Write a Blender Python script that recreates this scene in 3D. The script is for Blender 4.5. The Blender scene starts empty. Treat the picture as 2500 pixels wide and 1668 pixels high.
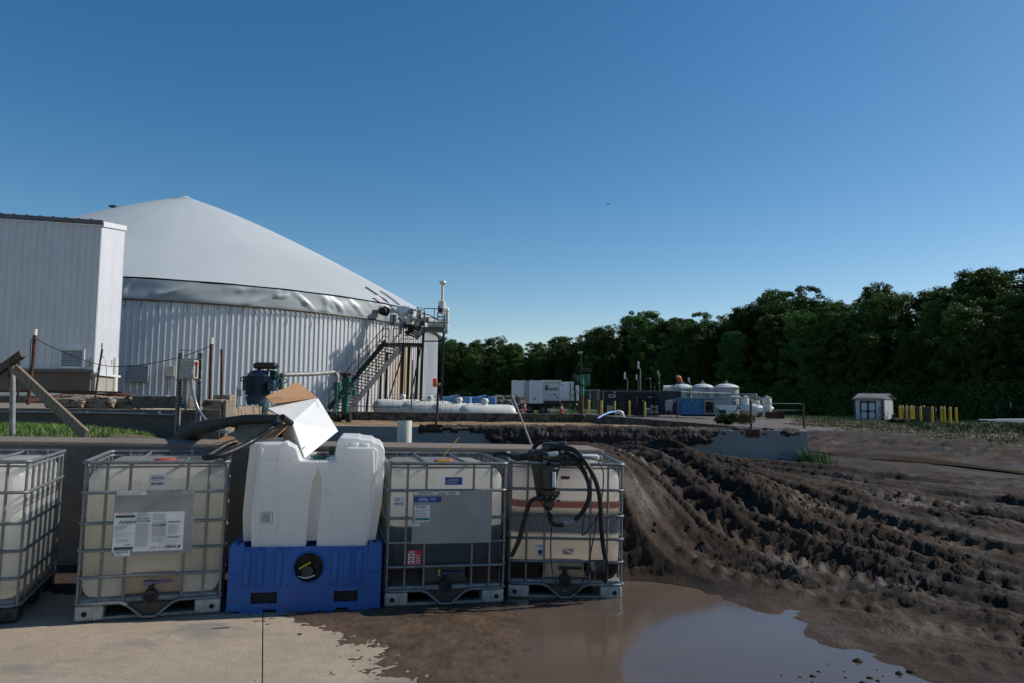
import bpy, math, random
import numpy as np
from mathutils import Vector, Matrix
random.seed(7); rng = np.random.default_rng(7)
scn = bpy.context.scene; COL = scn.collection; D = bpy.data
PI = math.pi; R = math.radians

# ---------------------------------------------------------------- camera
EYE = 1.64; FPX = 1800.0; PITCH = math.atan((979-834)/FPX); ROLL = .011
cam = D.cameras.new('camera'); co = D.objects.new('camera', cam); COL.objects.link(co)
cam.sensor_width = 36; cam.lens = 36*FPX/2500; cam.clip_start = .05; cam.clip_end = 3000
fw = Vector((0, math.cos(PITCH), math.sin(PITCH))); up = Vector((0, -math.sin(PITCH), math.cos(PITCH))); rt = Vector((1, 0, 0))
RT = math.cos(ROLL)*rt + math.sin(ROLL)*up; UP = -math.sin(ROLL)*rt + math.cos(ROLL)*up
co.matrix_world = Matrix(((RT.x, UP.x, -fw.x, 0), (RT.y, UP.y, -fw.y, 0), (RT.z, UP.z, -fw.z, EYE), (0, 0, 0, 1)))
scn.camera = co
# ---------------------------------------------------------------- sky, sun, exposure
SUN_AZ = R(17); SUN_EL = R(36)      # azimuth measured from +X towards +Y
w = D.worlds.new('World'); scn.world = w; w.use_nodes = True
nt = w.node_tree; nt.nodes.clear()
sk = nt.nodes.new('ShaderNodeTexSky'); sk.sky_type = 'NISHITA'; sk.sun_disc = False
sk.sun_elevation = SUN_EL; sk.sun_rotation = PI/2-SUN_AZ; sk.altitude = 300; sk.air_density = .8; sk.dust_density = .3; sk.ozone_density = .5
bg = nt.nodes.new('ShaderNodeBackground'); bg.inputs[1].default_value = .147
wo = nt.nodes.new('ShaderNodeOutputWorld'); gm = nt.nodes.new('ShaderNodeGamma'); gm.inputs[1].default_value = .9; hs_ = nt.nodes.new('ShaderNodeHueSaturation'); hs_.inputs['Saturation'].default_value = 1.5; tn = nt.nodes.new('ShaderNodeMix'); tn.data_type = 'RGBA'; tn.blend_type = 'MULTIPLY'; tn.inputs[0].default_value = 1; tn.inputs[7].default_value = (1.1, .98, .882, 1)
nt.links.new(sk.outputs[0], gm.inputs[0]); nt.links.new(gm.outputs[0], hs_.inputs['Color']); nt.links.new(hs_.outputs[0], tn.inputs[6]); nt.links.new(tn.outputs[2], bg.inputs[0]); nt.links.new(bg.outputs[0], wo.inputs[0])
sl = D.lights.new('sun', 'SUN'); sl.energy = 4.5; sl.angle = R(.53); sl.color = (1, .95, .87)
so = D.objects.new('sun', sl); COL.objects.link(so)
sd = Vector((math.cos(SUN_EL)*math.cos(SUN_AZ), math.cos(SUN_EL)*math.sin(SUN_AZ), math.sin(SUN_EL)))
so.rotation_euler = sd.to_track_quat('Z', 'Y').to_euler(); so.location = sd*60
vs = scn.view_settings; scn.display_settings.display_device = 'sRGB'
vs.view_transform = 'Standard'; vs.look = 'None'; vs.gamma = 1; vs.use_curve_mapping = False; vs.exposure = 0
try:
    scn.cycles.max_bounces = 12; scn.cycles.diffuse_bounces = 8; scn.cycles.transmission_bounces = 10; scn.cycles.transparent_max_bounces = 8; scn.cycles.caustics_reflective = False; scn.cycles.caustics_refractive = False
except Exception: pass

# ---------------------------------------------------------------- helpers
def at(px, py, Y):
    """world point seen at photo pixel (px, py), at distance Y ahead"""
    d = fw*FPX + RT*(px-1250) - UP*(py-834); t = Y/d.y
    return Vector((0, 0, EYE)) + d*t
def m2(n, Y): return n*Y/FPX
def wm(o):
    m = o.matrix_basis.copy()
    while o.parent: o = o.parent; m = o.matrix_basis @ m
    return m
def tag(o, label=None, cat=None, group=None, kind=None):
    if label: o['label'] = label
    if cat: o['category'] = cat
    if group: o['group'] = group
    if kind: o['kind'] = kind
    return o
def thing(name, label, cat, loc=(0, 0, 0), rot=0, group=None):
    o = D.objects.new(name, None); COL.objects.link(o); o.location = loc; o.empty_display_size = .2
    o.rotation_euler = rot if isinstance(rot, (tuple, list)) else (0, 0, rot)
    return tag(o, label, cat, group)
def copy_tree(o, parent=None):
    c = o.copy(); COL.objects.link(c); c.parent = parent
    for ch in list(o.children): copy_tree(ch, c)
    return c
class MB:
    def __init__(s): s.v = []; s.f = []
    def add(s, vs, fs):
        b = len(s.v); s.v += [tuple(v) for v in vs]; s.f += [tuple(i+b for i in f) for f in fs]; return s
    def box(s, c, d, rot=None):
        x, y, z = d[0]/2, d[1]/2, d[2]/2
        vs = [Vector((a*x, b*y, e*z)) for a in (-1, 1) for b in (-1, 1) for e in (-1, 1)]
        if rot is not None:
            M = rot if isinstance(rot, Matrix) else Matrix.Rotation(rot, 3, 'Z'); vs = [M @ v for v in vs]
        vs = [v+Vector(c) for v in vs]
        return s.add(vs, [(0, 1, 3, 2), (4, 6, 7, 5), (0, 4, 5, 1), (2, 3, 7, 6), (0, 2, 6, 4), (1, 5, 7, 3)])
    def bar(s, a, b, wd, hd, upv=(0, 0, 1)):
        a, b = Vector(a), Vector(b); t = (b-a).normalized(); u = Vector(upv); sdv = t.cross(u)
        if sdv.length < 1e-4: sdv = t.cross(Vector((0, 1, 0)))
        sdv.normalize(); u = sdv.cross(t).normalized()
        vs = [p+sdv*(i*wd/2)+u*(j*hd/2) for p in (a, b) for i, j in ((-1, -1), (1, -1), (1, 1), (-1, 1))]
        return s.add(vs, [(0, 3, 2, 1), (4, 5, 6, 7), (0, 1, 5, 4), (1, 2, 6, 5), (2, 3, 7, 6), (3, 0, 4, 7)])
    def tube(s, pts, r, n=8, closed=False, cap=True):
        P = [Vector(p) for p in pts]; N = len(P); rr = r if isinstance(r, (list, tuple)) else [r]*N
        T = []
        for i in range(N):
            if closed: t = P[(i+1) % N]-P[i-1]
            else: t = P[min(i+1, N-1)]-P[max(i-1, 0)]
            T.append(t.normalized() if t.length > 1e-9 else Vector((0, 0, 1)))
        u = T[0].orthogonal().normalized(); vs = []
        for i in range(N):
            u = (u-T[i]*u.dot(T[i]));  u = u.normalized() if u.length > 1e-6 else T[i].orthogonal().normalized()
            v = T[i].cross(u)
            for k in range(n):
                a = 2*PI*k/n; vs.append(P[i]+(u*math.cos(a)+v*math.sin(a))*rr[i])
        fs = []
        for i in range(N if closed else N-1):
            j = (i+1) % N
            for k in range(n):
                fs.append((i*n+k, i*n+(k+1) % n, j*n+(k+1) % n, j*n+k))
        if cap and not closed:
            fs.append(tuple(range(n-1, -1, -1))); fs.append(tuple((N-1)*n+k for k in range(n)))
        return s.add(vs, fs)
    def cyl(s, a, b, r0, r1=None, n=16): return s.tube([a, b], [r0, r0 if r1 is None else r1], n)
    def lathe(s, prof, n=24, M=None):
        vs = []; fs = []
        for r, z in prof:
            for k in range(n):
                a = 2*PI*k/n; v = Vector((r*math.cos(a), r*math.sin(a), z)); vs.append(M @ v if M else v)
        for i in range(len(prof)-1):
            for k in range(n): fs.append((i*n+k, i*n+(k+1) % n, (i+1)*n+(k+1) % n, (i+1)*n+k))
        if prof[0][0] > 1e-5: fs.append(tuple(range(n-1, -1, -1)))
        if prof[-1][0] > 1e-5: fs.append(tuple((len(prof)-1)*n+k for k in range(n)))
        return s.add(vs, fs)
    def prism(s, pts, y0, y1, M=None):
        """outline in (x,z), extruded y0..y1"""
        n = len(pts); vs = [Vector((x, y0, z)) for x, z in pts]+[Vector((x, y1, z)) for x, z in pts]
        if M: vs = [M @ v for v in vs]
        ar = sum(pts[i][0]*pts[(i+1) % n][1]-pts[(i+1) % n][0]*pts[i][1] for i in range(n))
        fs = [tuple(range(n)), tuple(range(2*n-1, n-1, -1))]+[(i, i+n, (i+1) % n+n, (i+1) % n) for i in range(n)]
        if ar < 0: fs = [f[::-1] for f in fs]
        return s.add(vs, fs)
    def hole_prism(s, w0, w1, z0, z1, cx, cz, r, y0, y1, n=24):
        """rectangular plate with a round hole"""
        k = n; ring = [(cx+r*math.cos(2*PI*i/k), cz+r*math.sin(2*PI*i/k)) for i in range(k)]
        outer = []
        for x, z in ring:
            dx, dz = x-cx, z-cz; t = 1e9
            if dx > 1e-9: t = min(t, (w1-cx)/dx)
            if dx < -1e-9: t = min(t, (w0-cx)/dx)
            if dz > 1e-9: t = min(t, (z1-cz)/dz)
            if dz < -1e-9: t = min(t, (z0-cz)/dz)
            outer.append((cx+dx*t, cz+dz*t))
        vs = [(x, y0, z) for x, z in ring]+[(x, y0, z) for x, z in outer]+[(x, y1, z) for x, z in ring]+[(x, y1, z) for x, z in outer]
        fs = []
        for i in range(k):
            j = (i+1) % k
            fs += [(i, j, k+j, k+i)[::-1], (2*k+i, 2*k+j, 3*k+j, 3*k+i), (i, j, 2*k+j, 2*k+i), (k+i, k+j, 3*k+j, 3*k+i)[::-1]]
        return s.add(vs, fs)
    def rbox(s, c, d, r, seg=4, n=6, fn=None):
        """rounded box made of face grids; fn warps each vertex"""
        hx, hy, hz = d[0]/2, d[1]/2, d[2]/2
        def coords(h):
            a = [-h+r*(1-math.cos(PI/2*i/seg)) for i in range(seg+1)]
            inner = [(-h+r)+(2*h-2*r)*i/n for i in range(1, n)]
            return a+inner+[-q for q in a[::-1]]
        cs = (coords(hx), coords(hy), coords(hz)); H = (hx, hy, hz)
        for ax in range(3):
            A, B = [(1, 2), (2, 0), (0, 1)][ax]
            for sg in (-1, 1):
                vs = []; na, nb = len(cs[A]), len(cs[B])
                for a in cs[A]:
                    for b in cs[B]:
                        p = [0, 0, 0]; p[ax] = sg*H[ax]; p[A] = a; p[B] = b
                        q = [max(-H[i]+r, min(H[i]-r, p[i])) for i in range(3)]
                        dv = Vector([p[i]-q[i] for i in range(3)])
                        if dv.length > 1e-9: dv = dv.normalized()*r
                        v = Vector(q)+dv
                        if fn: v = fn(v)
                        vs.append(v+Vector(c))
                fs = [(i*nb+j, (i+1)*nb+j, (i+1)*nb+j+1, i*nb+j+1) for i in range(na-1) for j in range(nb-1)]
                if sg < 0: fs = [f[::-1] for f in fs]
                s.add(vs, fs)
        s.weld = True; return s
    weld = False
    def build(s, name, mat, parent=None, w=False, smooth=None, bevel=0, loc=None, label=None, kind=None, rot=None, seg=2):
        vs = s.v
        if w and parent is not None:
            M = wm(parent).inverted(); vs = [tuple(M @ Vector(v)) for v in vs]
        elif w and loc is not None:
            L = Vector(loc); vs = [tuple(Vector(v)-L) for v in vs]
        me = D.meshes.new(name); me.from_pydata(vs, [], s.f)
        if s.weld:
            import bmesh
            bm = bmesh.new(); bm.from_mesh(me); bmesh.ops.remove_doubles(bm, verts=bm.verts, dist=1e-5); bm.to_mesh(me); bm.free()
        return fin(me, name, mat, parent, smooth, bevel, loc, label, kind, rot, seg)
def fin(me, name, mat, parent=None, smooth=None, bevel=0, loc=None, label=None, kind=None, rot=None, seg=2):
    if mat: me.materials.append(mat)
    if smooth:
        me.shade_smooth(); me.set_sharp_from_angle(angle=R(smooth))
    o = D.objects.new(name, me); COL.objects.link(o); o.parent = parent
    if loc is not None: o.location = loc
    if rot is not None: o.rotation_euler = rot
    if bevel:
        b = o.modifiers.new('bevel', 'BEVEL'); b.width = bevel; b.segments = seg; b.limit_method = 'ANGLE'; b.angle_limit = R(40)
    if label: o['label'] = label
    if kind: o['kind'] = kind
    return o
def npmesh(name, V, F, mat, parent=None, smooth=False, kind=None, loc=None):
    """V (n,3), F (m,k) numpy arrays"""
    V = np.asarray(V, dtype=np.float32); F = np.asarray(F, dtype=np.int32); k = F.shape[1]
    me = D.meshes.new(name); me.vertices.add(len(V)); me.vertices.foreach_set('co', V.ravel())
    me.loops.add(F.size); me.loops.foreach_set('vertex_index', F.ravel())
    me.polygons.add(len(F)); me.polygons.foreach_set('loop_start', np.arange(0, F.size, k, dtype=np.int32))
    if smooth: me.polygons.foreach_set('use_smooth', np.ones(len(F), dtype=bool))
    me.update(calc_edges=True); me.validate()
    return fin(me, name, mat, parent, kind=kind, loc=loc)
def spline(pts, n=8):
    P = [Vector(p) for p in pts]; out = []
    for i in range(len(P)-1):
        a, b, c, d = P[max(i-1, 0)], P[i], P[i+1], P[min(i+2, len(P)-1)]
        for k in range(n):
            t = k/n; out.append(.5*((2*b)+(c-a)*t+(2*a-5*b+4*c-d)*t*t+(3*b-a-3*c+d)*t**3))
    return out+[P[-1]]
def text(s, size, mat, parent, loc, rot=(PI/2, 0, 0), name='lettering', align='LEFT', sx=1, bold=0):
    cu = D.curves.new(name, 'FONT'); cu.body = s; cu.size = size; cu.align_x = align; cu.resolution_u = 2; cu.offset = bold
    t = D.objects.new('tmp', cu); COL.objects.link(t)
    bpy.context.view_layer.update()
    me = D.meshes.new_from_object(t.evaluated_get(bpy.context.evaluated_depsgraph_get())); D.objects.remove(t)
    me.materials.clear(); o = fin(me, name, mat, parent, loc=loc, rot=rot); o.scale = (sx, 1, 1); return o
# ---- vector noise
def vnoise(x, y, seed=0):
    xi = np.floor(x).astype(np.int64); yi = np.floor(y).astype(np.int64); xf = x-xi; yf = y-yi
    def h(a, b):
        n = (a*374761393+b*668265263+seed*974711) & 0xffffffff; n = ((n ^ (n >> 13))*1274126177) & 0xffffffff
        return ((n ^ (n >> 16)) & 0xffff)/32767.5-1
    u = xf*xf*xf*(xf*(xf*6-15)+10); v = yf*yf*yf*(yf*(yf*6-15)+10)
    a = h(xi, yi); b = h(xi+1, yi); c = h(xi, yi+1); d = h(xi+1, yi+1)
    return a+(b-a)*u+(c-a)*v+(a-b-c+d)*u*v
def fbm(x, y, o=4, seed=0, g=.5):
    s = 0; a = 1; t = 0
    for i in range(o): s = s+a*vnoise(x*2**i+17*i, y*2**i-9*i, seed+i); t += a; a *= g
    return s/t

# ---------------------------------------------------------------- materials
class NT:
    def __init__(s, name):
        s.m = D.materials.new(name); s.m.use_nodes = True; s.t = s.m.node_tree; s.t.nodes.clear()
        s.out = s.n('ShaderNodeOutputMaterial'); s.p = s.n('ShaderNodeBsdfPrincipled'); s.l(s.p.outputs[0], s.out.inputs[0])
        s.tc = s.n('ShaderNodeTexCoord')
    def n(s, t, **k):
        x = s.t.nodes.new(t)
        for a, b in k.items(): setattr(x, a, b)
        return x
    def l(s, a, b): s.t.links.new(a, b)
    def noise(s, scale, det=4, rough=.55, co=None, dist=0):
        x = s.n('ShaderNodeTexNoise'); x.inputs['Scale'].default_value = scale; x.inputs['Detail'].default_value = det
        x.inputs['Roughness'].default_value = rough; x.inputs['Distortion'].default_value = dist; s.l(co or s.tc.outputs['Object'], x.inputs['Vector']); return x.outputs['Fac']
    def ramp(s, fac, stops, interp='LINEAR'):
        x = s.n('ShaderNodeValToRGB'); s.l(fac, x.inputs[0]); cr = x.color_ramp; cr.interpolation = interp
        while len(cr.elements) < len(stops): cr.elements.new(.5)
        for e, (p, c) in zip(cr.elements, stops):
            e.position = p; e.color = (*c, 1) if isinstance(c, (tuple, list)) else (c, c, c, 1)
        return x.outputs[0]
    def mix(s, fac, a, b, mode='MIX'):
        x = s.n('ShaderNodeMix', data_type='RGBA', blend_type=mode)
        for i, v in ((0, fac), (6, a), (7, b)):
            if isinstance(v, (int, float)): x.inputs[i].default_value = v
            elif isinstance(v, (tuple, list)): x.inputs[i].default_value = (*v, 1)
            else: s.l(v, x.inputs[i])
        return x.outputs[2]
    def math(s, op, a, b=0, c=0):
        x = s.n('ShaderNodeMath', operation=op)
        for i, v in enumerate((a, b, c)):
            if isinstance(v, (int, float)): x.inputs[i].default_value = v
            else: s.l(v, x.inputs[i])
        return x.outputs[0]
    def mapr(s, v, a, b, c, d):
        x = s.n('ShaderNodeMapRange'); s.l(v, x.inputs[0])
        for i, q in enumerate((a, b, c, d)): x.inputs[i+1].default_value = q
        return x.outputs[0]
    def bump(s, h, st=.3, dist=.01):
        x = s.n('ShaderNodeBump'); x.inputs['Strength'].default_value = st; x.inputs['Distance'].default_value = dist; s.l(h, x.inputs['Height'])
        s.l(x.outputs[0], s.p.inputs['Normal']); return x
    def stretch(s, sc, kind='Object'):
        x = s.n('ShaderNodeMapping'); x.inputs['Scale'].default_value = sc; s.l(s.tc.outputs[kind], x.inputs[0]); return x.outputs[0]
    def geo(s): return s.n('ShaderNodeNewGeometry').outputs['Position']
def M(name, c, rough=.5, metal=0, c2=None, sc=8, bump=0, bsc=None, spec=None, dist=.01, lo=.35, hi=.65, stretch=None, coat=0, rv=.1, world=False):
    t = NT(name); p = t.p; p.inputs['Metallic'].default_value = metal; p.inputs['Roughness'].default_value = rough
    cc = t.stretch(stretch) if stretch else (t.geo() if world else None)
    if c2 is None: c2 = tuple(q*.72 for q in c)
    f = t.noise(sc, 5, .6, cc); t.l(t.ramp(f, [(lo, c), (hi, c2)]), p.inputs['Base Color'])
    g = t.noise(sc*2.7, 4, .6, cc); t.l(t.mapr(g, .3, .7, max(.02, rough-rv), min(1, rough+rv)), p.inputs['Roughness'])
    if bump: t.bump(t.noise(bsc or sc*6, 5, .65, cc), bump, dist)
    if spec is not None: p.inputs['Specular IOR Level'].default_value = spec
    if coat: p.inputs['Coat Weight'].default_value = coat
    return t.m
mt = {}
mt['galv'] = M('galvanised_steel', (.23, .24, .25), .45, .5, (.15, .155, .16), 14, .15, 60, dist=.002)
mt['galv_dull'] = M('dull_galvanised', (.30, .31, .31), .6, .5, (.17, .17, .165), 9)
mt['grey_paint'] = M('grey_painted_steel', (.10, .105, .11), .55, .2, (.055, .055, .055), 3)
mt['dark_steel'] = M('dark_steel', (.035, .035, .037), .55, .4, (.02, .018, .016), 5)
mt['rust'] = M('rusty_steel', (.12, .045, .025), .85, .1, (.045, .022, .016), 14, .5, 50, dist=.004)
mt['plate'] = M('grey_label_plate', (.28, .295, .32), .38, .35, (.23, .24, .26), 4)
mt['blackrub'] = M('black_rubber', (.007, .007, .008), .5, 0, (.02, .018, .017), 10, rv=.15, spec=.3)
mt['blackpl'] = M('black_plastic', (.015, .015, .017), .4, 0, (.028, .026, .024), 16, .2, 70, dist=.003)
mt['mudrub'] = M('muddy_rubber', (.03, .022, .017), .75, 0, (.014, .012, .011), 12, .5, 40, dist=.01)
mt['white_pl'] = M('white_plastic', (.66, .66, .64), .4, 0, (.58, .57, .53), 5)
mt['bluepl'] = M('blue_plastic', (.001, .10, .40), .42, 0, (.002, .08, .32), 5, .1, 30, dist=.003)
t = NT('blue_plastic'); nz_ = t.noise(9, 6, .7, t.stretch((1, 1, .25))); col = t.ramp(t.noise(3, 4, .6), [(.35, (.001, .10, .40)), (.65, (.002, .08, .32))])
col = t.mix(t.mapr(nz_, .60, .72, 0, .35), col, (.06, .20, .48)); spz = t.n('ShaderNodeSeparateXYZ'); t.l(t.tc.outputs['Object'], spz.inputs[0])
mud_ = t.math('MULTIPLY', t.mapr(t.noise(26, 6, .7), .50, .62, 0, .85), t.mapr(spz.outputs[2], .03, .30, 1, .0)); col = t.mix(mud_, col, (.07, .05, .035)); t.l(col, t.p.inputs['Base Color']); t.l(t.mapr(nz_, .3, .7, .32, .6), t.p.inputs['Roughness']); t.bump(t.noise(30, 4, .6), .1, .003); mt['bluepl'] = t.m
mt['bluepaint'] = M('blue_paint', (.006, .14, .36), .45, 0, (.005, .11, .28), 3)
mt['paleblue'] = M('pale_blue_paint', (.12, .28, .50), .5, 0, (.10, .23, .42), 2)
mt['motorblue'] = M('motor_blue', (.018, .055, .10), .45, .2, (.012, .035, .065), 3)
mt['green'] = M('green_paint', (.008, .11, .075), .45, .1, (.006, .07, .05), 2.5)
mt['greenlt'] = M('pale_green_paint', (.03, .22, .14), .5, 0, (.02, .13, .09), 2)
mt['white_tank'] = M('white_tank_paint', (.74, .73, .68), .38, 0, (.60, .58, .52), 1.3)
mt['white_metal'] = M('white_metal_siding', (.60, .62, .66), .45, .15, (.54, .565, .61), .7)
mt['whitebox'] = M('white_trailer_paint', (.68, .70, .72), .45, 0, (.60, .62, .64), 1)
mt['paper'] = M('white_label_paper', (.66, .67, .70), .55, 0, (.6, .6, .61), 10)
mt['ink'] = M('black_ink', (.03, .03, .035), .6)
mt['inkgrey'] = M('grey_ink', (.30, .30, .32), .6)
mt['inkgreen'] = M('dark_green_ink', (.015, .07, .035), .6)
mt['inkred'] = M('faded_red_ink', (.50, .15, .14), .6)
mt['inkblue'] = M('blue_sticker', (.012, .06, .30), .5)
mt['red'] = M('red_plastic', (.42, .035, .02), .45, 0, (.33, .03, .02), 20)
mt['redlabel'] = M('red_sticker', (.50, .03, .04), .5)
mt['orange'] = M('orange_fabric', (.75, .13, .03), .6)
mt['yellow'] = M('yellow_paint', (.60, .40, .01), .5, 0, (.48, .31, .01), 3)
mt['yellowtie'] = M('yellow_plastic', (.65, .5, .03), .5)
mt['purple'] = M('mauve_plastic', (.20, .12, .24), .5)
mt['darkblue'] = M('dark_blue_plastic', (.01, .04, .13), .45)
mt['cardboard'] = M('brown_cardboard', (.36, .20, .10), .8, 0, (.30, .165, .08), 8, .1, 90, dist=.002)
mt['boxwhite'] = M('white_coated_cardboard', (.70, .70, .69), .5, 0, (.64, .64, .62), 5)
mt['wood'] = M('weathered_timber', (.30, .22, .15), .8, 0, (.13, .09, .06), 5, .4, 30, dist=.006, stretch=(14, 14, 1.2))
mt['pvc'] = M('white_pvc', (.68, .67, .60), .35, 0, (.60, .58, .50), 4)
mt['tan_box'] = M('beige_enclosure', (.42, .40, .34), .5, 0, (.36, .34, .29), 5)
mt['dark_cont'] = M('dark_blue_container', (.018, .024, .034), .5, .1, (.013, .017, .024), 1.5)
mt['nearblack'] = M('black_void', (.006, .006, .007), .7)
mt['navy'] = M('navy_trim', (.012, .03, .06), .5)
mt['roofm'] = M('grey_roof_metal', (.13, .13, .14), .45, .3, (.09, .09, .10), 1.5)
mt['shedw'] = M('white_shed_siding', (.52, .54, .57), .6, 0, (.46, .48, .51), 2)
mt['fabric'] = M('membrane_skirt', (.40, .435, .45), .4, 0, (.35, .385, .40), .5)
mt['tyre'] = M('tyre', (.012, .012, .012), .8)
# concrete family (world position so that slabs are continuous)
def concrete(name, c, c2, dark=None, bmp=.35, wet=False, sc=1.2, splat=0, splz=None):
    t = NT(name); g = t.geo()
    a = t.noise(sc, 6, .6, g); b = t.noise(sc*9, 5, .65, g); c_ = t.noise(sc*55, 3, .6, g)
    col = t.ramp(a, [(.32, c), (.68, c2)])
    col = t.mix(t.mapr(b, .35, .7, 0, .45), col, tuple(q*.62 for q in c))
    col = t.mix(t.mapr(c_, .5, .72, 0, .5), col, tuple(q*.55 for q in c2))
    ro = t.mapr(b, .3, .7, .72, .95)
    if dark:   # damp grey patches
        d = t.mapr(t.noise(.8, 5, .62, t.stretch((1, 1.9, 1), 'Object'), .6), .53, .64, 0, .8); col = t.mix(d, col, dark)
    if splat:
        s_ = t.mapr(t.noise(5.5, 6, .72, g, .4), .60-splat, .66-splat, 0, .9); col = t.mix(s_, col, (.028, .017, .011))
    t.l(col, t.p.inputs['Base Color']); t.l(ro, t.p.inputs['Roughness'])
    h = t.math('ADD', t.math('MULTIPLY', b, .7), c_); t.bump(h, bmp, .012); return t.m
mt['slab'] = concrete('apron_concrete', (.33, .258, .19), (.41, .33, .245), (.18, .17, .155))
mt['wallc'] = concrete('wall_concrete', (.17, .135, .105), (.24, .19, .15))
mt['pitc'] = concrete('pit_concrete', (.26, .25, .24), (.32, .31, .30), splat=-.02)
mt['pitmud'] = concrete('muddy_pit_concrete', (.16, .135, .11), (.10, .08, .062), splat=.12)
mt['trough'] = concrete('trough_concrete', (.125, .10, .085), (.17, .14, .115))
mt['brightc'] = concrete('pale_broken_concrete', (.34, .28, .21), (.24, .18, .13), splat=.07)
mt['basec'] = concrete('base_concrete', (.40, .39, .36), (.30, .27, .22), sc=.5)
# mud
def mudmat(name, stops, wet=.5, bmp=.6):
    t = NT(name); g = t.geo()
    a = t.noise(.55, 5, .6, g, .4); b = t.noise(7, 6, .7, g); c = t.noise(38, 5, .7, g)
    col = t.ramp(a, stops); col = t.mix(t.mapr(b, .35, .7, 0, .55), col, (.018, .012, .009)); col = t.mix(t.mapr(c, .58, .8, 0, .4), col, (.075, .055, .042))
    t.l(col, t.p.inputs['Base Color'])
    r = t.mapr(t.noise(1.1, 5, .6, g, .5),   .52, .68, .88, .36); r = t.math('ADD', r, t.mapr(c, .3, .7, -.1, .12)); t.l(r, t.p.inputs['Roughness'])
    t.p.inputs['Specular IOR Level'].default_value = wet
    h = t.math('ADD', t.math('MULTIPLY', b, 1.6), c); t.bump(h, bmp, .03); return t.m
mt['mud'] = mudmat('wet_mud', [(.30, (.016, .011, .008)), (.47, (.032, .021, .014)), (.60, (.060, .038, .024)), (.74, (.12, .078, .048))], .22)
mt['sludge'] = mudmat('crusted_sludge', [(.3, (.16, .095, .045)), (.46, (.30, .20, .10)), (.65, (.42, .31, .17))], .15, .3)
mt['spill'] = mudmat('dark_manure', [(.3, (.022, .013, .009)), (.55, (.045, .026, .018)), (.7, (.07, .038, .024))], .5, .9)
mt['silt'] = M('wet_silt_and_shade', (.10, .064, .038), .55, 0, (.062, .040, .025), 3, .6, 120, dist=.006, world=True, rv=.2)
mt['gravel'] = M('grey_gravel', (.115, .10, .09), .85, 0, (.075, .062, .053), .9, .6, 20, dist=.03, world=True)
mt['grassg'] = M('grassy_ground', (.075, .075, .028), .9, 0, (.12, .085, .045), .35, .7, 9, dist=.08, world=True)
mt['grass'] = M('green_grass', (.13, .22, .03), .6, 0, (.05, .115, .018), 2, world=True)
mt['drygrass'] = M('dry_grass', (.24, .155, .07), .75, 0, (.11, .10, .035), .7, world=True)
mt['weed'] = M('weed_leaves', (.045, .075, .018), .8, 0, (.028, .048, .015), .8, world=True, spec=.1)
t = NT('puddle_water'); g = t.geo(); t.l(t.ramp(t.noise(.9, 4, .5, g), [(.35, (.115, .082, .060)), (.65, (.095, .072, .058))]), t.p.inputs['Base Color'])
t.p.inputs['Roughness'].default_value = .10; t.p.inputs['IOR'].default_value = 1.33; t.bump(t.noise(3, 3, .5, g), .02, .02); mt['water'] = t.m
# leaves
def leafmat(name, c, c2):
    t = NT(name); oi = t.n('ShaderNodeObjectInfo'); g = t.geo(); f = t.noise(.35, 4, .6, g); f2 = t.noise(3.0, 3, .6, g)
    col = t.ramp(f, [(.3, c), (.7, c2)]); col = t.mix(t.mapr(f2, .4, .7, 0, .5), col, tuple(q*1.5 for q in c2))
    hs = t.n('ShaderNodeHueSaturation'); t.l(col, hs.inputs['Color']); t.l(t.mapr(oi.outputs['Random'], 0, 1, .465, .52), hs.inputs['Hue']); t.l(t.mapr(oi.outputs['Random'], 0, 1, .55, 1.6), hs.inputs['Value'])
    t.l(hs.outputs[0], t.p.inputs['Base Color']); t.p.inputs['Roughness'].default_value = .5; t.p.inputs['Specular IOR Level'].default_value = .12
    tr = t.n('ShaderNodeBsdfTranslucent'); t.l(hs.outputs[0], tr.inputs[0]); mx = t.n('ShaderNodeMixShader'); mx.inputs[0].default_value = .22
    t.l(t.p.outputs[0], mx.inputs[1]); t.l(tr.outputs[0], mx.inputs[2]); t.l(mx.outputs[0], t.out.inputs[0]); return t.m
mt['leaf'] = leafmat('forest_leaves', (.030, .066, .016), (.055, .098, .022))
mt['bark'] = M('tree_bark', (.05, .04, .03), .9)
def bandmat(name, stops, transl=.80, rough=.32):
    """moulded plastic whose colour follows the level of what is inside (object height 0..1.2)"""
    t = NT(name); sp = t.n('ShaderNodeSeparateXYZ'); t.l(t.tc.outputs['Object'], sp.inputs[0])
    nz = t.noise(2.2, 3, .5); z = t.math('ADD', sp.outputs[2], t.math('MULTIPLY', t.math('SUBTRACT', nz, .5), .012)); z = t.math('DIVIDE', z, 1.2)
    col = t.ramp(z, [(a/1.2, b if max(b) < .3 else tuple(min(.93, q**f_) for q, f_ in zip(b, (.25, .29, .37)))) for a, b in stops])
    st = t.mapr(t.noise(6, 5, .7), .58, .72, 0, .22); col = t.mix(st, col, (.35, .30, .22), 'MULTIPLY'); s2_ = t.mapr(t.noise(34, 4, .75, t.stretch((1, 1, .6))), .66, .72, 0, .5); col = t.mix(s2_, col, (.16, .12, .08)); s3_ = t.mapr(t.noise(5, 5, .7, t.stretch((3, 3, .35))), .56, .75, 0, .2); col = t.mix(s3_, col, (.30, .27, .22))
    t.l(col, t.p.inputs['Base Color']); t.p.inputs['Roughness'].default_value = rough; t.bump(t.noise(5, 3, .5), .12, .02)
    tr = t.n('ShaderNodeBsdfTranslucent'); t.l(col, tr.inputs[0]); mx = t.n('ShaderNodeMixShader'); mx.inputs[0].default_value = transl
    t.l(t.p.outputs[0], mx.inputs[1]); t.l(tr.outputs[0], mx.inputs[2]); t.l(mx.outputs[0], t.out.inputs[0]); return t.m
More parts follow.
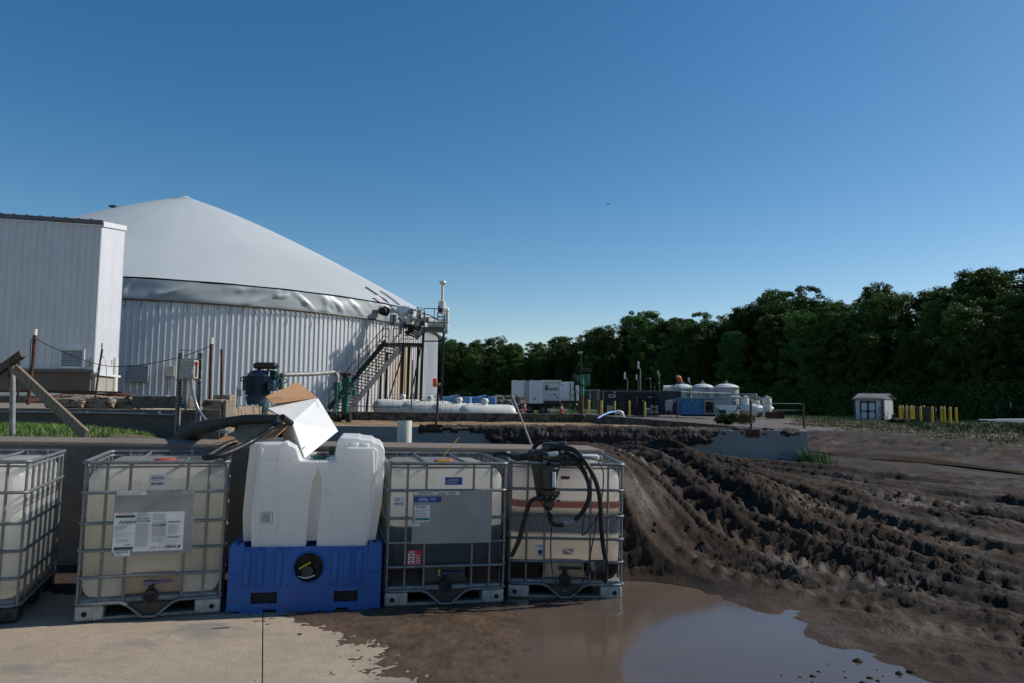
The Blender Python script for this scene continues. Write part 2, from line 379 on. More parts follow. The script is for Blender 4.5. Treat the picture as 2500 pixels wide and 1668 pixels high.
# ================================================================ SETTING
SL = .014
def slabz(x): return -SL*(x+3.1)
def slab(name, poly, z=0, th=.2):
    b = MB(); n = len(poly); b.add([(x, y, slabz(x)+z) for x, y in poly]+[(x, y, slabz(x)+z-th) for x, y in poly],
        [tuple(range(n)), tuple(range(2*n-1, n-1, -1))]+[(i+n, (i+1) % n+n, (i+1) % n, i) for i in range(n)])
    return tag(b.build(name, mt['slab'], bevel=.003), kind='structure')
jx = lambda y: -1.84-(y-5.66)/3.0
slab('concrete_apron', [(-16, -3), (jx(-3)-.0035, -3), (jx(7.75)-.0035, 7.75), (-16, 7.75)])
slab('concrete_apron', [(jx(-3)+.0035, -3), (4.5, -3), (2.6, 7.75), (jx(7.75)+.0035, 7.75)])
b = MB(); b.add([(jx(-3)-.05, -3, slabz(0)-.012), (jx(-3)+.05, -3, slabz(0)-.012), (jx(7.7)+.05, 7.7, slabz(-1.84)-.008), (jx(7.7)-.05, 7.7, slabz(-1.84)-.008)], [(0, 1, 2, 3)])
tag(b.build('joint_filler', mt['rust']), kind='structure')

# ---- terrain: thin plate through control heights, ruts and tyre treads on top
CP = np.array([
 (-1, 6, -.2), (0, 5, -.2), (0, 3, -.2), (-1, 2, -.2), (2, 3, -.14), (4, 2, -.03), (2.5, 4.0, -.09), (1.3, 5.5, -.14), (-4, 5, -.35), (-8, 5, -.35), (-4, 0, -.35), (0, 7, -.12), (.9, 6.4, -.10),
 (1.16, 7.1, -.04), (1.84, 6.68, -.03), (2.1, 6.26, -.04), (2.30, 5.39, -.04), (2.62, 4.9, -.035), (2.9, 4.5, -.035), (3.3, 4.9, .0), (4.4, 4.2, .03), (6, 3.4, .04), (3.3, 4.0, -.04),
 (1.6, 7.9, .36), (1.5, 8.6, .80), (.9, 8.9, 1.0), (1.15, 8.1, .85), (1.9, 9.6, .96), (3.0, 10.2, .72), (4.2, 11.4, .44), (5.4, 12.6, .20), (2.6, 8.2, .32), (3.4, 7.4, .10), (4.6, 9.2, .18), (5.6, 8, .04), (4.4, 6.3, .02), (6.5, 6, .03), (8, 9, .03),
 (7.2, 12.5, .06), (8.5, 16, .03), (8.4, 20.3, .0), (5, 18, .22), (3, 15, .45), (0, 15, .45), (1, 20, .3), (-3, 19, .3), (-3, 12, .35), (-1.5, 9.8, .45), (-3.4, 10, .55), (-4.6, 10.2, .98), (-6.5, 9.6, 1.08), (-9, 10, 1.1), (-6, 12, 1.0), (-12, 10, 1.05), (-8, 14, .9),
 (12, 14, .05), (14, 8, .05), (12, 20, .0), (15, 24, .0), (-6, 25, .2), (0, 27, .2), (4, 30, .2), (14, 30, .08)])
def tps(P, lam=.02):
    n = len(P); d = np.hypot(P[:, None, 0]-P[None, :, 0], P[:, None, 1]-P[None, :, 1]); K = d*d*np.log(d+1e-9)+lam*np.eye(n)
    A = np.zeros((n+3, n+3)); A[:n, :n] = K; A[:n, n] = A[n, :n] = 1; A[:n, n+1:] = P[:, :2]; A[n+1:, :n] = P[:, :2].T
    return np.linalg.solve(A, np.r_[P[:, 2], 0, 0, 0])
WT = tps(CP)
def sstep(a, b, x): t_ = np.clip((x-a)/(b-a), 0, 1); return t_*t_*(3-2*t_)
def gp(px, py, z=0.): d = at(px, py, 1)-Vector((0, 0, EYE)); t_ = (z-EYE)/d.z; return Vector((0, 0, EYE))+d*t_
PUD = [gp(*q) for q in ((2010, 1104), (2120, 1110), (2250, 1121), (2380, 1135), (2520, 1156), (2700, 1180))]
def pdist(X, Y):
    d = np.full(np.shape(X), 99.)
    for a, b_ in zip(PUD[:-1], PUD[1:]):
        ex, ey = b_.x-a.x, b_.y-a.y; t_ = np.clip(((X-a.x)*ex+(Y-a.y)*ey)/(ex*ex+ey*ey), 0, 1); d = np.minimum(d, np.hypot(X-a.x-t_*ex, (Y-a.y-t_*ey)))
    return d
def base_z(X, Y):
    z = WT[-3]+WT[-2]*X+WT[-1]*Y
    for i, (a, b_, _) in enumerate(CP):
        d2 = (X-a)**2+(Y-b_)**2; z = z+WT[i]*.5*d2*np.log(d2+1e-9)
    far = .26-.20*sstep(12, 34, X); f = np.maximum(sstep(26, 38, Y), sstep(13, 18, np.abs(X))); return z*(1-f)+far*f
def terrain_z(X, Y):
    z = base_z(X, Y)
    z = z+fbm(X*2.4, Y*2.4, 4, 65)*.028*sstep(-.14, -.06, z)*(1-sstep(.0, .1, z))
    wet = sstep(-.06, .05, z)              # flat under the puddle
    land = wet*sstep(.95, 1.25, X+.25*(Y-7))
    wx = X+.35*fbm(X*.35, Y*.35, 2, 5); wy = Y+.5*fbm(X*.3+9, Y*.3, 2, 6)
    th = .62+.25*sstep(9, 16, Y)
    v = np.sin(th)*wx+np.cos(th)*wy if False else .80*wx+.60*wy
    v = np.where(Y > 14, v*.9+.1*wy, v)
    u = -.60*wx+.80*wy
    near = land*(1-sstep(22, 50, Y)*.6)
    q = v*1.25+.16*fbm(u*.8, v*.8, 3, 15); fr = np.abs((q % 1)-.5)*2; amp = .75+.45*vnoise(np.floor(q)*3.7, u*.35, 3)
    rut = (fr**1.6-.45)*.22*amp
    q2 = v*.46+.3; fr2 = np.abs((q2 % 1)-.5)*2; rut = rut+(fr2**1.2-.5)*.30*(.5+.5*vnoise(np.floor(q2)*5.1, u*.2, 8))
    calm = sstep(.0, .35, z+.06)*.35+.65; edge = sstep(-.048, .035, z)*.55+.45*sstep(-.05, .12, z)
    z = z+rut*near*calm*edge*np.where(X > 9, .85, 1)
    # tyre lugs pressed into the rut bottoms
    band = (1-sstep(.45, .75, fr))*sstep(.1, .4, vnoise(np.floor(q)*9.1, u*.12, 12)+.6)
    lug = np.sin((u+np.abs(fr)*.22)*2*PI/.19); z = z+np.clip(lug*1.6, -1, 1)*.040*band*near*edge*(1-sstep(10, 22, Y))
    rough = np.abs(fbm(u*.9, v*2.6, 4, 21))*.12+np.abs(fbm(u*2.2, v*7.0, 4, 31, .55))*.05+np.abs(fbm(X*15, Y*15, 3, 33, .7))*.024+(np.abs(((v*2.7+.2*fbm(u*1.1, v, 2, 16)) % 1)-.5)*2-.5)*.11*(.6+.5*vnoise(np.floor(v*2.7)*2.3, u*.5, 17))+fbm(X*34, Y*34, 3, 41, .8)*.03
    rm = near*edge*(.5+.6*sstep(-.25, .3, fbm(X*.8, Y*.8, 2, 51)))
    z = z+(rough-.03)*rm
    pd = pdist(X, Y)+.55*fbm(X*.9, Y*.9, 3, 63); z = np.where(pd < 3, np.maximum(z, .025*(1-sstep(2, 3, pd))+z*sstep(2, 3, pd)), z); pw = 1-sstep(.5, 2.3, pd); z = z*(1-pw)-.06*pw
    z = z+fbm(X*30, Y*30, 2, 61)*.004*wet+fbm(X*.25, Y*.25, 3, 71)*.05*sstep(18, 30, Y)*wet
    return z
ang = np.concatenate([np.linspace(-80, -34, 24), np.linspace(-33, -4, 70), np.linspace(-3.8, 44, 300), np.linspace(45, 84, 18)])*PI/180
rad = [2.3]
while rad[-1] < 1500: rad.append(rad[-1]*(1.0052 if rad[-1] < 24 else 1.012 if rad[-1] < 70 else 1.08))
rad = np.array(rad); nr, na = len(rad), len(ang)
RR, AA = np.meshgrid(rad, ang, indexing='ij'); GX = RR*np.sin(AA); GY = RR*np.cos(AA); GZ = terrain_z(GX, GY)
# sink the ground under the slab, the pit and the raised tank yard
GZ = np.where((GX < 0.85) & (GY < 7.8), np.minimum(GZ, -.25), GZ)
GZ = np.where((GX > -14) & (GX < -5) & (GY > 12.6) & (GY < 26), np.minimum(GZ, .8), GZ)
GZ = np.where((GY > 20.9) & (GY < 33.2) & (GX > -13) & (GX < 8.3-(GY-20.9)*.42), np.minimum(GZ, .25), GZ)
V = np.stack([GX, GY, GZ], -1).reshape(-1, 3)
I = np.arange(nr*na).reshape(nr, na); F = np.stack([I[:-1, :-1], I[:-1, 1:], I[1:, 1:], I[1:, :-1]], -1)[..., ::-1].reshape(-1, 4)
cx = V[F].mean(1); X_, Y_ = cx[:, 0], cx[:, 1]; nz = fbm(X_*.25, Y_*.25, 3, 81)*4+fbm(X_*1.3, Y_*1.3, 2, 82)*1.0
grassz = (X_ > 20.5+nz+np.clip(Y_-48, 0, 60)*.32+np.clip(34-Y_, 0, 10)*.1) & (Y_ > 19)
grassz |= (Y_ > 93+nz) | ((Y_ > 74+nz) & (X_ > 22)) | ((X_ < -3.0) & (Y_ < 12.6) & (X_ > -14))
gravz = ~grassz & (Y_ > 37+nz*1.2+np.clip(X_-8, 0, 30)*.35)
def part_ground(name, mask, mat):
    f = F[mask]; u, inv = np.unique(f, return_inverse=True); return npmesh(name, V[u], inv.reshape(-1, 4), mat, smooth=True, kind='structure')
part_ground('muddy_ground', ~grassz & ~gravz, mt['mud']); part_ground('gravel_yard', gravz, mt['gravel']); part_ground('grassy_ground', grassz, mt['grassg'])
def gz(x, y): return float(terrain_z(np.array([float(x)]), np.array([float(y)]))[0])

# ---- puddle
b = MB(); b.add([(x, y, -.040) for x, y in ((-3, -3), (9, -3), (9, 4.6), (4.2, 6.2), (2.6, 7.4), (1.1, 7.74), (-.3, 7.74), (-1.0, 6.4), (-1.5, 3))], [tuple(range(9))])
tag(b.build('puddle', mt['water']), kind='structure')
b = MB(); c2_ = [(p.x, p.y) for p in PUD]; b.add([(x-.2, y-2.3, -.015) for x, y in c2_]+[(x+.2, y+2.3, -.015) for x, y in c2_[::-1]], [tuple(range(12))])
tag(b.build('puddle', mt['water']), kind='structure')
# ---- wet silt washed over the slab
xs = np.linspace(-2.1, 1.6, 330); ys = np.linspace(1.6, 7.0, 330); SX, SY = np.meshgrid(xs, ys)
xb = np.interp(SY, [1.6, 3.5, 4.5, 5.0, 5.3, 5.9, 7], [-.45, -.52, -.68, -.9, -1.2, -1.9, -2.3])
th = .011*sstep(-.12, .5, SX-xb+.22*fbm(SX*4, SY*4, 4, 91))-.0035+.006*fbm(SX*14, SY*14, 4, 92)+.0034*fbm(SX*45, SY*45, 2, 93)
th = th-.008*sstep(-.4, .5, SX+.2*fbm(SX*2, SY*2, 3, 94)); th = np.where(SX < xb-.35, -.02, th)
n = 330; I = np.arange(n*n).reshape(n, n); F2 = np.stack([I[:-1, :-1], I[:-1, 1:], I[1:, 1:], I[1:, :-1]], -1).reshape(-1, 4)
npmesh('wet_silt_and_shade', np.stack([SX, SY, -SL*(SX+3.1)+th], -1).reshape(-1, 3), F2, mt['silt'], smooth=True, kind='structure')

xs = np.linspace(-7, -1.6, 260); ys = np.linspace(5.6, 7.6, 120); SX, SY = np.meshgrid(xs, ys)  # dark mud sheet along the wall base, its colour standing in for shade
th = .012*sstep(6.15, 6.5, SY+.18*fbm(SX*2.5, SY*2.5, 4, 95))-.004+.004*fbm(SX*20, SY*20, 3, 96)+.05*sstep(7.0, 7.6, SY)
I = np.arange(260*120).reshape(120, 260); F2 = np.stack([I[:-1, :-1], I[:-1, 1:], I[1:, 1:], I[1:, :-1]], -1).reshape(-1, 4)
npmesh('wet_silt_and_shade', np.stack([SX, SY, -SL*(SX+3.1)+th], -1).reshape(-1, 3), F2, mt['spill'], smooth=True, kind='structure')
# ---- loose lumps of mud (uncountable)
def clods(name, n, gen, mat, smin, smax, zf, seed=1):
    r = np.random.default_rng(seed); ico = np.array([(0, 0, 1)]+[(math.cos(a)*.85, math.sin(a)*.85, .35) for a in np.arange(5)*2*PI/5]+[(math.cos(a+.6)*.9, math.sin(a+.6)*.9, -.35) for a in np.arange(5)*2*PI/5])
    fc = [(0, 1+i, 1+(i+1) % 5) for i in range(5)]+[(1+i, 6+i, 1+(i+1) % 5) for i in range(5)]+[(6+i, 6+(i+1) % 5, 1+(i+1) % 5) for i in range(5)]; fc = np.array(fc)
    P = gen(r, n); s = smin+(smax-smin)*r.random(len(P))**3; Z = zf(P[:, 0], P[:, 1])
    vv = ico[None]*(.6+.7*r.random((len(P), 11, 1)))*s[:, None, None]*np.array([1.25, 1, .7]); a = r.random(len(P))*6.28; c, s_ = np.cos(a)[:, None], np.sin(a)[:, None]
    x = vv[..., 0]*c-vv[..., 1]*s_; y = vv[..., 0]*s_+vv[..., 1]*c
    VV = np.stack([x+P[:, 0:1], y+P[:, 1:2], vv[..., 2]+Z[:, None]], -1).reshape(-1, 3)
    FF = (fc[None]+np.arange(len(P))[:, None, None]*11).reshape(-1, 3); return npmesh(name, VV, FF, mat, kind='stuff')
def gen_mud(r, n):
    rr = 5+r.random(n)**1.3*17; a = r.random(n)*.78-.02+.12; X, Y = rr*np.sin(a), rr*np.cos(a); z = base_z(X, Y)
    k = (z > .03+.15*r.random(n)) & (X > 1.1) & (Y < 20.5) & (fbm(X*.8, Y*.8, 2, 51) > -.3+.5*r.random(n)-.2); return np.stack([X[k], Y[k]], -1)
tag(clods('mud_clods', 12000, gen_mud, mt['mud'], .005, .036, terrain_z, 3), 'loose lumps of dark wet mud scattered over the tyre ruts', 'mud')
def gen_p(r, n): return np.stack([-6+r.random(n)*5.6, 4.2+r.random(n)*1.3], -1)
tag(clods('grit', 26, gen_p, mt['mud'], .004, .017, lambda x, y: slabz(x), 5), 'small crumbs of mud lying on the pale concrete apron', 'grit')
def gen_w(r, n): a = r.random(n); return np.stack([1.9+a*.75+r.normal(0, .16, n), 4.75-a*.1+r.normal(0, .1, n)], -1)
tag(clods('mud_lump', 22, gen_w, mt['mud'], .008, .04, lambda x, y: x*0-.040, 8), 'dark mud lumps standing out of the puddle near the lower edge', 'mud')

# ---------------------------------------------------------------- concrete walls
def wallbox(name, x0, x1, y0, y1, z0, z1, mat, label, cat='wall', bev=.02):
    b = MB(); nx = 24; c = ((x0+x1)/2, (y0+y1)/2, z0)
    b.box(((0), 0, (z1-z0)/2), (x1-x0, y1-y0, z1-z0)); o = b.build(name, mat, loc=c, bevel=bev); return tag(o, label, cat)
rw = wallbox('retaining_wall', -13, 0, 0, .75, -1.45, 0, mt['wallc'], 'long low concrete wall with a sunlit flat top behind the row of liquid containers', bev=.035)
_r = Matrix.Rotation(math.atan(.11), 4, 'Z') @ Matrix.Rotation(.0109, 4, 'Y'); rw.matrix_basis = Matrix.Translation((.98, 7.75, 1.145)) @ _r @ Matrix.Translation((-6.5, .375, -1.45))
# trough at the left
tw = thing('trough_wall', 'dark concrete trough wall with a conduit along it behind the grass strip', 'wall', (-8.5, 12.6, 0))
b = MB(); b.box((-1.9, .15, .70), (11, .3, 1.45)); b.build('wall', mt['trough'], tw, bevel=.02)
b = MB(); b.box((-5.2, 6.8, .69), (11.0, 12.9, 1.38)); b.build('concrete_deck', mt['brightc'], tw, bevel=.02)
b = MB(); b.box((3.62, .16, .79), (-0.3+.36, .34, 1.62)); b.build('end_panel', mt['wallc'], tw, bevel=.01)
e1 = thing('end_block', 'pale mud-splashed concrete block closing the right end of the dark trough', 'wall', (-4.93, 12.62, 0), R(17))
b = MB(); b.box((-.15, .55, .80), (.30, 1.1, 1.62)); b.build('panel', mt['brightc'], e1, bevel=.02)
b = MB(); b.box((-.10, 1.95, .84), (.30, 1.6, 1.72)); b.build('panel', mt['brightc'], e1, bevel=.02)
b = MB(); b.box((-.15, -.035, .72), (.28, .05, 1.45)); b.build('panel', mt['trough'], e1, bevel=.01)
# pit
pit = thing('slurry_pit', 'rectangular concrete slurry pit with mud-caked walls beyond the low wall', 'pit', (0, 21, 0))
FT, BT = .89, 1.09
b = MB(); b.box((1.05, 0, .40), (14.6, .3, FT*2-.80+.0)); b.build('front_wall', mt['pitc'], pit, bevel=.02)
b = MB(); b.box((-5.2, 12.0, .5), (17.4, .3, 1.18)); b.build('back_wall', mt['pitmud'], pit, bevel=.03)
b = MB(); A, Bq = Vector((8.19, .0)), Vector((3.45, 12.1)); nrm = Vector((Bq.y-A.y, A.x-Bq.x)).normalized()*.3
q = [(A.x, A.y+.152), (Bq.x, Bq.y), (Bq.x-nrm.x, Bq.y), (A.x-nrm.x, A.y+.152)]
b.add([(x, y, -.3) for x, y in q]+[(q[0][0], q[0][1], FT-.004), (q[1][0], q[1][1], BT), (q[2][0], q[2][1], BT), (q[3][0], q[3][1], FT-.004)], [(0, 1, 2, 3), (7, 6, 5, 4), (0, 4, 5, 1), (1, 5, 6, 2), (2, 6, 7, 3), (3, 7, 4, 0)])
b.build('side_wall', mt['pitmud'], pit)
for px in (1845-0, 1973-84): pass
# crusted sludge filling the pit
xs = np.linspace(-13.6, 8.1, 320); ys = np.linspace(21.12, 32.9, 150); SX, SY = np.meshgrid(xs, ys)
sz = .80-.10*sstep(21, 33, SY)+.07*fbm(SX*.5, SY*.5, 4, 101)+.035*np.abs(fbm(SX*3, SY*3, 3, 102))+.12*sstep(21.9, 21.1, SY)*sstep(-2, 3, SX)
I = np.arange(320*150).reshape(150, 320); F2 = np.stack([I[:-1, :-1], I[:-1, 1:], I[1:, 1:], I[1:, :-1]], -1).reshape(-1, 4)
cc_ = np.stack([SX, SY, sz], -1).reshape(-1, 3); mid = cc_[F2].mean(1); keep = mid[:, 0] < 8.05-(mid[:, 1]-21.1)*.385
npmesh('sludge', cc_, F2[keep], mt['sludge'], smooth=True, kind='structure')
# mud slopped over the front wall
s_ = np.linspace(-2.6, 8.2, 520); prof = [(1.1, -.02), (.75, .03), (.45, .06), (.2, .08), (.05, .09), (-.12, .07), (-.17, 0), (-.18, -.1), (-.185, -.2), (-.19, -.32), (-.2, -.45), (-.22, -.6), (-.25, -.75), (-.3, -.9)]
mk = sstep(-1.6, .8, s_)*(1-sstep(4.6, 6.2, s_)); VV = np.zeros((520, len(prof)*3, 3)); pr = np.array(prof); tt = np.linspace(0, len(prof)-1, len(prof)*3)
py_ = np.interp(tt, range(len(prof)), pr[:, 0]); pz_ = np.interp(tt, range(len(prof)), pr[:, 1])
SS, TT = np.meshgrid(s_, tt, indexing='ij'); Yc = np.broadcast_to(py_, SS.shape); Zc = np.broadcast_to(pz_, SS.shape)
n1 = fbm(SS*2.2, TT*.5, 4, 111); n2 = fbm(SS*8, TT*1.6, 3, 112)
face = sstep(6, 7.5, TT); thick = (.06+.10*np.abs(n1)+.06*np.abs(n2))
cov = np.clip(mk[:, None]*1.5-face*(.55+.09*(TT-6))+.95*n1+.25*n2+.12, -.5, 1); cov = np.where(TT < 6.5, np.maximum(cov, mk[:, None]*.8+.5*n2+.35*(TT < 5)), cov)
thick = thick*sstep(-.0, .5, cov)-.03*(1-sstep(-.1, .25, cov))-.05*(SS > 8.1)
VV = np.stack([SS, np.where(thick < -.001, 20.95, 21+Yc-thick*face*1.1), FT+Zc-.10+thick*(1-face)*.75], -1)
I = np.arange(VV.shape[0]*VV.shape[1]).reshape(VV.shape[:2]); F2 = np.stack([I[:-1, :-1], I[1:, :-1], I[1:, 1:], I[:-1, 1:]], -1).reshape(-1, 4)[..., ::-1]
npmesh('mud_spill', VV.reshape(-1, 3), F2, mt['spill'], smooth=True, kind='stuff')
tag(D.objects['mud_spill'], 'dark manure slopped over the front wall of the slurry pit', 'mud')

# ---------------------------------------------------------------- clad building at the left
CB = at(232, 850, 27.0); bx, by = CB.x, CB.y; ZT = at(236, 543, 27).z; ZM = at(216, 905, 27).z
bl = thing('clad_building', 'tall white metal-clad building with a concrete base at the left edge', 'building', (bx, by, 0), R(15))
# local x runs left(-) to corner, local y runs back along the narrow face
sid = NT('shaded_siding')
def ribbed(L, z0, z1, step, dep, prof):
    """one run of ribbed sheet in the xz plane facing -y"""
    b = MB(); xs = [0]; 
    pts = []
    x = 0
    while x < L-1e-6:
        for dx, dy in prof: pts.append((min(x+dx*step, L), -dy*dep))
        x += step
    pts.append((L, 0)); n = len(pts)
    b.add([(x, y, z0) for x, y in pts]+[(x, y, z1) for x, y in pts], [(i, i+1, n+i+1, n+i) for i in range(n-1)]); return b
LEN = 11.0; W = .9144
pan = ribbed(W, ZM, ZT-.12, W/4, .022, [(0, 0), (.30, 0), (.36, .35), (.44, .35), (.5, 0), (.82, 0), (.88, 1), (.96, 1)])
pm = pan.build('siding_sheet', mt['white_metal'], bl, loc=(-W, 0, 0)); n = 1
while n*W < LEN:
    c = pm.copy(); COL.objects.link(c); c.parent = bl; c.location = (-W*(n+1), 0.0015*(n % 2), 0); n += 1
NL = 3.3; RISE = .60
pan = ribbed(NL, ZM-.06, ZT-.12, .17, .022, [(0, 0), (.35, 0), (.5, 1), (.85, 1)])
pan.v = [(x, y, z+(RISE*x/NL if z > ZM+1 else 0)) for x, y, z in pan.v]
o = pan.build('siding_sheet', mt['white_metal'], bl, loc=(.01, 0, 0), rot=(0, 0, PI/2))
b = MB(); b.box((-LEN/2, .05+NL/2, (ZT)/2+.6), (LEN-.05, NL-.1, ZT-1.4)); b.build('inner_wall', mt['white_metal'], bl)
b = MB(); b.bar((.03, -.05, ZT-.07), (.03, NL+.03, ZT-.07+RISE), .10, .20); b.build('roof_trim', mt['whitebox'], bl, bevel=.01)
b = MB(); b.box((-LEN/2, -.05, ZT-.02), (LEN+.1, .16, .16)); b.build('roof_trim', mt['roofm'], bl, bevel=.01, label='dark grey eave trim')
for i in range(26):
    b = MB(); b.cyl((-.35-i*.42, -.12, ZT+.06), (-.35-i*.42, .1, ZT+.10), .03, n=6); b.build('rib_end', mt['dark_steel'], bl)
b = MB(); b.box((-LEN/2-.1, .9, ZM/2), (LEN+.02, 1.8, ZM-.02)); b.build('base_wall', mt['trough'], bl, bevel=.02)
b = MB(); b.box((-.03, NL/2+.05, ZM/2-.05), (.16, NL-.1, ZM-.14)); b.build('base_wall', mt['basec'], bl, bevel=.02, label='pale rust-streaked end of the concrete base')
b = MB(); b.box((-LEN/2, -.10, ZM-.02), (LEN, .10, .10)); b.build('drip_edge', mt['roofm'], bl)
b = MB(); b.box((.09, NL/2, ZM-.12), (.12, NL, .08)); b.build('drip_edge', mt['whitebox'], bl)
# louvre vent
la = at(173, 875, 26.6); lw, lh = m2(50, 26.6), m2(44, 26.6)
Mi = wm(bl).inverted(); lp = Mi @ la; ve = thing('louvre_vent', None, None); ve.parent = bl; ve.location = (lp.x, -.08, lp.z); del_ = [ve.pop(k) for k in ('label', 'category') if k in ve]
D.objects.remove(ve)
b = MB()
for s_ in (-1, 1): b.box((lp.x+s_*lw/2, -.08, lp.z), (.07, .12, lh+.07)); b.box((lp.x, -.08, lp.z+s_*lh/2), (lw, .12, .07))
vf = b.build('vent_frame', mt['white_metal'], bl)
b = MB(); b.box((lp.x, -.03, lp.z), (lw, .02, lh)); b.build('vent_back', mt['dark_steel'], vf)
for i in range(8):
    b = MB(); b.box((0, 0, 0), (lw-.07, .10, .012), Matrix.Rotation(R(38), 3, 'X')); b.build('slat', mt['white_metal'], vf, loc=(lp.x, -.09, lp.z-lh/2+lh*(i+.6)/8))
# downpipe and junction box on the narrow face
b = MB(); b.tube([at(278, 957, 29.6), at(281, 873, 29.6)], .13, 12); b.build('downpipe', mt['pvc'], bl, w=True, smooth=40)
b = MB(); b.box(at(270, 884, 29.2), (.14, .10, .16)); b.build('junction_box', mt['tan_box'], bl, w=True, bevel=.01)
b = MB(); b.box(at(220, 886, 26.9), (.05, .05, .35)); b.box(at(223, 890, 26.85), (.10, .08, .08)); b.build('light_bracket', mt['galv'], bl, w=True)

# ---------------------------------------------------------------- digester tank with membrane dome
CY = 57.5; CX = -.456*CY+.2; RD = .349*CY; ZW = 6.93; ZA = at(429, 484, CY).z
dg = thing('digester_tank', 'huge round ribbed metal digester tank under a pale grey membrane dome', 'tank', (CX, CY, 0))
PN = 104; dth = 2*PI/PN; pts = []
for k in range(4):
    for dx, dy in [(0, 0), (.60, 0), (.68, 1), (.90, 1)]:
        a = dth*(k+dx)/4; r_ = RD+dy*.055; pts.append((r_*math.sin(a), -r_*math.cos(a)))
a = dth; pts.append((RD*math.sin(a), -RD*math.cos(a))); n = len(pts)
sm = D.materials.new('x'); D.materials.remove(sm)
t = NT('tank_cladding'); g = t.geo(); st = t.stretch((1, 1, .05)); col = t.ramp(t.noise(.6, 5, .6, st), [(.35, (.66, .67, .69)), (.65, (.58, .59, .61))])
mp = t.n('ShaderNodeMapping'); mp.inputs['Scale'].default_value = (1.5, 1.5, .10); t.l(g, mp.inputs[0]); stn = t.noise(1.0, 5, .7, mp.outputs[0])
sp = t.n('ShaderNodeSeparateXYZ'); t.l(g, sp.inputs[0]); fx = t.mapr(sp.outputs[0], -9.6, -7.7, 0, 1); fx2 = t.mapr(sp.outputs[0], -7.3, -6.3, 1, 0)
fz = t.mapr(sp.outputs[2], 7.0, 3.5, .15, 1); fac = t.math('MULTIPLY', t.math('MULTIPLY', t.math('MULTIPLY', fx, fx2), fz), t.mapr(stn, .35, .6, 0, 1))
col = t.mix(fac, col, (.50, .34, .17)); t.l(col, t.p.inputs['Base Color']); t.p.inputs['Roughness'].default_value = .42; t.p.inputs['Metallic'].default_value = .25; mt['clad'] = t.m
b = MB(); b.add([(x, y, -.2) for x, y in pts]+[(x, y, ZW) for x, y in pts], [(i, i+1, n+i+1, n+i) for i in range(n-1)])
w0 = b.build('wall_panel', mt['clad'], dg)
for k in range(1, PN):
    c = w0.copy(); COL.objects.link(c); c.parent = dg; c.rotation_euler = (0, 0, dth*k)
# dome
t = NT('dome_membrane'); col = t.ramp(t.noise(.12, 4, .55), [(.35, (.48, .515, .525)), (.65, (.43, .465, .475))]); t.l(col, t.p.inputs['Base Color']); t.p.inputs['Roughness'].default_value = .55; t.bump(t.noise(.4, 3, .5), .06, .2); mt['dome'] = t.m
ZS = ZW+1.0; na2, nr2 = 220, 40; th = np.linspace(0, 2*PI, na2+1)[:-1]; rr = np.linspace(0, 1, nr2+1)[1:]; VV = [(0, 0, ZA)]
for r_ in rr:
    z = ZS+(ZA-ZS)*(1-r_**1.2)-0
    for a in th: VV.append(((RD+.1)*r_*math.sin(a)*1.0, -(RD+.1)*r_*math.cos(a), z-0.02*abs(math.sin(a*18))*r_))
FF = [(0, 1+k, 1+(k+1) % na2) for k in range(na2)]
for i in range(nr2-1):
    for k in range(na2): FF.append((1+i*na2+k, 1+(i+1)*na2+k, 1+(i+1)*na2+(k+1) % na2, 1+i*na2+(k+1) % na2))
me = D.meshes.new('dome'); me.from_pydata(VV, [], FF); me.shade_smooth(); fin(me, 'dome', mt['dome'], dg)
b = MB(); b.lathe([(1.3, ZA-.42), (1.25, ZA-.30), (.5, ZA-.06), (.12, ZA+.18), (0, ZA+.2)], 28); b.build('apex_cap', mt['dome'], dg, smooth=40)
for k in range(28):
    a = 2*PI*k/28; b = MB(); b.box((0, 0, 0), (.09, .09, .06)); b.build('cap_lug', mt['roofm'], dg, loc=(1.3*math.cos(a), 1.3*math.sin(a), ZA-.36))
# skirt with wrinkles
na3, nz3 = 900, 12; T3, Z3 = np.meshgrid(np.linspace(0, 2*PI, na3+1)[:-1], np.linspace(0, 1, nz3), indexing='ij')
arc = T3*RD; wv = np.abs(fbm(arc*.85+Z3*1.1*np.sign(vnoise(arc*.11, arc*0, 3)), Z3*.6, 3, 121)); fold = (1-np.clip(wv*4.0, 0, 1))**1.6
rad3 = RD+.15-.05*Z3+fold*.15*np.sin(Z3*PI*.9+.2)+.05*vnoise(arc*.6, Z3*2, 122)-.03*(Z3 < .02)
Zz = ZW-.22+Z3*(ZS-ZW+.12)+.04*vnoise(arc*.5, arc*0, 123)*(1-Z3); VV = np.stack([rad3*np.sin(T3), -rad3*np.cos(T3), Zz], -1).reshape(-1, 3)
I = np.arange(na3*nz3).reshape(na3, nz3); J = np.roll(I, -1, 0); FF = np.stack([I[:, :-1], J[:, :-1], J[:, 1:], I[:, 1:]], -1).reshape(-1, 4)
npmesh('skirt', VV, FF, mt['fabric'], dg, smooth=True)
t = NT('skirt_hem'); t.p.inputs['Base Color'].default_value = (.17, .2, .21, 1); t.p.inputs['Roughness'].default_value = .5
b = MB(); b.tube([((RD+.2)*math.sin(a), -(RD+.2)*math.cos(a), ZW-.2) for a in np.linspace(0, 2*PI, 160)[:-1]], .045, 5, closed=True); b.build('hem_rail', mt['grey_paint'], dg)
rp = MB(); rp.tube([(0, 0, 0), (.03, -.05, -.25), (-.04, -.04, -.55)], .022, 4); ro = rp.build('hanging_strap', mt['dark_steel'], dg)
for i in range(46):
    a = R(-22+i*2.05+random.uniform(-.3, .3)); c = ro if i == 0 else ro.copy()
    if i: COL.objects.link(c); c.parent = dg
    c.location = ((RD+.2)*math.sin(a), -(RD+.2)*math.cos(a), ZW-.2); c.rotation_euler = (0, 0, a); c.scale = (1, 1, random.uniform(.6, 1.2))
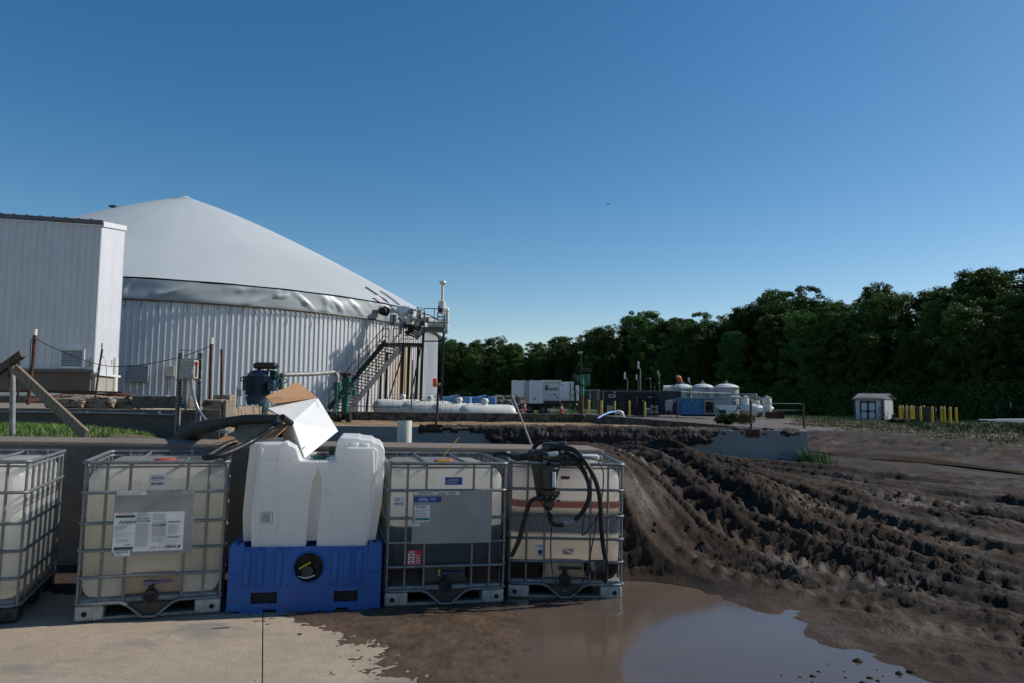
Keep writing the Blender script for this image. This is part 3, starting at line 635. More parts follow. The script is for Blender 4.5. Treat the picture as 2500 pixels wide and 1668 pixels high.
# seams and patch on the dome
def ondome(px, py):
    d = (at(px, py, 1)-Vector((0, 0, EYE))); lo, hi = 20., 90.
    for t_ in np.linspace(28, 72, 900):
        p = Vector((0, 0, EYE))+d*t_; r_ = math.hypot(p.x-CX, p.y-CY)/(RD+.1)
        if r_ < 1 and p.z < ZS+(ZA-ZS)*(1-r_**1.2)+.04: return p
    return at(px, py, 48)
for name, ln in (('seam_rope', [(893, 702), (913, 715), (930, 727), (943, 735), (952, 747), (960, 756)]), ('seam_rope', [(929, 712), (945, 722), (960, 733), (975, 745)])):
    b = MB(); b.tube([ondome(*p)+Vector((0, 0, .03)) for p in ln], .05, 5); b.build(name, mt['roofm'] if ln[0][0] < 900 else mt['dome'], dg, w=True)
b = MB(); P4 = [ondome(*p)+Vector((.08, -.16, .16)) for p in ((914, 728), (922, 728), (934, 739), (926, 739))]; b.add(P4, [(3, 2, 1, 0)]); b.build('patch', M('pink_patch', (.72, .55, .52), .6), dg, w=True)
for p in ((277, 505), (565, 534)):
    q = None
    for dy_ in range(0, 60):
        d = at(p[0], p[1]+dy_*.5, 1)-Vector((0, 0, EYE)); hit = [t_ for t_ in np.linspace(40, 72, 300) if math.hypot(d.x*t_-CX, d.y*t_-CY)/(RD+.1) < 1 and EYE+d.z*t_ < ZS+(ZA-ZS)*(1-(math.hypot(d.x*t_-CX, d.y*t_-CY)/(RD+.1))**1.2)]
        if hit: q = Vector((0, 0, EYE))+d*hit[len(hit)//2]; break
    b = MB(); b.box(q+Vector((0, 0, .1)), (.5, .4, .12)); b.build('dome_cleat', mt['roofm'], dg, w=True)
# wall mounted boxes
def silo_pt(px, py, off=.2):
    d = at(px, py, 1)-Vector((0, 0, EYE)); a_ = d.x**2+d.y**2; b_ = -(d.x*CX+d.y*CY); c_ = CX**2+CY**2-(RD+off)**2; t_ = (-b_-math.sqrt(max(0, b_*b_-a_*c_)))/a_; return Vector((0, 0, EYE))+d*t_
for nm, px, py, wd, hd, mm in (('wall_box', 339, 913, 44, 44, 'plate'), ('wall_box', 414, 907, 22, 27, 'tan_box')):
    p = silo_pt(px, py, .35); b = MB(); b.box(p, (m2(wd, p.y), .35, m2(hd, p.y)), math.atan2(p.x-CX, CY-p.y)); b.build(nm, mt[mm], dg, w=True, bevel=.03)
for px in (410, 414, 418):
    b = MB(); b.tube([silo_pt(px, 920, .3), silo_pt(px+1, 968, .3)], .025, 5); b.build('conduit', mt['galv'], dg, w=True)

# ---------------------------------------------------------------- forest
def crown_mesh(seed, H=19., hw=5.2, low=1.5, ncl=250, lf=120):
    r = np.random.default_rng(seed); out = []
    lob = [(r.uniform(-.5, .5)*hw*.9, r.uniform(-.5, .5)*hw*.9, H*(.40+.5*r.random()), hw*r.uniform(.38, .62)) for _ in range(9)]
    lob += [(0, 0, H*.52, hw*.78), (r.uniform(-1, 1), r.uniform(-1, 1), H-hw*.45, hw*.42)]
    C = []
    while len(C) < ncl:
        l = lob[r.integers(len(lob))]; d = r.normal(size=3); d /= np.linalg.norm(d); k = l[3]*r.uniform(.75, 1.06)
        p = np.array([l[0]+d[0]*k, l[1]+d[1]*k, l[2]+d[2]*k*1.05])
        if low < p[2] < H: C.append(p)
    C += [np.array([r.uniform(-1, 1)*hw*.85, r.uniform(-1, 1)*hw*.85, r.uniform(low, H*.5)]) for _ in range(ncl//3)]
    C = np.array(C); n = len(C)*lf; cr = r.uniform(.45, .95, len(C))
    d = r.normal(size=(len(C), lf, 3)); d /= np.linalg.norm(d, axis=-1, keepdims=True)
    P = (C[:, None]+d*cr[:, None, None]*r.uniform(.55, 1.08, (len(C), lf, 1))*np.array([1.1, 1.1, .75])).reshape(-1, 3)
    nrm = d.reshape(-1, 3)*.6+r.normal(size=(n, 3))*.6+np.array([0, 0, .35]); nrm /= np.linalg.norm(nrm, axis=1, keepdims=True)
    u = np.cross(nrm, r.normal(size=(n, 3))); u /= np.linalg.norm(u, axis=1, keepdims=True); v = np.cross(nrm, u); s = r.uniform(.09, .19, (n, 1))
    V = np.stack([P-u*s, P+v*s*.6, P+u*s, P-v*s*.6], 1).reshape(-1, 3); return V, np.arange(n*4).reshape(n, 4)
def trunk_mb(seed, H):
    r = random.Random(seed); b = MB(); P = [(0, 0, -.3)]; x = y = 0
    for i in range(1, 8): x += r.uniform(-.15, .15); y += r.uniform(-.15, .15); P.append((x, y, H*.86*i/7))
    b.tube(P, [.28*(1-.85*i/7)+.02 for i in range(8)], 7)
    for i in range(9):
        z = H*(.25+.06*i); a = r.uniform(0, 6.28); L = r.uniform(2, 3.6); b.tube([(0, 0, z), (math.cos(a)*L*.5, math.sin(a)*L*.5, z+.7), (math.cos(a)*L, math.sin(a)*L, z+1.9)], [.11, .07, .02], 5)
    return b
kinds = []
for i, (H, hw) in enumerate([(19, 5.2), (17.5, 5.6), (20, 4.8), (18, 6), (19.5, 5)]):
    V_, F_ = crown_mesh(200+i, H, hw); r0 = thing('forest_tree', 'x', 'tree')
    npmesh('crown', V_, F_, mt['leaf'], r0); trunk_mb(i, H).build('trunk', mt['bark'], r0, smooth=50); kinds.append((r0, H))
PL = [(960, 200), (1060, 190), (1300, 182), (1450, 160), (1600, 148), (1800, 124), (2000, 112), (2100, 104), (2500, 86), (2800, 76), (3300, 66)]
TOPS = [(960, 815), (1060, 818), (1120, 812), (1160, 828), (1250, 830), (1300, 838), (1370, 826), (1400, 800), (1450, 792), (1500, 790), (1560, 778), (1640, 752), (1700, 742), (1760, 748), (1800, 738), (1860, 722), (1900, 726), (1960, 712), (2000, 704), (2043, 690), (2090, 712), (2160, 698), (2230, 712), (2300, 694), (2360, 690), (2420, 664), (2500, 646), (2700, 630), (3300, 560)]
def zone(px):
    return ('right of the digester' if px < 1180 else 'behind the white trailer' if px < 1440 else 'behind the dark container' if px < 1700 else
            'behind the domed tanks' if px < 1900 else 'left of the small shed' if px < 2080 else 'behind the small shed' if px < 2200 else
            'behind the yellow bollards' if px < 2340 else 'behind the pale pipes')
used = set(); forest = []
for row in range(4):
    px = 985+row*11.
    while px < 3150:
        Y = np.interp(px, *zip(*PL)); Yr = Y+[0, 6, 12, 19][row]+random.uniform(-2, 2); top = np.interp(px, *zip(*TOPS))
        zt = at(px, top, Yr).z; ki = random.randrange(5); src, H = kinds[ki]
        sc = zt/H*([.78, .93, 1.0, .97][row]+random.uniform(-.15, .06))
        if ki in used: o = copy_tree(src)
        else: o = src; used.add(ki)
        p = at(px, 980, Yr); o.location = (p.x, p.y, .0); o.rotation_euler = (0, 0, random.uniform(0, 6.28)); o.scale = (sc*random.uniform(.95, 1.12), sc*random.uniform(.95, 1.12), sc)
        forest.append((row, zone(px), px, o)); px += (5.4+random.uniform(-.9, 1.6))*FPX/Yr*(1 if row < 3 else 1.5)
NTH = ['leftmost', 'second from left', 'third from left', 'fourth from left', 'fifth from left', 'sixth from left', 'seventh from left', 'eighth from left']
for row in range(4):
    for zn in {f[1] for f in forest}:
        g_ = sorted([f for f in forest if f[0] == row and f[1] == zn], key=lambda f: f[2]); kind_ = ['front', 'second rank', 'skyline', 'rearmost'][row]
        for i, f in enumerate(g_):
            if f[2] > 2560: lb = 'dark leafy '+kind_+' forest tree beyond the right edge of the picture'
            elif row in (0, 2) and i < len(NTH): lb = NTH[i]+' of the '+kind_+' forest trees '+zn
            else: lb = 'dark '+kind_+' forest tree '+zn
            tag(f[3], lb, 'tree', kind_+' forest trees '+zn)
for i, (r0, H) in enumerate(kinds):
    if i not in used:
        for ch in list(r0.children): D.objects.remove(ch)
        D.objects.remove(r0)
# undergrowth: one mesh of shrubby leaves along the forest foot
def leafcloud(name, mat, P, rad_, lf, s0, s1, seed, label=None, cat=None, kind='stuff', flat=.7, parent=None):
    r = np.random.default_rng(seed); P = np.array(P); n = len(P)*lf; d = r.normal(size=(len(P), lf, 3)); d /= np.linalg.norm(d, axis=-1, keepdims=True)
    rad_ = np.broadcast_to(np.asarray(rad_, float), (len(P),)); Q = (P[:, None]+d*rad_[:, None, None]*r.uniform(.3, 1, (len(P), lf, 1))*np.array([1, 1, flat])).reshape(-1, 3)
    u = r.normal(size=(n, 3)); u /= np.linalg.norm(u, axis=1, keepdims=True); v = np.cross(u, r.normal(size=(n, 3))); v /= np.linalg.norm(v, axis=1, keepdims=True); s = r.uniform(s0, s1, (n, 1))
    V = np.stack([Q-u*s, Q+v*s*.5, Q+u*s, Q-v*s*.5], 1).reshape(-1, 3); o = npmesh(name, V, np.arange(n*4).reshape(n, 4), mat, parent, kind=kind); return tag(o, label, cat) if label else o
P = []
for px in np.arange(980, 3000, 9.):
    Y = np.interp(px, *zip(*PL))-4+random.uniform(-3, 3); p = at(px, 980, Y); P += [(p.x+random.uniform(-1, 1), p.y+random.uniform(-2, 2)+dy_, z) for z, dy_ in ((.6, 0), (1.9, 0), (3.4, 1), (.6, 8), (2.0, 8), (3.4, 8), (.7, 17), (2.3, 17), (4.0, 17))]
leafcloud('undergrowth', mt['leaf'], P, 2.0, 95, .10, .2, 77, 'dense dark undergrowth along the foot of the forest', 'undergrowth')
# pale weeds on the bank behind the container
P = []
for px in np.arange(1340, 1740, 4.): p = at(px, 950, 96+random.uniform(-2, 2)); P.append((p.x, p.y, random.uniform(1.0, 2.9 if 1440 < px else 2.2)))
leafcloud('weeds', mt['weed'], P, .9, 70, .06, .16, 78, 'tall pale green weeds on the bank behind the dark container', 'weeds')
# ---------------------------------------------------------------- grass
mt['fieldg'] = M('field_grass', (.10, .115, .035), .7, 0, (.055, .075, .024), .5, world=True)
def blades(name, pts, h, wd, mat, label, seed=1, per=1, lean=.45, zf=None):
    r = np.random.default_rng(seed); P = np.repeat(np.asarray(pts, float), per, 0); n = len(P); P[:, :2] += r.normal(0, .03, (n, 2)) if per > 1 else 0
    if zf is not None: P = np.c_[P[:, :2], zf(P[:, 0], P[:, 1])-.01]
    a = r.random(n)*2*PI; hh = h*(.45+.75*r.random(n)); u = np.stack([np.cos(a), np.sin(a), a*0], -1)*wd*.5*(.6+.8*r.random((n, 1)))
    b_ = r.random(n)*2*PI; l = np.stack([np.cos(b_)*lean*hh, np.sin(b_)*lean*hh, hh], -1)*(.6+.6*r.random((n, 1))); mid = l*.5; mid[:, 2] = l[:, 2]*.62
    V = np.stack([P-u, P+u, P+mid+u*.75, P+mid-u*.75, P+l], 1).reshape(-1, 3); i = np.arange(n)[:, None]*5
    F = np.concatenate([i+np.array([[0, 1, 2]]), i+np.array([[0, 2, 3]]), i+np.array([[3, 2, 4]])], 0); o = npmesh(name, V, F, mat, kind='stuff'); return tag(o, label, 'grass')
r = np.random.default_rng(4)
n = 60000; X = -11+r.random(n)*8.3; Y = 8.6+r.random(n)*3.9; k = X < -5.35+.4*fbm(X, Y, 2, 5)-(Y-9)*.12
blades('grass', np.stack([X[k], Y[k], X[k]*0], -1), .085, .007, mt['grass'], 'low green grass growing behind the low wall at the left', 2, zf=terrain_z)
n = 150000; X = 18+r.random(n)*34; Y = 26+r.random(n)**1.2*66; nn = fbm(X*.25, Y*.25, 3, 81)*4+fbm(X*1.3, Y*1.3, 2, 82)
gline = 20.5+nn+np.clip(Y-48, 0, 60)*.32; k = (X > gline) & (X < Y*.8); dd = X-gline; dry = (dd < 3.2+1.5*r.normal(size=n)) & (Y < 62)
blades('dry_grass', np.stack([X[k & dry], Y[k & dry], X[k & dry]*0], -1), .13, .035, mt['drygrass'], 'dry brown grass fringing the mud at the right', 3, zf=terrain_z)
kk = k & ~dry; blades('field_grass', np.stack([X[kk], Y[kk], X[kk]*0], -1)[::2], .14, .035, mt['fieldg'], 'rough green grass round the shed and yellow bollards', 5, zf=terrain_z)
n = 26000; X = -2+r.random(n)*52; Y = 84+r.random(n)*14; blades('verge_grass', np.stack([X, Y, X*0], -1), .17, .05, mt['grass'], 'thin strip of green grass along the forest foot', 6, zf=terrain_z)
P = []
for i in range(42): X = random.uniform(22, 40); Y = random.uniform(34, 60); P.append((max(X, .49*Y+3), Y, .2))
leafcloud('tall_weeds', mt['weed'], P, .75, 160, .03, .08, 79, 'grey green bushy weeds in the grass by the pale pipes', 'weeds', flat=.55)
n = 900; X = at(1985, 1130, 20.3).x+r.normal(0, .16, n); Y = 20.3+r.normal(0, .25, n); blades('grass_tuft', np.stack([X, Y, X*0], -1), .34, .02, mt['grass'], 'bright green grass tuft at the right corner of the pit wall', 7, zf=terrain_z)
P = [at(1772+random.gauss(0, 14), 1022+random.gauss(0, 4), 33+random.uniform(-.8, .8)) for _ in range(40)]
leafcloud('bush', mt['weed'], P, .22, 90, .03, .07, 80, 'bushy green weed on the muddy rim before the white tanks', 'bush', kind=None)
P = [at(1815+random.gauss(0, 12), 1030+random.gauss(0, 3), 33) for _ in range(700)]; blades('dry_tuft', P, .4, .02, mt['drygrass'], 'dry straw coloured weeds beside the green bush on the pit rim', 9)
# ================================================================ BULK CONTAINERS
RING = [1.148, .928, .706, .510, .317, .128]
def local_ok(o): return o
def strip_text(mb, x0, x1, z0, z1, rows, y, rnd, fill=.55, ragged=.25):
    """rows of tiny print as thin raised strips"""
    h = (z1-z0)/rows
    for i in range(rows):
        e = x1-(x1-x0)*rnd.random()*ragged; zc = z1-h*(i+.5); mb.add([(x0, y, zc-h*fill/2), (e, y, zc-h*fill/2), (e, y, zc+h*fill/2), (x0, y, zc+h*fill/2)], [(0, 1, 2, 3)])
def quad(mb, x0, x1, z0, z1, y): mb.add([(x0, y, z0), (x1, y, z0), (x1, y, z1), (x0, y, z1)], [(0, 1, 2, 3)])
def barcode(mb, x0, x1, z0, z1, y, rnd):
    x = x0
    while x < x1:
        w_ = rnd.choice((.0012, .002, .0032)); quad(mb, x, min(x+w_, x1), z0, z1, y); x += w_+rnd.choice((.0012, .002, .003))
def ring_path(hx, hy, z, r=.06, seg=5):
    P = []
    for cx_, cy_, a0 in ((hx-r, hy-r, 0), (-hx+r, hy-r, PI/2), (-hx+r, -hy+r, PI), (hx-r, -hy+r, 1.5*PI)):
        for i in range(seg+1): a = a0+PI/2*i/seg; P.append((cx_+r*math.cos(a), cy_+r*math.sin(a), z))
    return P
def make_ibc(name, label, loc, th, stops, foot='galv_foot', valve='purple', front_dip=True, patch=None, base_tilt=0, group='liquid containers in metal cages'):
    t = thing(name, label, 'liquid container', loc, (0, base_tilt, th), group)
    def warp(v):
        x, y, z = v; q = 1-(z/.49)**2
        if y < -.3: y -= .012*max(0, q)*(1-(x/.46)**2)
        x *= 1+.012*max(0, q)
        if y < -.45 and z < -.25:
            f = max(0, 1-(x/.21)**4)*min(1, max(0, (-.25-z)/.06)); y += .075*f
        if z > .40: z += .018*math.cos(x*3)*math.cos(y*2.4)*(z > .47)
        return Vector((x, y, z))
    b = MB(); b.rbox((0, 0, .625), (.945, 1.145, .975), .11, 6, 22, warp)
    bo = b.build('bottle', bandmat(name+'_plastic', stops), t, smooth=50)
    # cage
    for i, z in enumerate(RING):
        b = MB()
        if i == 5:
            if front_dip:
                pf = [(-.5, -.57, z), (-.46, -.605, z), (-.40, -.61, z), (-.20, -.61, z), (-.15, -.612, z-.02), (-.075, -.615, .045), (-.045, -.615, .018), (.045, -.615, .018), (.075, -.615, .045), (.15, -.612, z-.02), (.20, -.61, z), (.40, -.61, z), (.46, -.605, z), (.5, -.57, z)]
                b.tube([(.5, .55, z), (.46, .6, z), (-.46, .6, z), (-.5, .55, z)]+pf+[(.5, .55, z)], .0115, 7)
        else: b.tube(ring_path(.498, .602, z, .05), .0125 if i else .0150, 7, closed=True)
        if b.v: b.build('cage_ring', mt['galv'], t, smooth=60)
    b = MB(); b.tube([(p[0]*.985, p[1]*.985, 1.115) for p in ring_path(.498, .602, 1.12, .05)], .008, 6, closed=True); b.build('cage_ring', mt['galv_dull'], t, smooth=60)
    vb = MB(); vb.tube([(0, 0, .125), (0, 0, .31), (0, -.004, .33), (0, 0, .36), (0, 0, .50), (0, -.004, .52), (0, 0, .55), (0, 0, .7), (0, -.004, .72), (0, 0, .75), (0, 0, .92), (0, -.004, .94), (0, 0, .97), (0, 0, 1.15)], .0105, 7)
    first = None
    spots = [(fx_, sy*.590) for fx_ in (-.34, -.185, .21, .36) for sy in (-1, 1)]+[(sx*.486, fy) for fy in (-.42, -.24, -.08, .08, .24, .42) for sx in (-1, 1)]+[(-.482, -.586), (.482, -.586), (-.482, .586), (.482, .586)]
    for x, y in spots:
        if first is None: first = vb.build('cage_bar', mt['galv'], t, smooth=60, loc=(x, y, 0)); c = first
        else: c = first.copy(); COL.objects.link(c); c.parent = t; c.location = (x, y, 0)
        c.scale = (1.0, 1.0, 1)
    for x in (-.17, .18):
        b = MB(); b.tube([(x-.3*0, -.6, 1.148), (x, -.5, 1.138), (x, .5, 1.138), (x, .6, 1.148)], .011, 6); b.build('top_bar', mt['galv'], t, smooth=60)
    for y in (-.52,):
        b = MB(); b.tube([(-.44, y-.06, 1.14), (-.40, y, 1.135), (.40, y+.02, 1.135), (.44, y-.06, 1.14)], .010, 6); b.build('top_bar', mt['galv_dull'], t, smooth=60)
    # little welded clips below the rear rail
    for x in (-.25, 0, .25):
        b = MB(); b.box((x, .596, 1.12), (.03, .006, .05)); b.build('rail_clip', mt['galv'], t)
    # pallet
    fm = mt[foot]
    b = MB(); b.box((0, 0, .127), (.94, 1.14, .018)); b.rbox((0, 0, .137), (.96, 1.16, .05), .02, 2, 3); b.build('deck', mt['galv_dull'], t)
    for sx in (-1, 1):
        for sy in (-1, 0, 1):
            b = MB(); b.rbox((sx*.40, sy*.51, .060), (.19, .15 if sy else .12, .118), .022, 3, 2)
            f = b.build('foot', fm, t, smooth=40)
            if sy == -1:
                b = MB(); b.cyl((sx*.43, -.590, .055), (sx*.43, -.578, .055), .019, n=14); b.build('bolt_hole', mt['nearblack'], f)
                b = MB(); b.bar((sx*.36, -.587, .01), (sx*.36, -.587, .11), .012, .008, (0, 1, 0)); b.bar((sx*.385, -.587, .01), (sx*.385, -.587, .11), .008, .008, (0, 1, 0)); b.build('foot_rib', fm, f)
    b = MB()
    for sy in (-1, 1): b.box((0, sy*.52, .014), (.66, .09, .022))
    for sx in (-1, 1): b.box((sx*.40, 0, .010), (.09, .9, .014))
    b.build('runner', mt['galv_dull'], t)
    if front_dip:
        b = MB(); b.prism([(-.165, .118), (-.075, .03), (-.045, .012), (.045, .012), (.075, .03), (.165, .118)], -.600, -.594); b.build('valve_guard', mt['blackpl'], t)
    # valve
    b = MB(); b.cyl((0, -.50, .165), (0, -.565, .165), .045, n=20); b.cyl((0, -.555, .165), (0, -.600, .158), .036, .040, 20); b.lathe([(.02, .0), (.02, .05), (.028, .06)], 12, Matrix.Translation((0, -.55, .195)))
    va = b.build('valve', mt['blackpl'], t, smooth=40)
    b = MB(); b.tube([(.044*math.cos(a), -.602, .156+.044*math.sin(a)) for a in np.linspace(0, 2*PI, 17)[:-1]], .011, 6, closed=True); b.build('outlet_ring', mt['blackpl'], va, smooth=60)
    b = MB(); b.cyl((0, -.6035, .156), (0, -.600, .156), .033, n=16); b.build('outlet', mt['nearblack'], va)
    b = MB(); b.box((.045, -.575, .256), (.19, .028, .018)); b.box((-.025, -.575, .254), (.06, .045, .03)); b.build('handle', mt[valve], va, bevel=.004)
    return t, bo, va
mt['galv_foot'] = M('pale_foot', (.42, .44, .45), .45, .35, (.30, .31, .31), 12)
mt['black_foot'] = M('black_pallet_plastic', (.014, .014, .016), .5)
mt['clear'] = M('clear_bowl', (.62, .66, .72), .15, 0, (.5, .54, .6), 6)
def cage_cap(t, mat, x, y, z=1.125, r=.085, tie=False):
    b = MB(); b.lathe([(r*.96, 0), (r, .012), (r, .032), (r*.9, .042), (r*.45, .046), (0, .046)], 22, Matrix.Translation((x, y, z-.01)))
    for k in range(14):
        a = 2*PI*k/14; b.box((x+r*math.cos(a), y+r*math.sin(a), z+.010), (.012, .012, .03), a)
    return b.build('lid', mat, t, smooth=35)
P2 = (-3.145, 5.454, .353); P1 = (-4.455, 5.082, .357); P3 = (-1.008, 6.055, .238); P4 = (-.024, 6.448, .033)
def ctr(p):
    x, y, a = p; u, v = .5, .6; X = x+u*math.cos(a)-v*math.sin(a); Y = y+u*math.sin(a)+v*math.cos(a); return (X, Y, slabz(X)+.003)
W_ = (.60, .60, .57)
i1, bo1, va1 = make_ibc('bulk_container', 'white caged container cut off at the left edge, turned to show its side', ctr(P1), P1[2],
    [(.12, (.42, .31, .22)), (.22, (.50, .38, .27)), (.245, (.36, .25, .17)), (.26, (.56, .52, .46)), (.55, (.60, .57, .50)), (.62, (.63, .62, .58)), (.8, (.64, .64, .61)), (1.1, (.68, .68, .66))], 'black_foot', 'blackpl', base_tilt=SL)
i2, bo2, va2 = make_ibc('bulk_container', 'caged container of cream liquid with a big white Atrazine label on its grey plate', ctr(P2), P2[2],
    [(.12, (.55, .53, .48)), (.318, (.60, .59, .56)), (.332, (.53, .43, .29)), (.62, (.54, .45, .31)), (.88, (.57, .50, .37)), (.90, (.52, .50, .44)), (.945, (.55, .53, .47)), (1.0, (.62, .57, .49)), (1.11, (.66, .64, .60))], 'galv_foot', 'purple', base_tilt=SL)
i3, bo3, va3 = make_ibc('bulk_container', 'caged container half full of dark liquid with a plain grey front plate', ctr(P3), P3[2],
    [(.12, (.30, .30, .29)), (.15, (.06, .06, .06)), (.29, (.03, .03, .032)), (.315, (.05, .068, .095)), (.60, (.075, .11, .16)), (.628, (.09, .125, .17)), (.640, (.56, .53, .47)), (.8, (.60, .57, .52)), (1.1, (.68, .67, .64))], 'galv_foot', 'darkblue', base_tilt=SL)
i4, bo4, va4 = make_ibc('bulk_container', 'caged container with brown, grey and tan liquid bands, standing in the puddle', ctr(P4), P4[2],
    [(.12, (.30, .30, .29)), (.14, (.020, .020, .020)), (.310, (.022, .022, .023)), (.322, (.48, .36, .26)), (.535, (.50, .40, .30)), (.56, (.12, .15, .20)), (.69, (.14, .17, .22)), (.715, (.22, .19, .18)), (.762, (.30, .25, .23)), (.772, (.29, .12, .10)), (.822, (.29, .13, .11)), (.835, (.58, .50, .48)), (1.1, (.68, .64, .62))], 'galv_foot', 'dark_steel', base_tilt=SL)
va4.children  # (kept dark and dirty)
# cream patch in the recess of containers 2 and 4
for o, m_, yy in ((i2, M('stained_recess', (.46, .36, .23), .45, 0, (.36, .27, .17), 5), -.532), (i3, M('dark_recess', (.05, .055, .062), .4, 0, (.035, .037, .04), 5), -.532), (i4, M('tan_recess', (.48, .37, .27), .45, 0, (.40, .29, .2), 5), -.532)):
    b = MB(); b.prism([(-.205, .165), (.205, .165), (.20, .30), (.16, .325), (-.16, .325), (-.20, .30)], yy, yy+.02); b.build('front_recess', m_, o, bevel=.012)
for t_, m_, x, y in ((i2, mt['red'], .03, -.36), (i3, mt['red'], 0, -.30), (i1, mt['red'], .0, -.0)): cage_cap(t_, m_, x, y)
tie = thing('cable_tie', 'thin yellow tie sticking up from the orange lid of the dark liquid container', 'cable tie', ctr(P3))
b = MB(); q0 = Vector(ctr(P3)); pts = spline([at(1082, 1127, 5.93), at(1085, 1112, 5.93), at(1099, 1093, 5.95), at(1122, 1067, 5.98)], 8); b.tube(pts, .0035, 5); b.build('strap', mt['yellowtie'], tie, w=True)
b = MB(); b.box(at(1083, 1126, 5.93), (.10, .03, .014), .3); b.build('lock', mt['yellowtie'], tie, w=True)

# ---- plates and labels.  YF: just ahead of the cage front
YF = -.617
rn = random.Random(3)
b = MB(); b.box((-.005, YF, .705), (.545, .004, .475), Matrix.Rotation(.0, 3, 'Y')); pl2 = b.build('label_plate', mt['plate'], i2, bevel=.002)
y = YF-.004
b = MB(); b.box((-.035, y, .638), (.475, .002, .285)); lb = b.build('paper_label', mt['paper'], pl2); y -= .0018
for z0, z1 in ((.745, .763), (.512, .532), (.503, .508), (.496, .500)): b = MB(); quad(b, -.262, -.135, z0, z1, y); b.build('green_band', mt['inkgreen'], pl2)
b = MB(); strip_text(b, -.255, -.14, .773, .775+.0, 1, y, rn); strip_text(b, -.255, -.135, .710+.0, .712, 1, y, rn)
strip_text(b, -.26, -.17, .655, .690, 3, y, rn, .3, .5); strip_text(b, -.26, -.15, .60, .64, 4, y, rn, .25, .5); strip_text(b, -.25, -.15, .565, .590, 3, y, rn, .3, .3)
strip_text(b, -.12, -.03, .715, .775, 9, y, rn, .35, .2); strip_text(b, -.015, .08, .72, .775, 9, y, rn, .35, .2)
quad(b, -.125, -.03, .742-.01, .746-.01, y); quad(b, -.125, -.03, .712, .720, y); strip_text(b, -.125, -.03, .53, .70, 30, y, rn, .4, .12); strip_text(b, -.015, .08, .60, .71, 18, y, rn, .4, .12)
quad(b, -.02, .08, .680, .687, y); strip_text(b, -.015, .075, .56, .595, 5, y, rn, .3, .3); b.build('print', mt['inkgrey'], pl2, kind='stuff')
b = MB(); quad(b, -.07, -.03, .732, .736, y-.0004); quad(b, -.06, -.03, .712, .720, y-.0004); quad(b, .04, .08, .680, .687, y-.0004); barcode(b, .08, .16, .512, .535, y, rn); quad(b, .170, .185, .512, .533, y)
strip_text(b, -.19, -.14, .543, .55, 1, y, rn, .8); b.build('print', mt['ink'], pl2, kind='stuff')
b = MB(); strip_text(b, -.25, -.14, .728+.045, .785-.005, 5, y, rn, .6, .15); b.build('print', mt['inkred'], pl2, kind='stuff')
text('Atrazine', .034, mt['inkgreen'], pl2, (-.240, y, .703), bold=.0007)
text('250', .026, mt['ink'], pl2, (-.020, y, .512)); text('gallons', .014, mt['ink'], pl2, (.036, y, .517)); text('CAUTION', .010, mt['ink'], pl2, (-.215, y, .577))
b = MB(); b.box((.135, y-.001, .660), (.105, .0016, .175)); s2 = b.build('sticker', mt['paper'], pl2)
b = MB(); quad(b, .092, .178, .700, .712, y-.0022); quad(b, .092, .178, .585, .602, y-.0022); strip_text(b, .094, .176, .615, .690, 9, y-.0022, rn, .35, .4); b.build('print', mt['inkgrey'], s2, kind='stuff')
b = MB(); b.box((-.165, y, .928-.003), (.20, .002, .030)); s3 = b.build('sticker', mt['paper'], pl2)
text('31HA1/Y/     /USA/+AA6011/3656', .0125, mt['ink'], s3, (-.232, y-.0015, .927)); text('2031/1040L/56kg/100kPa/', .0125, mt['ink'], s3, (-.232, y-.0015, .914))
b = MB(); b.tube([(-.248+.010*math.cos(a), y-.0015, .925+.010*math.sin(a)) for a in np.linspace(0, 6.28, 15)[:-1]], .0009, 4, closed=True); b.build('emblem', mt['ink'], s3)
text('H', .014, mt['ink'], s3, (-.2525, y-.0016, .920))
b = MB(); b.box((.17, y, .928-.004), (.18, .0015, .026)); b.build('tape_residue', M('dirty_tape', (.20, .20, .19), .4, 0, (.36, .36, .34), 30), pl2)
b = MB(); b.box((-.205, y-.0005, .4855), (.105, .0018, .036)); s4 = b.build('sticker', mt['paper'], pl2)
b = MB(); barcode(b, -.25, -.165, .487, .501, y-.0018, rn); strip_text(b, -.252, -.20, .470, .480, 2, y-.0018, rn, .4); b.build('print', mt['ink'], s4, kind='stuff')
for x, z in ((-.262, .93), (.255, .93), (-.262, .475), (.25, .49)):
    b = MB(); b.cyl((x, YF-.004, z), (x, YF-.001, z), .005, n=8); b.build('rivet', mt['galv_dull'], pl2)
# helena sticker on the bottle
b = MB(); b.box((.00, -.592, 1.010), (.118, .0016, .092)); s5 = b.build('sticker', mt['paper'], i2); b = MB()
b.tube([(.046*math.cos(a), -.5945, 1.030+.018*math.sin(a)) for a in np.linspace(0, 6.28, 25)[:-1]], .0014, 4, closed=True); b.build('emblem', mt['ink'], s5)
text('HELENA', .021, mt['ink'], s5, (0, -.5945, 1.0235), align='CENTER', bold=.0006); b = MB(); barcode(b, -.046, .046, .978, .998, -.5935, rn); b.build('print', mt['ink'], s5, kind='stuff')

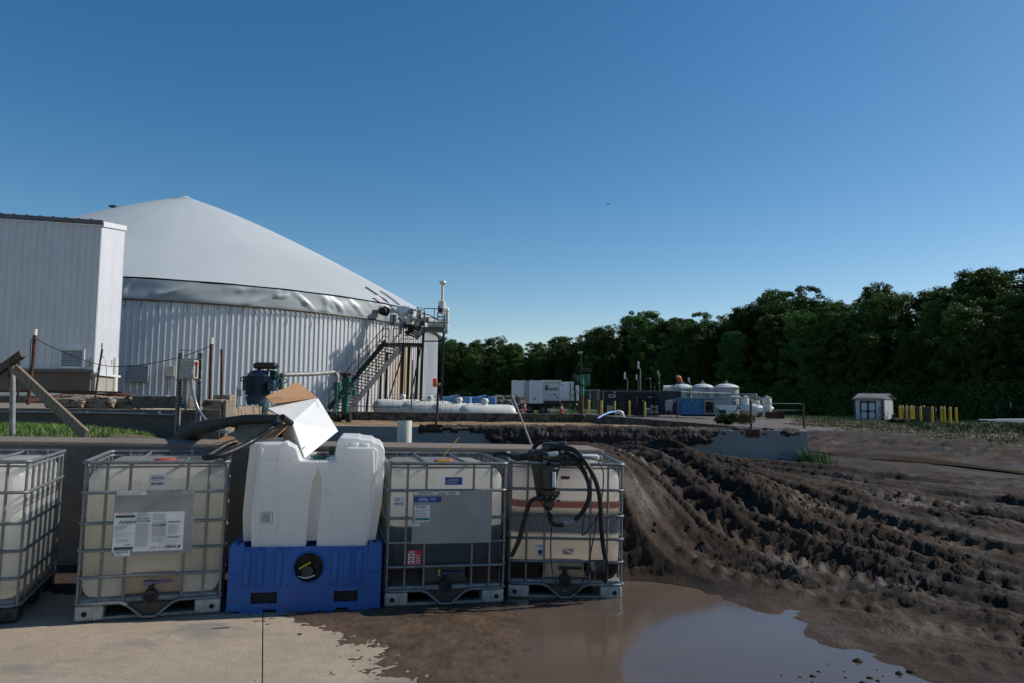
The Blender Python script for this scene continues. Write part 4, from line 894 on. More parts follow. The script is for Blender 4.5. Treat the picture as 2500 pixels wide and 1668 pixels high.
# container 3 plate and labels
b = MB(); b.box((.035, YF, .713), (.66, .004, .425)); pl3 = b.build('label_plate', mt['plate'], i3, bevel=.002); y = YF-.0032
b = MB(); b.box((-.10, y, .908), (.375, .0016, .026)); s = b.build('sticker', mt['paper'], pl3); text('00002', .024, mt['ink'], s, (-.005, y-.0012, .900), bold=.0006)
b = MB(); strip_text(b, -.26, -.12, .898, .918, 2, y-.0012, rn, .45); barcode(b, -.095, -.02, .898, .912, y-.0012, rn); b.build('print', mt['ink'], s, kind='stuff')
b = MB(); b.box((-.175, y, .858), (.225, .0016, .046)); s = b.build('sticker', mt['inkblue'], pl3)
b = MB(); strip_text(b, -.25, -.16, .842, .874, 3, y-.0012, rn, .35, .3); strip_text(b, -.15, -.10, .85, .870, 2, y-.0012, rn, .35, .3); b.build('print', mt['paper'], s, kind='stuff')
b = MB(); b.box((-.215, y-.0005, .745), (.125, .0022, .135), Matrix.Rotation(-.04, 3, 'Y')); s = b.build('sticker', mt['paper'], pl3)
text('K-LEAF', .026, mt['ink'], s, (-.265, y-.002, .790), bold=.0006); b = MB(); strip_text(b, -.27, -.165, .715, .78, 5, y-.002, rn, .35, .3); b.build('print', mt['inkgrey'], s, kind='stuff')
b = MB(); quad(b, -.272, -.158, .690, .710, y-.002); b.build('green_band', M('teal_ink', (.02, .20, .16), .5), s)
b = MB(); b.box((-.265, y, .655), (.068, .0016, .026)); s = b.build('sticker', mt['paper'], pl3); b = MB(); strip_text(b, -.295, -.24, .648, .662, 2, y-.0012, rn, .4); b.build('print', mt['inkgrey'], s, kind='stuff')
b = MB(); b.box((.04, -.592, 1.003), (.145, .0016, .062)); s = b.build('sticker', mt['inkblue'], i3); text('1-888-SCHUETZ', .0165, mt['paper'], s, (-.004, -.594, 1.006), sx=.72, bold=.0004); text('(1-888-724-8389)', .0145, mt['paper'], s, (-.006, -.594, .984), sx=.72)
b = MB(); b.tube([(-.016+.011*math.cos(a), -.5945, .998+.013*math.sin(a)) for a in np.linspace(0, 6.28, 15)[:-1]], .0014, 4, closed=True); b.build('emblem', mt['paper'], s)
b = MB(); b.box((-.405, -.588, .83), (.085, .0016, .085)); s = b.build('sticker', mt['paper'], i3); b = MB(); strip_text(b, -.44, -.39, .84, .868, 3, -.5895, rn, .35); barcode(b, -.44, -.365, .812, .828, -.5895, rn); b.build('print', mt['ink'], s, kind='stuff')
b = MB(); b.box((-.262, -.592, .385), (.115, .0016, .125)); s = b.build('sticker', mt['redlabel'], i3); b = MB()
for zz in (.352, .381, .409): quad(b, -.315, -.262, zz-.011, zz+.011, -.5935)
strip_text(b, -.25, -.212, .335, .41, 6, -.5935, rn, .3, .3); strip_text(b, -.31, -.25, .426, .442, 2, -.5935, rn, .4); b.build('print', mt['paper'], s, kind='stuff')
b = MB()
for zz in (.352, .381, .409): b.box((-.288, -.5942, zz-.002), (.03, .0006, .010))
b.build('pictogram', mt['ink'], s)
# yellow seal on valve 3
b = MB(); b.box((-.055, -.578, .262), (.014, .03, .05)); b.build('seal', mt['yellowtie'], va3)
# container 4 small labels
b = MB(); b.box((-.22, -.594, .405), (.090, .0016, .105)); s = b.build('sticker', mt['paper'], i4); b = MB(); quad(b, -.238, -.198, .372, .410, -.5955); strip_text(b, -.25, -.19, .435, .448, 1, -.5955, rn, .6); strip_text(b, -.25, -.19, .358, .366, 1, -.5955, rn, .6)
b.add([(-.225, -.5955, .428), (-.212, -.5955, .428), (-.2185, -.5955, .416)], [(0, 1, 2)]); b.build('print', mt['ink'], s, kind='stuff')
b = MB(); b.box((.02, -.594, .40), (.09, .0014, .05)); s = b.build('sticker', M('faded_red_label', (.52, .22, .18), .6), i4, bevel=.001)
b = MB(); b.add([(-.015, -.597, .425), (.065, -.603, .40), (.06, -.60, .375), (-.02, -.598, .420)], [(0, 1, 2, 3)]); b.build('peeled_flap', mt['paper'], s)
b = MB(); b.box((-.015, -.594, 1.028), (.078, .0014, .028)); s = b.build('sticker', M('brown_label', (.16, .07, .06), .6), i4)
b = MB(); b.prism([(-.47, .165), (-.26, .165), (-.26, .31), (-.47, .31)], -.5925, -.592); 
for k in range(60): b.box((-.455+.18*rn.random(), -.594, .17+.13*rn.random()), (.004, .002, .004))
# ================================================================ WHITE TOTE IN A BLUE BASE
tt_ = thing('tote_tank', 'white moulded tank with a notched top sitting in a bright blue plastic base', 'tank', (-2.17, 5.80, slabz(-1.6)+.004), (0, SL, .19))
WB, HB, DB = 1.16, .535, 1.06
mt['tote'] = bandmat('tote_plastic', [(.0, (.60, .62, .65)), (1.2, (.68, .70, .73))], .40, .36)
def S2(px, py):  # outline from zoomed front view -> local metres
    return ((px-135)/955*WB, (1500-py)/1045*1.295)
base = thing('x', None, None); D.objects.remove(base)
# blue base: front panel with round hole and fork pockets
b = MB(); cxh, czh, rh = .60, .345, .118
b.hole_prism(.44, .76, .205, .485, cxh, czh, rh, 0, .05, 36)
def blk(x0, x1, z0, z1, y0=0, y1=.05): b.box(((x0+x1)/2, (y0+y1)/2, (z0+z1)/2), (x1-x0, y1-y0, z1-z0))
blk(0, .44, .205, .50); blk(.76, WB, .205, .50); blk(.44, .76, .485, .50)
blk(.0, .175, .06, .205); blk(.37, .80, .06, .205); blk(.985, WB, .06, .205)
blk(.175, .37, .16, .205); blk(.80, .985, .16, .205); blk(.175, .37, .06, .075); blk(.80, .985, .06, .075)
blk(.0, .10, .02, .06); blk(.1, .27, .0, .06); blk(.27, .37, .03, .06); blk(.37, .82, .0, .06); blk(.82, .92, .03, .06); blk(.92, 1.08, .0, .06); blk(1.08, WB, .02, .06)
bp = b.build('base_front', mt['bluepl'], tt_)
b = MB(); b.box((.02, DB/2+.03, .26), (.05, DB, .50)); b.box((WB-.02, DB/2+.03, .26), (.05, DB, .50)); b.box((WB/2, DB+.02, .26), (WB, .05, .50)); b.box((WB/2, DB/2+.03, .19), (WB-.1, DB-.06, .03)); b.build('base_sides', mt['bluepl'], tt_)
for x0, x1 in ((.0, .115), (WB-.115, WB)):   # corner lugs rising above the rim
    b = MB(); b.prism([(x0+.012, .30), (x0+.012, .535), (x0+.035, .545), (x0+.045, .525), (x0+.075, .525), (x0+.085, .540), (x0+.105, .53), (x1, .50), (x1, .30)], -.012, .06); b.build('corner_lug', mt['bluepl'], bp, bevel=.008)
for x in (.135, .235, .375, .80, .895, .985):
    b = MB(); b.rbox((x, -.002, .345), (.052, .03, .29), .012, 2, 2); b.build('flute', mt['bluepl'], bp, smooth=50)
for x0 in (.175, .80):
    b = MB(); b.box((x0+.095, .20, .118), (.185, .34, .085)); b.build('fork_pocket', mt['nearblack'], bp)
b = MB(); b.tube([(cxh+rh*math.cos(a), -.002, czh+rh*math.sin(a)) for a in np.linspace(0, 2*PI, 37)[:-1]], .007, 6, closed=True); b.build('hole_rim', mt['bluepl'], bp, smooth=60)
b = MB(); b.lathe([(rh, 0), (rh*.98, .25), (0, .26)], 30, Matrix.Translation((cxh, .05, czh)) @ Matrix.Rotation(-PI/2, 4, 'X')); b.build('hole_well', mt['nearblack'], bp)
b = MB(); b.cyl((cxh-.01, .12, czh-.04), (cxh-.01, .02, czh-.04), .045, n=18); b.cyl((cxh+.03, .10, czh-.03), (cxh+.06, .03, czh+.00), .022, n=10); v_ = b.build('drain_valve', mt['blackpl'], tt_, smooth=40)
b = MB(); b.bar((cxh-.075, .03, czh-.015), (cxh+.01, .03, czh+.035), .02, .012); b.build('handle', mt['yellowtie'], v_)
b = MB(); b.tube(spline([(cxh-.08, .03, czh-.075), (cxh-.02, .015, czh-.085), (cxh+.05, .02, czh-.065)], 6), .006, 6); b.build('hose', mt['white_pl'], v_, smooth=60)
# white tank: stacked profiles
def out(pts): return [S2(*p) for p in pts]
front = out([(262, 1100), (250, 900), (255, 780), (275, 560), (283, 458), (300, 452), (418, 452), (424, 440), (458, 440), (466, 458), (498, 470), (512, 480), (536, 552), (552, 560), (770, 558), (792, 545), (822, 480), (840, 470), (1015, 470), (1040, 485), (1036, 620), (1025, 850), (995, 1100)])
back1 = out([(195, 1080), (183, 900), (195, 640), (207, 470), (215, 452), (300, 448), (410, 448), (430, 436), (500, 470), (545, 555), (770, 555), (760, 500), (775, 420), (790, 408), (905, 410), (930, 418), (1000, 424), (1020, 440), (1060, 452), (1086, 480), (1090, 640), (1080, 850), (1048, 1080)])
def gro(pts, half):   # split front panel for the centre groove
    return pts
gL = S2(600, 1100)[0]; gR = S2(668, 1100)[0]; gT = S2(655, 612)
tall = S2(0, 560)[1]
left = front[:14]+[(gT[0]-.0, tall), (gT[0], gT[1]), (S2(628, 650)[0], S2(0, 680)[1]), (S2(612, 800)[0], S2(0, 800)[1]), (gL, front[0][1])]
right = [(gT[0], tall)]+front[14:]+[(gR, front[0][1]), (S2(680, 850)[0], S2(0, 850)[1]), (S2(686, 720)[0], S2(0, 720)[1]), (S2(680, 650)[0], S2(0, 650)[1]), (gT[0], gT[1])]
b = MB(); n = 0
for seg in (left, right):
    b.prism(seg, .035, .17)
tb = b.build('tank_body', mt['tote'], tt_); 
for o in (tb,):
    md = o.modifiers.new('bevel', 'BEVEL'); md.width = .022; md.segments = 4; md.limit_method = 'ANGLE'; md.angle_limit = R(35)
b = MB(); b.prism(back1, .155, .99); o = b.build('tank_shell', mt['tote'], tt_, bevel=.035, seg=5)
b = MB(); b.prism(out([(560, 556), (575, 540), (760, 540), (765, 556)]), .2, .8); b.build('tank_deck', mt['tote'], tt_, bevel=.01)
for xs_, w_ in (((262, 252, 257, 275, 288), 26), ((1012, 1022, 1012, 1010, 985), 22)):
    ys_ = (1095, 900, 780, 560, 480) if xs_[0] < 500 else (490, 620, 780, 850, 1095); pts_ = [S2(x+(12 if xs_[0] < 500 else -8), y) for x, y in zip(xs_, ys_)]
    b = MB(); b.tube([(x, .034, z) for x, z in pts_], .013, 8); b.build('edge_rib', mt['tote'], tt_, smooth=60)
for px, py, w_ in ((880, 446, 70), (950, 450, 60)):
    q = S2(px, py); b = MB(); b.rbox((q[0], .24, q[1]-.03), (.10, .2, .09), .03, 3, 2); b.build('moulded_lug', mt['tote'], tt_, smooth=50)
b = MB(); b.lathe([(.075, 0), (.08, .01), (.08, .03), (.05, .04), (0, .042)], 22, Matrix.Translation((S2(655, 0)[0], .26, S2(0, 556)[1]))); b.build('lid', mt['green'], tt_, smooth=40)
b = MB(); b.lathe([(.045, 0), (.045, .03), (.0, .035)], 16, Matrix.Translation((S2(668, 0)[0], .27, S2(0, 540)[1]))); b.build('inner_cap', mt['red'], tt_, smooth=40)
b = MB(); b.box((S2(725, 0)[0], .42, S2(0, 525)[1]), (.05, .05, .11)); b.build('vent', mt['blackpl'], tt_, bevel=.01)
q = S2(347, 915); b = MB(); b.box((q[0], .0335, q[1]), (.094, .002, .088)); s = b.build('sticker', mt['ink'], tt_, label='small black-edged warning sticker'); b = MB(); b.box((q[0], .0325, q[1]), (.088, .002, .082)); b.build('paper', mt['paper'], s)
b = MB(); strip_text(b, q[0]-.036, q[0]+.036, q[1]-.033, q[1]+.033, 9, .0312, rn, .5, .15); b.build('print', mt['ink'], s, kind='stuff')
mt['relief'] = M('pale_relief', (.72, .73, .75), .3)
for px, py in ((905, 648), (955, 676), (905, 715), (900, 780), (948, 830), (905, 850), (905, 595), (955, 608)):
    q = S2(px, py); b = MB(); b.box((q[0], .034, q[1]), (.022, .004, .005)); b.build('level_mark', mt['relief'], tt_)
q = S2(368, 505); b = MB(); b.tube([(q[0]+.052*math.cos(a), .034, q[1]+.018*math.sin(a)) for a in np.linspace(0, 6.28, 20)[:-1]], .0025, 4, closed=True); b.build('moulded_emblem', mt['relief'], tt_)
b = MB(); q = S2(368, 550); strip_text(b, q[0]-.055, q[0]+.055, q[1]-.012, q[1]+.012, 2, .0338, rn, .5, .1); b.build('moulded_print', mt['relief'], tt_, kind='stuff'); b = MB(); q = S2(368, 497)
text('V', .05, mt['relief'], tt_, (S2(455, 560)[0], .0338, S2(0, 560)[1]), name='moulded_letter')

# ================================================================ CARTON ON TOP
Z2 = lambda x, y: (500+x*.4019, 900+y*.4019)
def zp(x, y, Y): return at(*Z2(x, y), Y)
cb = thing('carton', 'large torn white cardboard box lying tilted on top of the white tank', 'box', zp(600, 400, 6.6))
def sheet(name, pts, mat, dz, par=cb, th=.006, up_=None):
    a = [Vector(p) for p in pts]; nr = (a[1]-a[0]).cross(a[2]-a[0]).normalized()*th*(dz)
    n = len(a); b = MB(); b.add(a+[p+nr for p in a], [tuple(range(n)), tuple(range(2*n-1, n-1, -1))]+[(i+n, (i+1) % n+n, (i+1) % n, i) for i in range(n)]); return b.build(name, mat, par, w=True)
p1, p2, p3, p4, p5, p7 = zp(387, 243, 6.46), zp(493, 165, 6.9), zp(690, 183, 7.0), zp(810, 380, 6.72), zp(607, 545, 6.14), zp(527, 325, 6.22)
sheet('carton_top', [p1, p7, p3, p2], mt['boxwhite'], -1); sheet('carton_side', [p7, p5, p4, p3], mt['boxwhite'], -1)
sheet('carton_end', [p7, zp(470, 400, 6.45), zp(500, 520, 6.45), zp(560, 543, 6.2), p5], mt['boxwhite'], -1)
sheet('flap', [p2, zp(540, 130, 7.25), p3], mt['boxwhite'], -1, label_ := None or cb) if False else sheet('flap', [p2, p3, zp(540, 130, 7.25)], mt['boxwhite'], -1)
sheet('flap', [zp(365, 172, 6.35), zp(410, 216, 6.46), p2+Vector((0, .01, -.004)), zp(540, 129, 7.27), zp(682, 180, 7.02), zp(566, 82, 7.25)], mt['cardboard'], 1)
b = MB()
sheet('flap', [zp(55, 453, 6.15), zp(268, 452, 6.1), zp(372, 430, 6.15), zp(535, 330, 6.24), zp(470, 345, 6.5), zp(195, 372, 6.55)], mt['cardboard'], 1)
sheet('flap', [zp(375, 428, 6.14), zp(425, 425, 6.1), zp(500, 352, 6.18), zp(533, 332, 6.22), zp(440, 385, 6.2)], mt['cardboard'], 1)
sheet('flap', [zp(210, 300, 7.0), zp(330, 280, 7.0), zp(480, 300, 6.9), zp(470, 350, 6.5), zp(200, 372, 6.6)], mt['cardboard'], 1)
u_ = (p5-p4).normalized(); nn_ = (p5-p7).cross(p4-p7).normalized()
if nn_.y > 0: nn_ = -nn_
b = MB(); a0, a1 = p5.lerp(p7, .16), p4.lerp(p3, .16)
b.bar(a0.lerp(a1, .05)+nn_*.003, a0.lerp(a1, .93)+nn_*.003, .0035, .002, nn_); b.build('print', mt['inkred'], cb, w=True, kind='stuff')
b = MB(); a0, a1 = p5.lerp(p7, .24), p4.lerp(p3, .24); 
for k in range(9):
    s0 = .02+k*.024; b.bar(a0.lerp(a1, s0)+nn_*.003, a0.lerp(a1, s0+.016)+nn_*.003, .010+.006*rn.random(), .002, nn_)
b.build('print', mt['inkred'], cb, w=True, kind='stuff')
b = MB(); b.bar(p4.lerp(p5, .12)+nn_*.003, p3.lerp(p7, .12)+nn_*.003, .002, .002, nn_); b.bar(p4.lerp(p5, .17)+nn_*.003, p4.lerp(p3, .9).lerp(p5.lerp(p7, .9), .17)+nn_*.003, .002, .002, nn_); b.build('fold_line', mt['inkgrey'], cb, w=True)

# ================================================================ HOSES OVER CARTON
Z3 = lambda x, y: (420+x*.13393, 920+y*.13393)
def z3(x, y, Y): return at(*Z3(x, y), Y)
def hose(name, label, pts, r, mat, cat='hose', n=12, sub=8, par=None):
    P = spline(pts, sub)
    if isinstance(r, (list, tuple)): rr = list(np.interp(np.linspace(0, 1, len(P)), np.linspace(0, 1, len(r)), r))
    else: rr = r
    b = MB(); b.tube(P, rr, n)
    if par: return b.build(name, mat, par, w=True, smooth=60)
    o = b.build(name, mat, None, w=True, smooth=60, loc=tuple(P[0])); return tag(o, label, cat)
hose('muddy_hose', 'thick mud-covered black hose running from the grass onto the carton', [z3(150, 1230, 9.0), z3(330, 1060, 8.2), z3(520, 960, 7.6), z3(760, 880, 7.1), z3(1000, 830, 6.75), z3(1300, 790, 6.55), z3(1650, 775, 6.4), z3(1980, 765, 6.22)], [.13, .12, .085, .06, .047, .042, .040, .036], mt['mudrub'])
e = thing('hose_coupling', 'short black hose end pointing out at the tip of the muddy hose', 'hose', z3(2010, 735, 6.1))
b = MB(); b.tube([z3(2010, 735, 6.08), z3(2170, 850, 6.22)], .026, 16); b.build('sleeve', mt['blackrub'], e, w=True, smooth=50)
b = MB(); d_ = (z3(2010, 735, 6.08)-z3(2170, 850, 6.22)).normalized(); b.cyl(z3(2010, 735, 6.08), z3(2010, 735, 6.08)+d_*.003, .020, n=16); b.build('opening', mt['nearblack'], e, w=True)
hose('black_hose', 'smooth black hose bending down from the carton to the cream liquid container', [z3(1990, 790, 6.3), z3(1900, 840, 6.15), z3(1800, 940, 6.05), z3(1500, 1150, 5.95), z3(1150, 1330, 5.75), z3(850, 1440, 5.62), z3(620, 1480, 5.6)], [.024, .023, .022, .023, .024, .022, .022], mt['blackrub'])
hose('black_hose', 'short dark hose under the carton flap reaching the left container lid', [z3(1180, 1180, 6.2), z3(1000, 1235, 6.1), z3(820, 1340, 6.0), z3(640, 1455, 5.9), z3(560, 1500, 5.88)], .024, mt['blackrub'])
hose('black_hose', 'dark hose loop curling behind the muddy hose by the trough wall', [z3(1240, 930, 6.9), z3(1130, 880, 6.85), z3(1030, 850, 6.7), z3(1060, 790, 6.65), z3(1300, 745, 6.6), z3(1700, 735, 6.5), z3(1960, 750, 6.3)], [.014, .024, .026, .026, .024, .024, .02], mt['mudrub'])

# ================================================================ PUMP AND HOSES ON CONTAINER 4
Z4 = lambda x, y: (1200+x*.29340, 1040+y*.29340)
def z4(x, y, Y=6.36): return at(*Z4(x, y), Y)
pm_ = thing('transfer_pump', 'black transfer pump with clear sight tube hanging on the banded container', 'pump', z4(480, 400))
b = MB(); P = [z4(330, 315, 6.42), z4(575, 320, 6.42), z4(548, 420, 6.42), z4(530, 520, 6.42), z4(470, 600, 6.42), z4(378, 600, 6.42), z4(362, 520, 6.42)]; n = len(P)
b.add(P+[p+Vector((0, .02, 0)) for p in P], [tuple(range(n))[::-1], tuple(range(n, 2*n))]+[(i, (i+1) % n, (i+1) % n+n, i+n) for i in range(n)]); b.build('bracket', mt['blackpl'], pm_, w=True)
def cylz(name, x, y0, y1, r, mat, Y=6.33, n=20, r1=None):
    b = MB(); b.cyl(z4(x, y0, Y), z4(x, y1, Y), r, r1, n); return b.build(name, mat, pm_, w=True, smooth=40, bevel=.003)
cylz('motor', 478, 355, 520, .062, mt['blackpl']); cylz('sight_tube', 520, 388, 512, .016, mt['clear'], 6.26, 14); cylz('top_rim', 495, 346, 362, .064, mt['blackpl'])
cylz('flange', 494, 528, 572, .078, mt['blackpl'], 6.32); cylz('lower_dome', 485, 572, 622, .070, mt['blackpl'], 6.32, 20, .045); cylz('outlet_nut', 481, 628, 672, .042, mt['blackpl'], 6.32, 8); cylz('reducer', 479, 672, 712, .034, mt['blackpl'], 6.32, 16, .02); cylz('clamp_band', 479, 706, 716, .0225, mt['galv'], 6.32)
for k in range(8):
    a = 2*PI*k/8+.2; p = z4(494, 580, 6.32)+Vector((.066*math.cos(a), .066*math.sin(a), 0)); b = MB(); b.cyl(p, p+Vector((0, 0, -.012)), .008, n=6); b.build('bolt', mt['galv_dull'], pm_, w=True)
b = MB(); b.cyl(z4(372, 602, 6.34), z4(440, 600, 6.34), .026, n=14); b.build('inlet', mt['blackpl'], pm_, w=True, smooth=40)
b = MB(); b.box(z4(555, 622, 6.3), (.03, .06, .012)); b.build('lever', mt['blackpl'], pm_, w=True)
for x, y, Y, d in ((420, 250, 6.6, (.26, .20, .11)), (560, 270, 6.55, (.30, .16, .10)), (660, 300, 6.5, (.20, .14, .07)), (500, 185, 6.62, (.17, .14, .10)), (585, 160, 6.6, (.09, .09, .06))):
    b = MB(); b.rbox(z4(x, y, Y), d, .02, 2, 2); b.build('manifold_block', mt['blackpl'], pm_, w=True, smooth=45)
for x, y, Y in ((310, 245, 6.5), (450, 300, 6.42), (610, 300, 6.42), (720, 290, 6.45)):
    b = MB(); b.cyl(z4(x, y, Y), z4(x+40, y-2, Y), .03, n=14); b.tube([z4(x+20, y, Y), z4(x+20, y, Y)+Vector((0, .001, .05))], .018, 10); b.build('fitting', mt['blackpl'], pm_, w=True, smooth=45)
b = MB(); b.cyl(z4(200, 265, 6.6), z4(470, 245, 6.5), .032, n=16); b.build('manifold_tube', mt['mudrub'], pm_, w=True, smooth=50)
b = MB(); b.tube([z4(470, 246, 6.5), z4(535, 232, 6.47), z4(552, 230, 6.46)], [.026, .022, .018], 14); b.build('worn_white_tip', mt['white_pl'], pm_, w=True, smooth=50)
b = MB(); b.cyl(z4(445, 300, 6.37), z4(445, 300, 6.36), .017, n=14); b.build('gauge', M('gauge_glass', (.06, .08, .12), .2), pm_, w=True)
b = MB(); b.rbox(z4(875, 260, 6.75), (.10, .10, .03), .012, 2, 2); b.build('breather', mt['plate'], pm_, w=True)
b = MB(); b.rbox(z4(800, 262, 6.7), (.20, .12, .05), .02, 2, 2); b.build('foam_scrap', mt['white_pl'], pm_, w=True, smooth=45)
HS = 'black hose on the banded container, '
hose('black_hose', HS+'arching over the lid at its left', [z4(345, 240, 6.75), z4(350, 190, 6.75), z4(385, 148, 6.75), z4(440, 132, 6.75), z4(490, 142, 6.72), z4(530, 175, 6.7)], .020, mt['blackrub'])
hose('black_hose', HS+'the longest, sweeping right and hanging to the bottom ring', [z4(350, 245, 6.62), z4(430, 205, 6.6), z4(520, 180, 6.55), z4(610, 182, 6.5), z4(690, 205, 6.45), z4(760, 275, 6.38), z4(830, 380, 6.36), z4(880, 500, 6.35), z4(905, 640, 6.35), z4(915, 850, 6.35), z4(930, 1000, 6.36), z4(950, 1130, 6.37), z4(948, 1300, 6.38)], [.023, .024, .024, .024, .022, .021, .021, .020, .020, .020, .020, .020, .020], mt['blackrub'])
hose('black_hose', HS+'looping round in front with a grey taped section', [z4(715, 310, 6.40), z4(770, 390, 6.36), z4(808, 480, 6.34), z4(812, 580, 6.33), z4(780, 680, 6.32), z4(715, 765, 6.31), z4(640, 808, 6.30), z4(560, 825, 6.30), z4(500, 805, 6.31), z4(482, 750, 6.32), z4(480, 712, 6.32)], .019, mt['blackrub'])
hose('hose_tape', 'grey white tape wound round the lower curve of the looping hose', [z4(692, 783, 6.309), z4(655, 802, 6.30), z4(600, 820, 6.30)], .0205, mt['plate'], 'tape')
hose('black_hose', HS+'dropping left from the pump into the gap', [z4(400, 602, 6.34), z4(355, 608, 6.34), z4(318, 640, 6.34), z4(290, 720, 6.33), z4(262, 830, 6.33), z4(225, 960, 6.34), z4(165, 1085, 6.36)], [.017, .018, .018, .020, .022, .020, .018], mt['mudrub'])
hose('black_hose', HS+'lying behind along the top rail', [z4(20, 240, 6.9), z4(90, 228, 6.85), z4(160, 250, 6.8), z4(230, 290, 6.7)], .018, mt['blackrub'])
hose('black_hose', HS+'ribbed, dropping beside the top of the loop', [z4(610, 215, 6.5), z4(700, 260, 6.42), z4(745, 330, 6.38), z4(790, 400, 6.35)], .012, mt['blackrub'])
hose('power_cable', 'thin black cable hanging in one long loop below the pump', [z4(410, 625, 6.3), z4(450, 690, 6.29), z4(505, 740, 6.28), z4(500, 850, 6.28), z4(492, 1000, 6.28), z4(500, 1160, 6.27), z4(530, 1290, 6.25), z4(590, 1365, 6.24), z4(660, 1395, 6.24), z4(715, 1375, 6.25), z4(760, 1290, 6.27), z4(800, 1170, 6.28), z4(840, 980, 6.29), z4(872, 800, 6.3), z4(885, 740, 6.3)], .0055, mt['blackrub'], 'cable', 7)
hose('power_cable', 'thin black cable from the pump head arching over the right of the cage', [z4(450, 275, 6.4), z4(560, 285, 6.38), z4(700, 270, 6.36), z4(820, 268, 6.34), z4(890, 300, 6.32), z4(928, 380, 6.3), z4(930, 480, 6.3), z4(915, 610, 6.29), z4(885, 740, 6.28), z4(830, 830, 6.28), z4(775, 900, 6.28), z4(755, 895, 6.28), z4(765, 800, 6.28), z4(780, 725, 6.3)], .0055, mt['blackrub'], 'cable', 7)
sw = thing('cable_switch', 'black switch box clipped to the cage at its lower right', 'switch', z4(875, 1170, 6.36))
b = MB(); b.rbox(z4(872, 1172, 6.36), (.15, .05, .11), .012, 2, 2); o = b.build('housing', mt['blackpl'], sw, w=True, smooth=45)
b = MB(); b.box(z4(845, 1165, 6.33), (.035, .01, .075), Matrix.Rotation(-.25, 3, 'Y')); b.build('bracket', mt['galv'], sw, w=True)
b = MB(); b.tube([z4(940, 1110, 6.34), z4(965, 1110, 6.34), z4(965, 1170, 6.34), z4(940, 1170, 6.34)], .006, 6); b.build('clip', mt['blackpl'], sw, w=True)
b = MB()
for k in range(4): c_ = z4(858, 1240+k*16, 6.33); b.tube([c_+Vector((.006*math.cos(a), 0, .010*math.sin(a))) for a in np.linspace(0, 6.28, 9)[:-1]], .0015, 4, closed=True)
b.build('chain', mt['galv'], sw, w=True)

# ================================================================ BEHIND THE LOW WALL
b = MB(); PV = thing('white_standpipe', 'wide white plastic pipe standing upright behind the low wall', 'pipe', at(987, 1095, 9.5))
r_ = m2(17.5, 9.5); b.tube([at(986, 1130, 9.5), at(988, 1027, 9.5)], r_, 28); b.build('pipe', mt['pvc'], PV, w=True, smooth=50)
b = MB(); b.cyl(at(988, 1027.3, 9.5), at(988, 1026.6, 9.5), r_*.86, n=24); b.build('bore', mt['nearblack'], PV, w=True)
PO = thing('leaning_pole', 'thin metal pole leaning diagonally across the pit above the hoses', 'pole', at(1297, 1090, 8.4))
b = MB(); b.tube([at(1298, 1088, 8.3), at(1262, 995, 9.0)], .011, 8); b.build('lower_rod', M('pale_rusty_rod', (.35, .25, .17), .7), PO, w=True, smooth=60)
b = MB(); b.tube([at(1264, 1005, 8.95), at(1249, 968, 9.2)], .021, 10); b.build('upper_sleeve', mt['galv'], PO, w=True, smooth=60)
# rusty rail posts
def post(label, pts, r, Y, cap=None, mat='rust', name='rusty_post', plate=False):
    b = MB(); t = thing(name, label, 'post', at(*pts[-1], Y)); b.tube([at(*p, Y) for p in pts], r, 10); b.build('post', mt[mat], t, w=True, smooth=60)
    if cap: b = MB(); q = at(*pts[0], Y); b.cyl(q+Vector((0, 0, -.02)), q+Vector((0, 0, .09)), r*1.25, n=12); b.build('cap', mt['pvc'], t, w=True, smooth=50)
    if plate:
        q = at(*pts[-1], Y); b = MB(); b.box(q+Vector((0, -.03, -.08)), (.42, .14, .24)); b.build('base_plate', mt['rust'], t, w=True, bevel=.01)
    return t
post('tall rusty post with a white cap before the clad building', [(85, 816), (81, 880), (76, 920), (68, 988)], m2(4.2, 13), 13.2, 1)
post('slim rusty post leaning right before the building corner', [(250, 850), (245, 880), (238, 930), (231, 982)], m2(2.6, 13), 13.6, 1)
post('straight rusty post with a white cap right of the beige switch box', [(516, 837), (514, 900), (512, 999)], m2(3.6, 12.8), 12.75, 1)
post('shorter rusty post on the end block of the trough', [(541, 853), (541, 900), (541, 945), (541, 990)], m2(3.2, 13), 13.0)
post('thin rusty rail post on the pit wall below the white tanks', [(1069, 961), (1068, 1000), (1064, 1040)], m2(3.0, 21), 20.95, plate=True)
post('rusty rail post bolted to the right part of the pit wall', [(1833, 981), (1833, 1010), (1834, 1052)], m2(2.6, 21), 20.95, plate=True)
post('rusty rail post at the right corner of the pit', [(1960, 984), (1961, 1010), (1964, 1046)], m2(2.3, 22), 21.2)
post('small dark post on the far side wall of the pit', [(1653, 974), (1653, 1022)], m2(2.0, 29), 29)
post('thin rusty post standing between the white tanks', [(1008, 880), (1006, 940), (1004, 1001)], m2(1.6, 33), 33)
post('small dark post left of the container on the pit rim', [(1464, 979), (1464, 1012)], m2(1.5, 31), 31)
def wire(name, label, pts, r=.006, mat='dark_steel', cat='wire'): return hose(name, label, pts, r, mt[mat], cat, 5, 6)
wire('sagging_wire', 'thin wire sagging from post to post before the building and the digester', [at(85, 826, 13.2), at(150, 858, 13.2), at(245, 891, 13.4), at(330, 893, 13.3), at(440, 872, 13.0), at(514, 845, 12.8)], .007)
wire('loop_wire', 'thin wire hanging in a loop beside the capped post', [at(84, 823, 13.2), at(75, 835, 13.2), at(74, 860, 13.2), at(70, 960, 13.2), at(60, 975, 13.1)], .006)
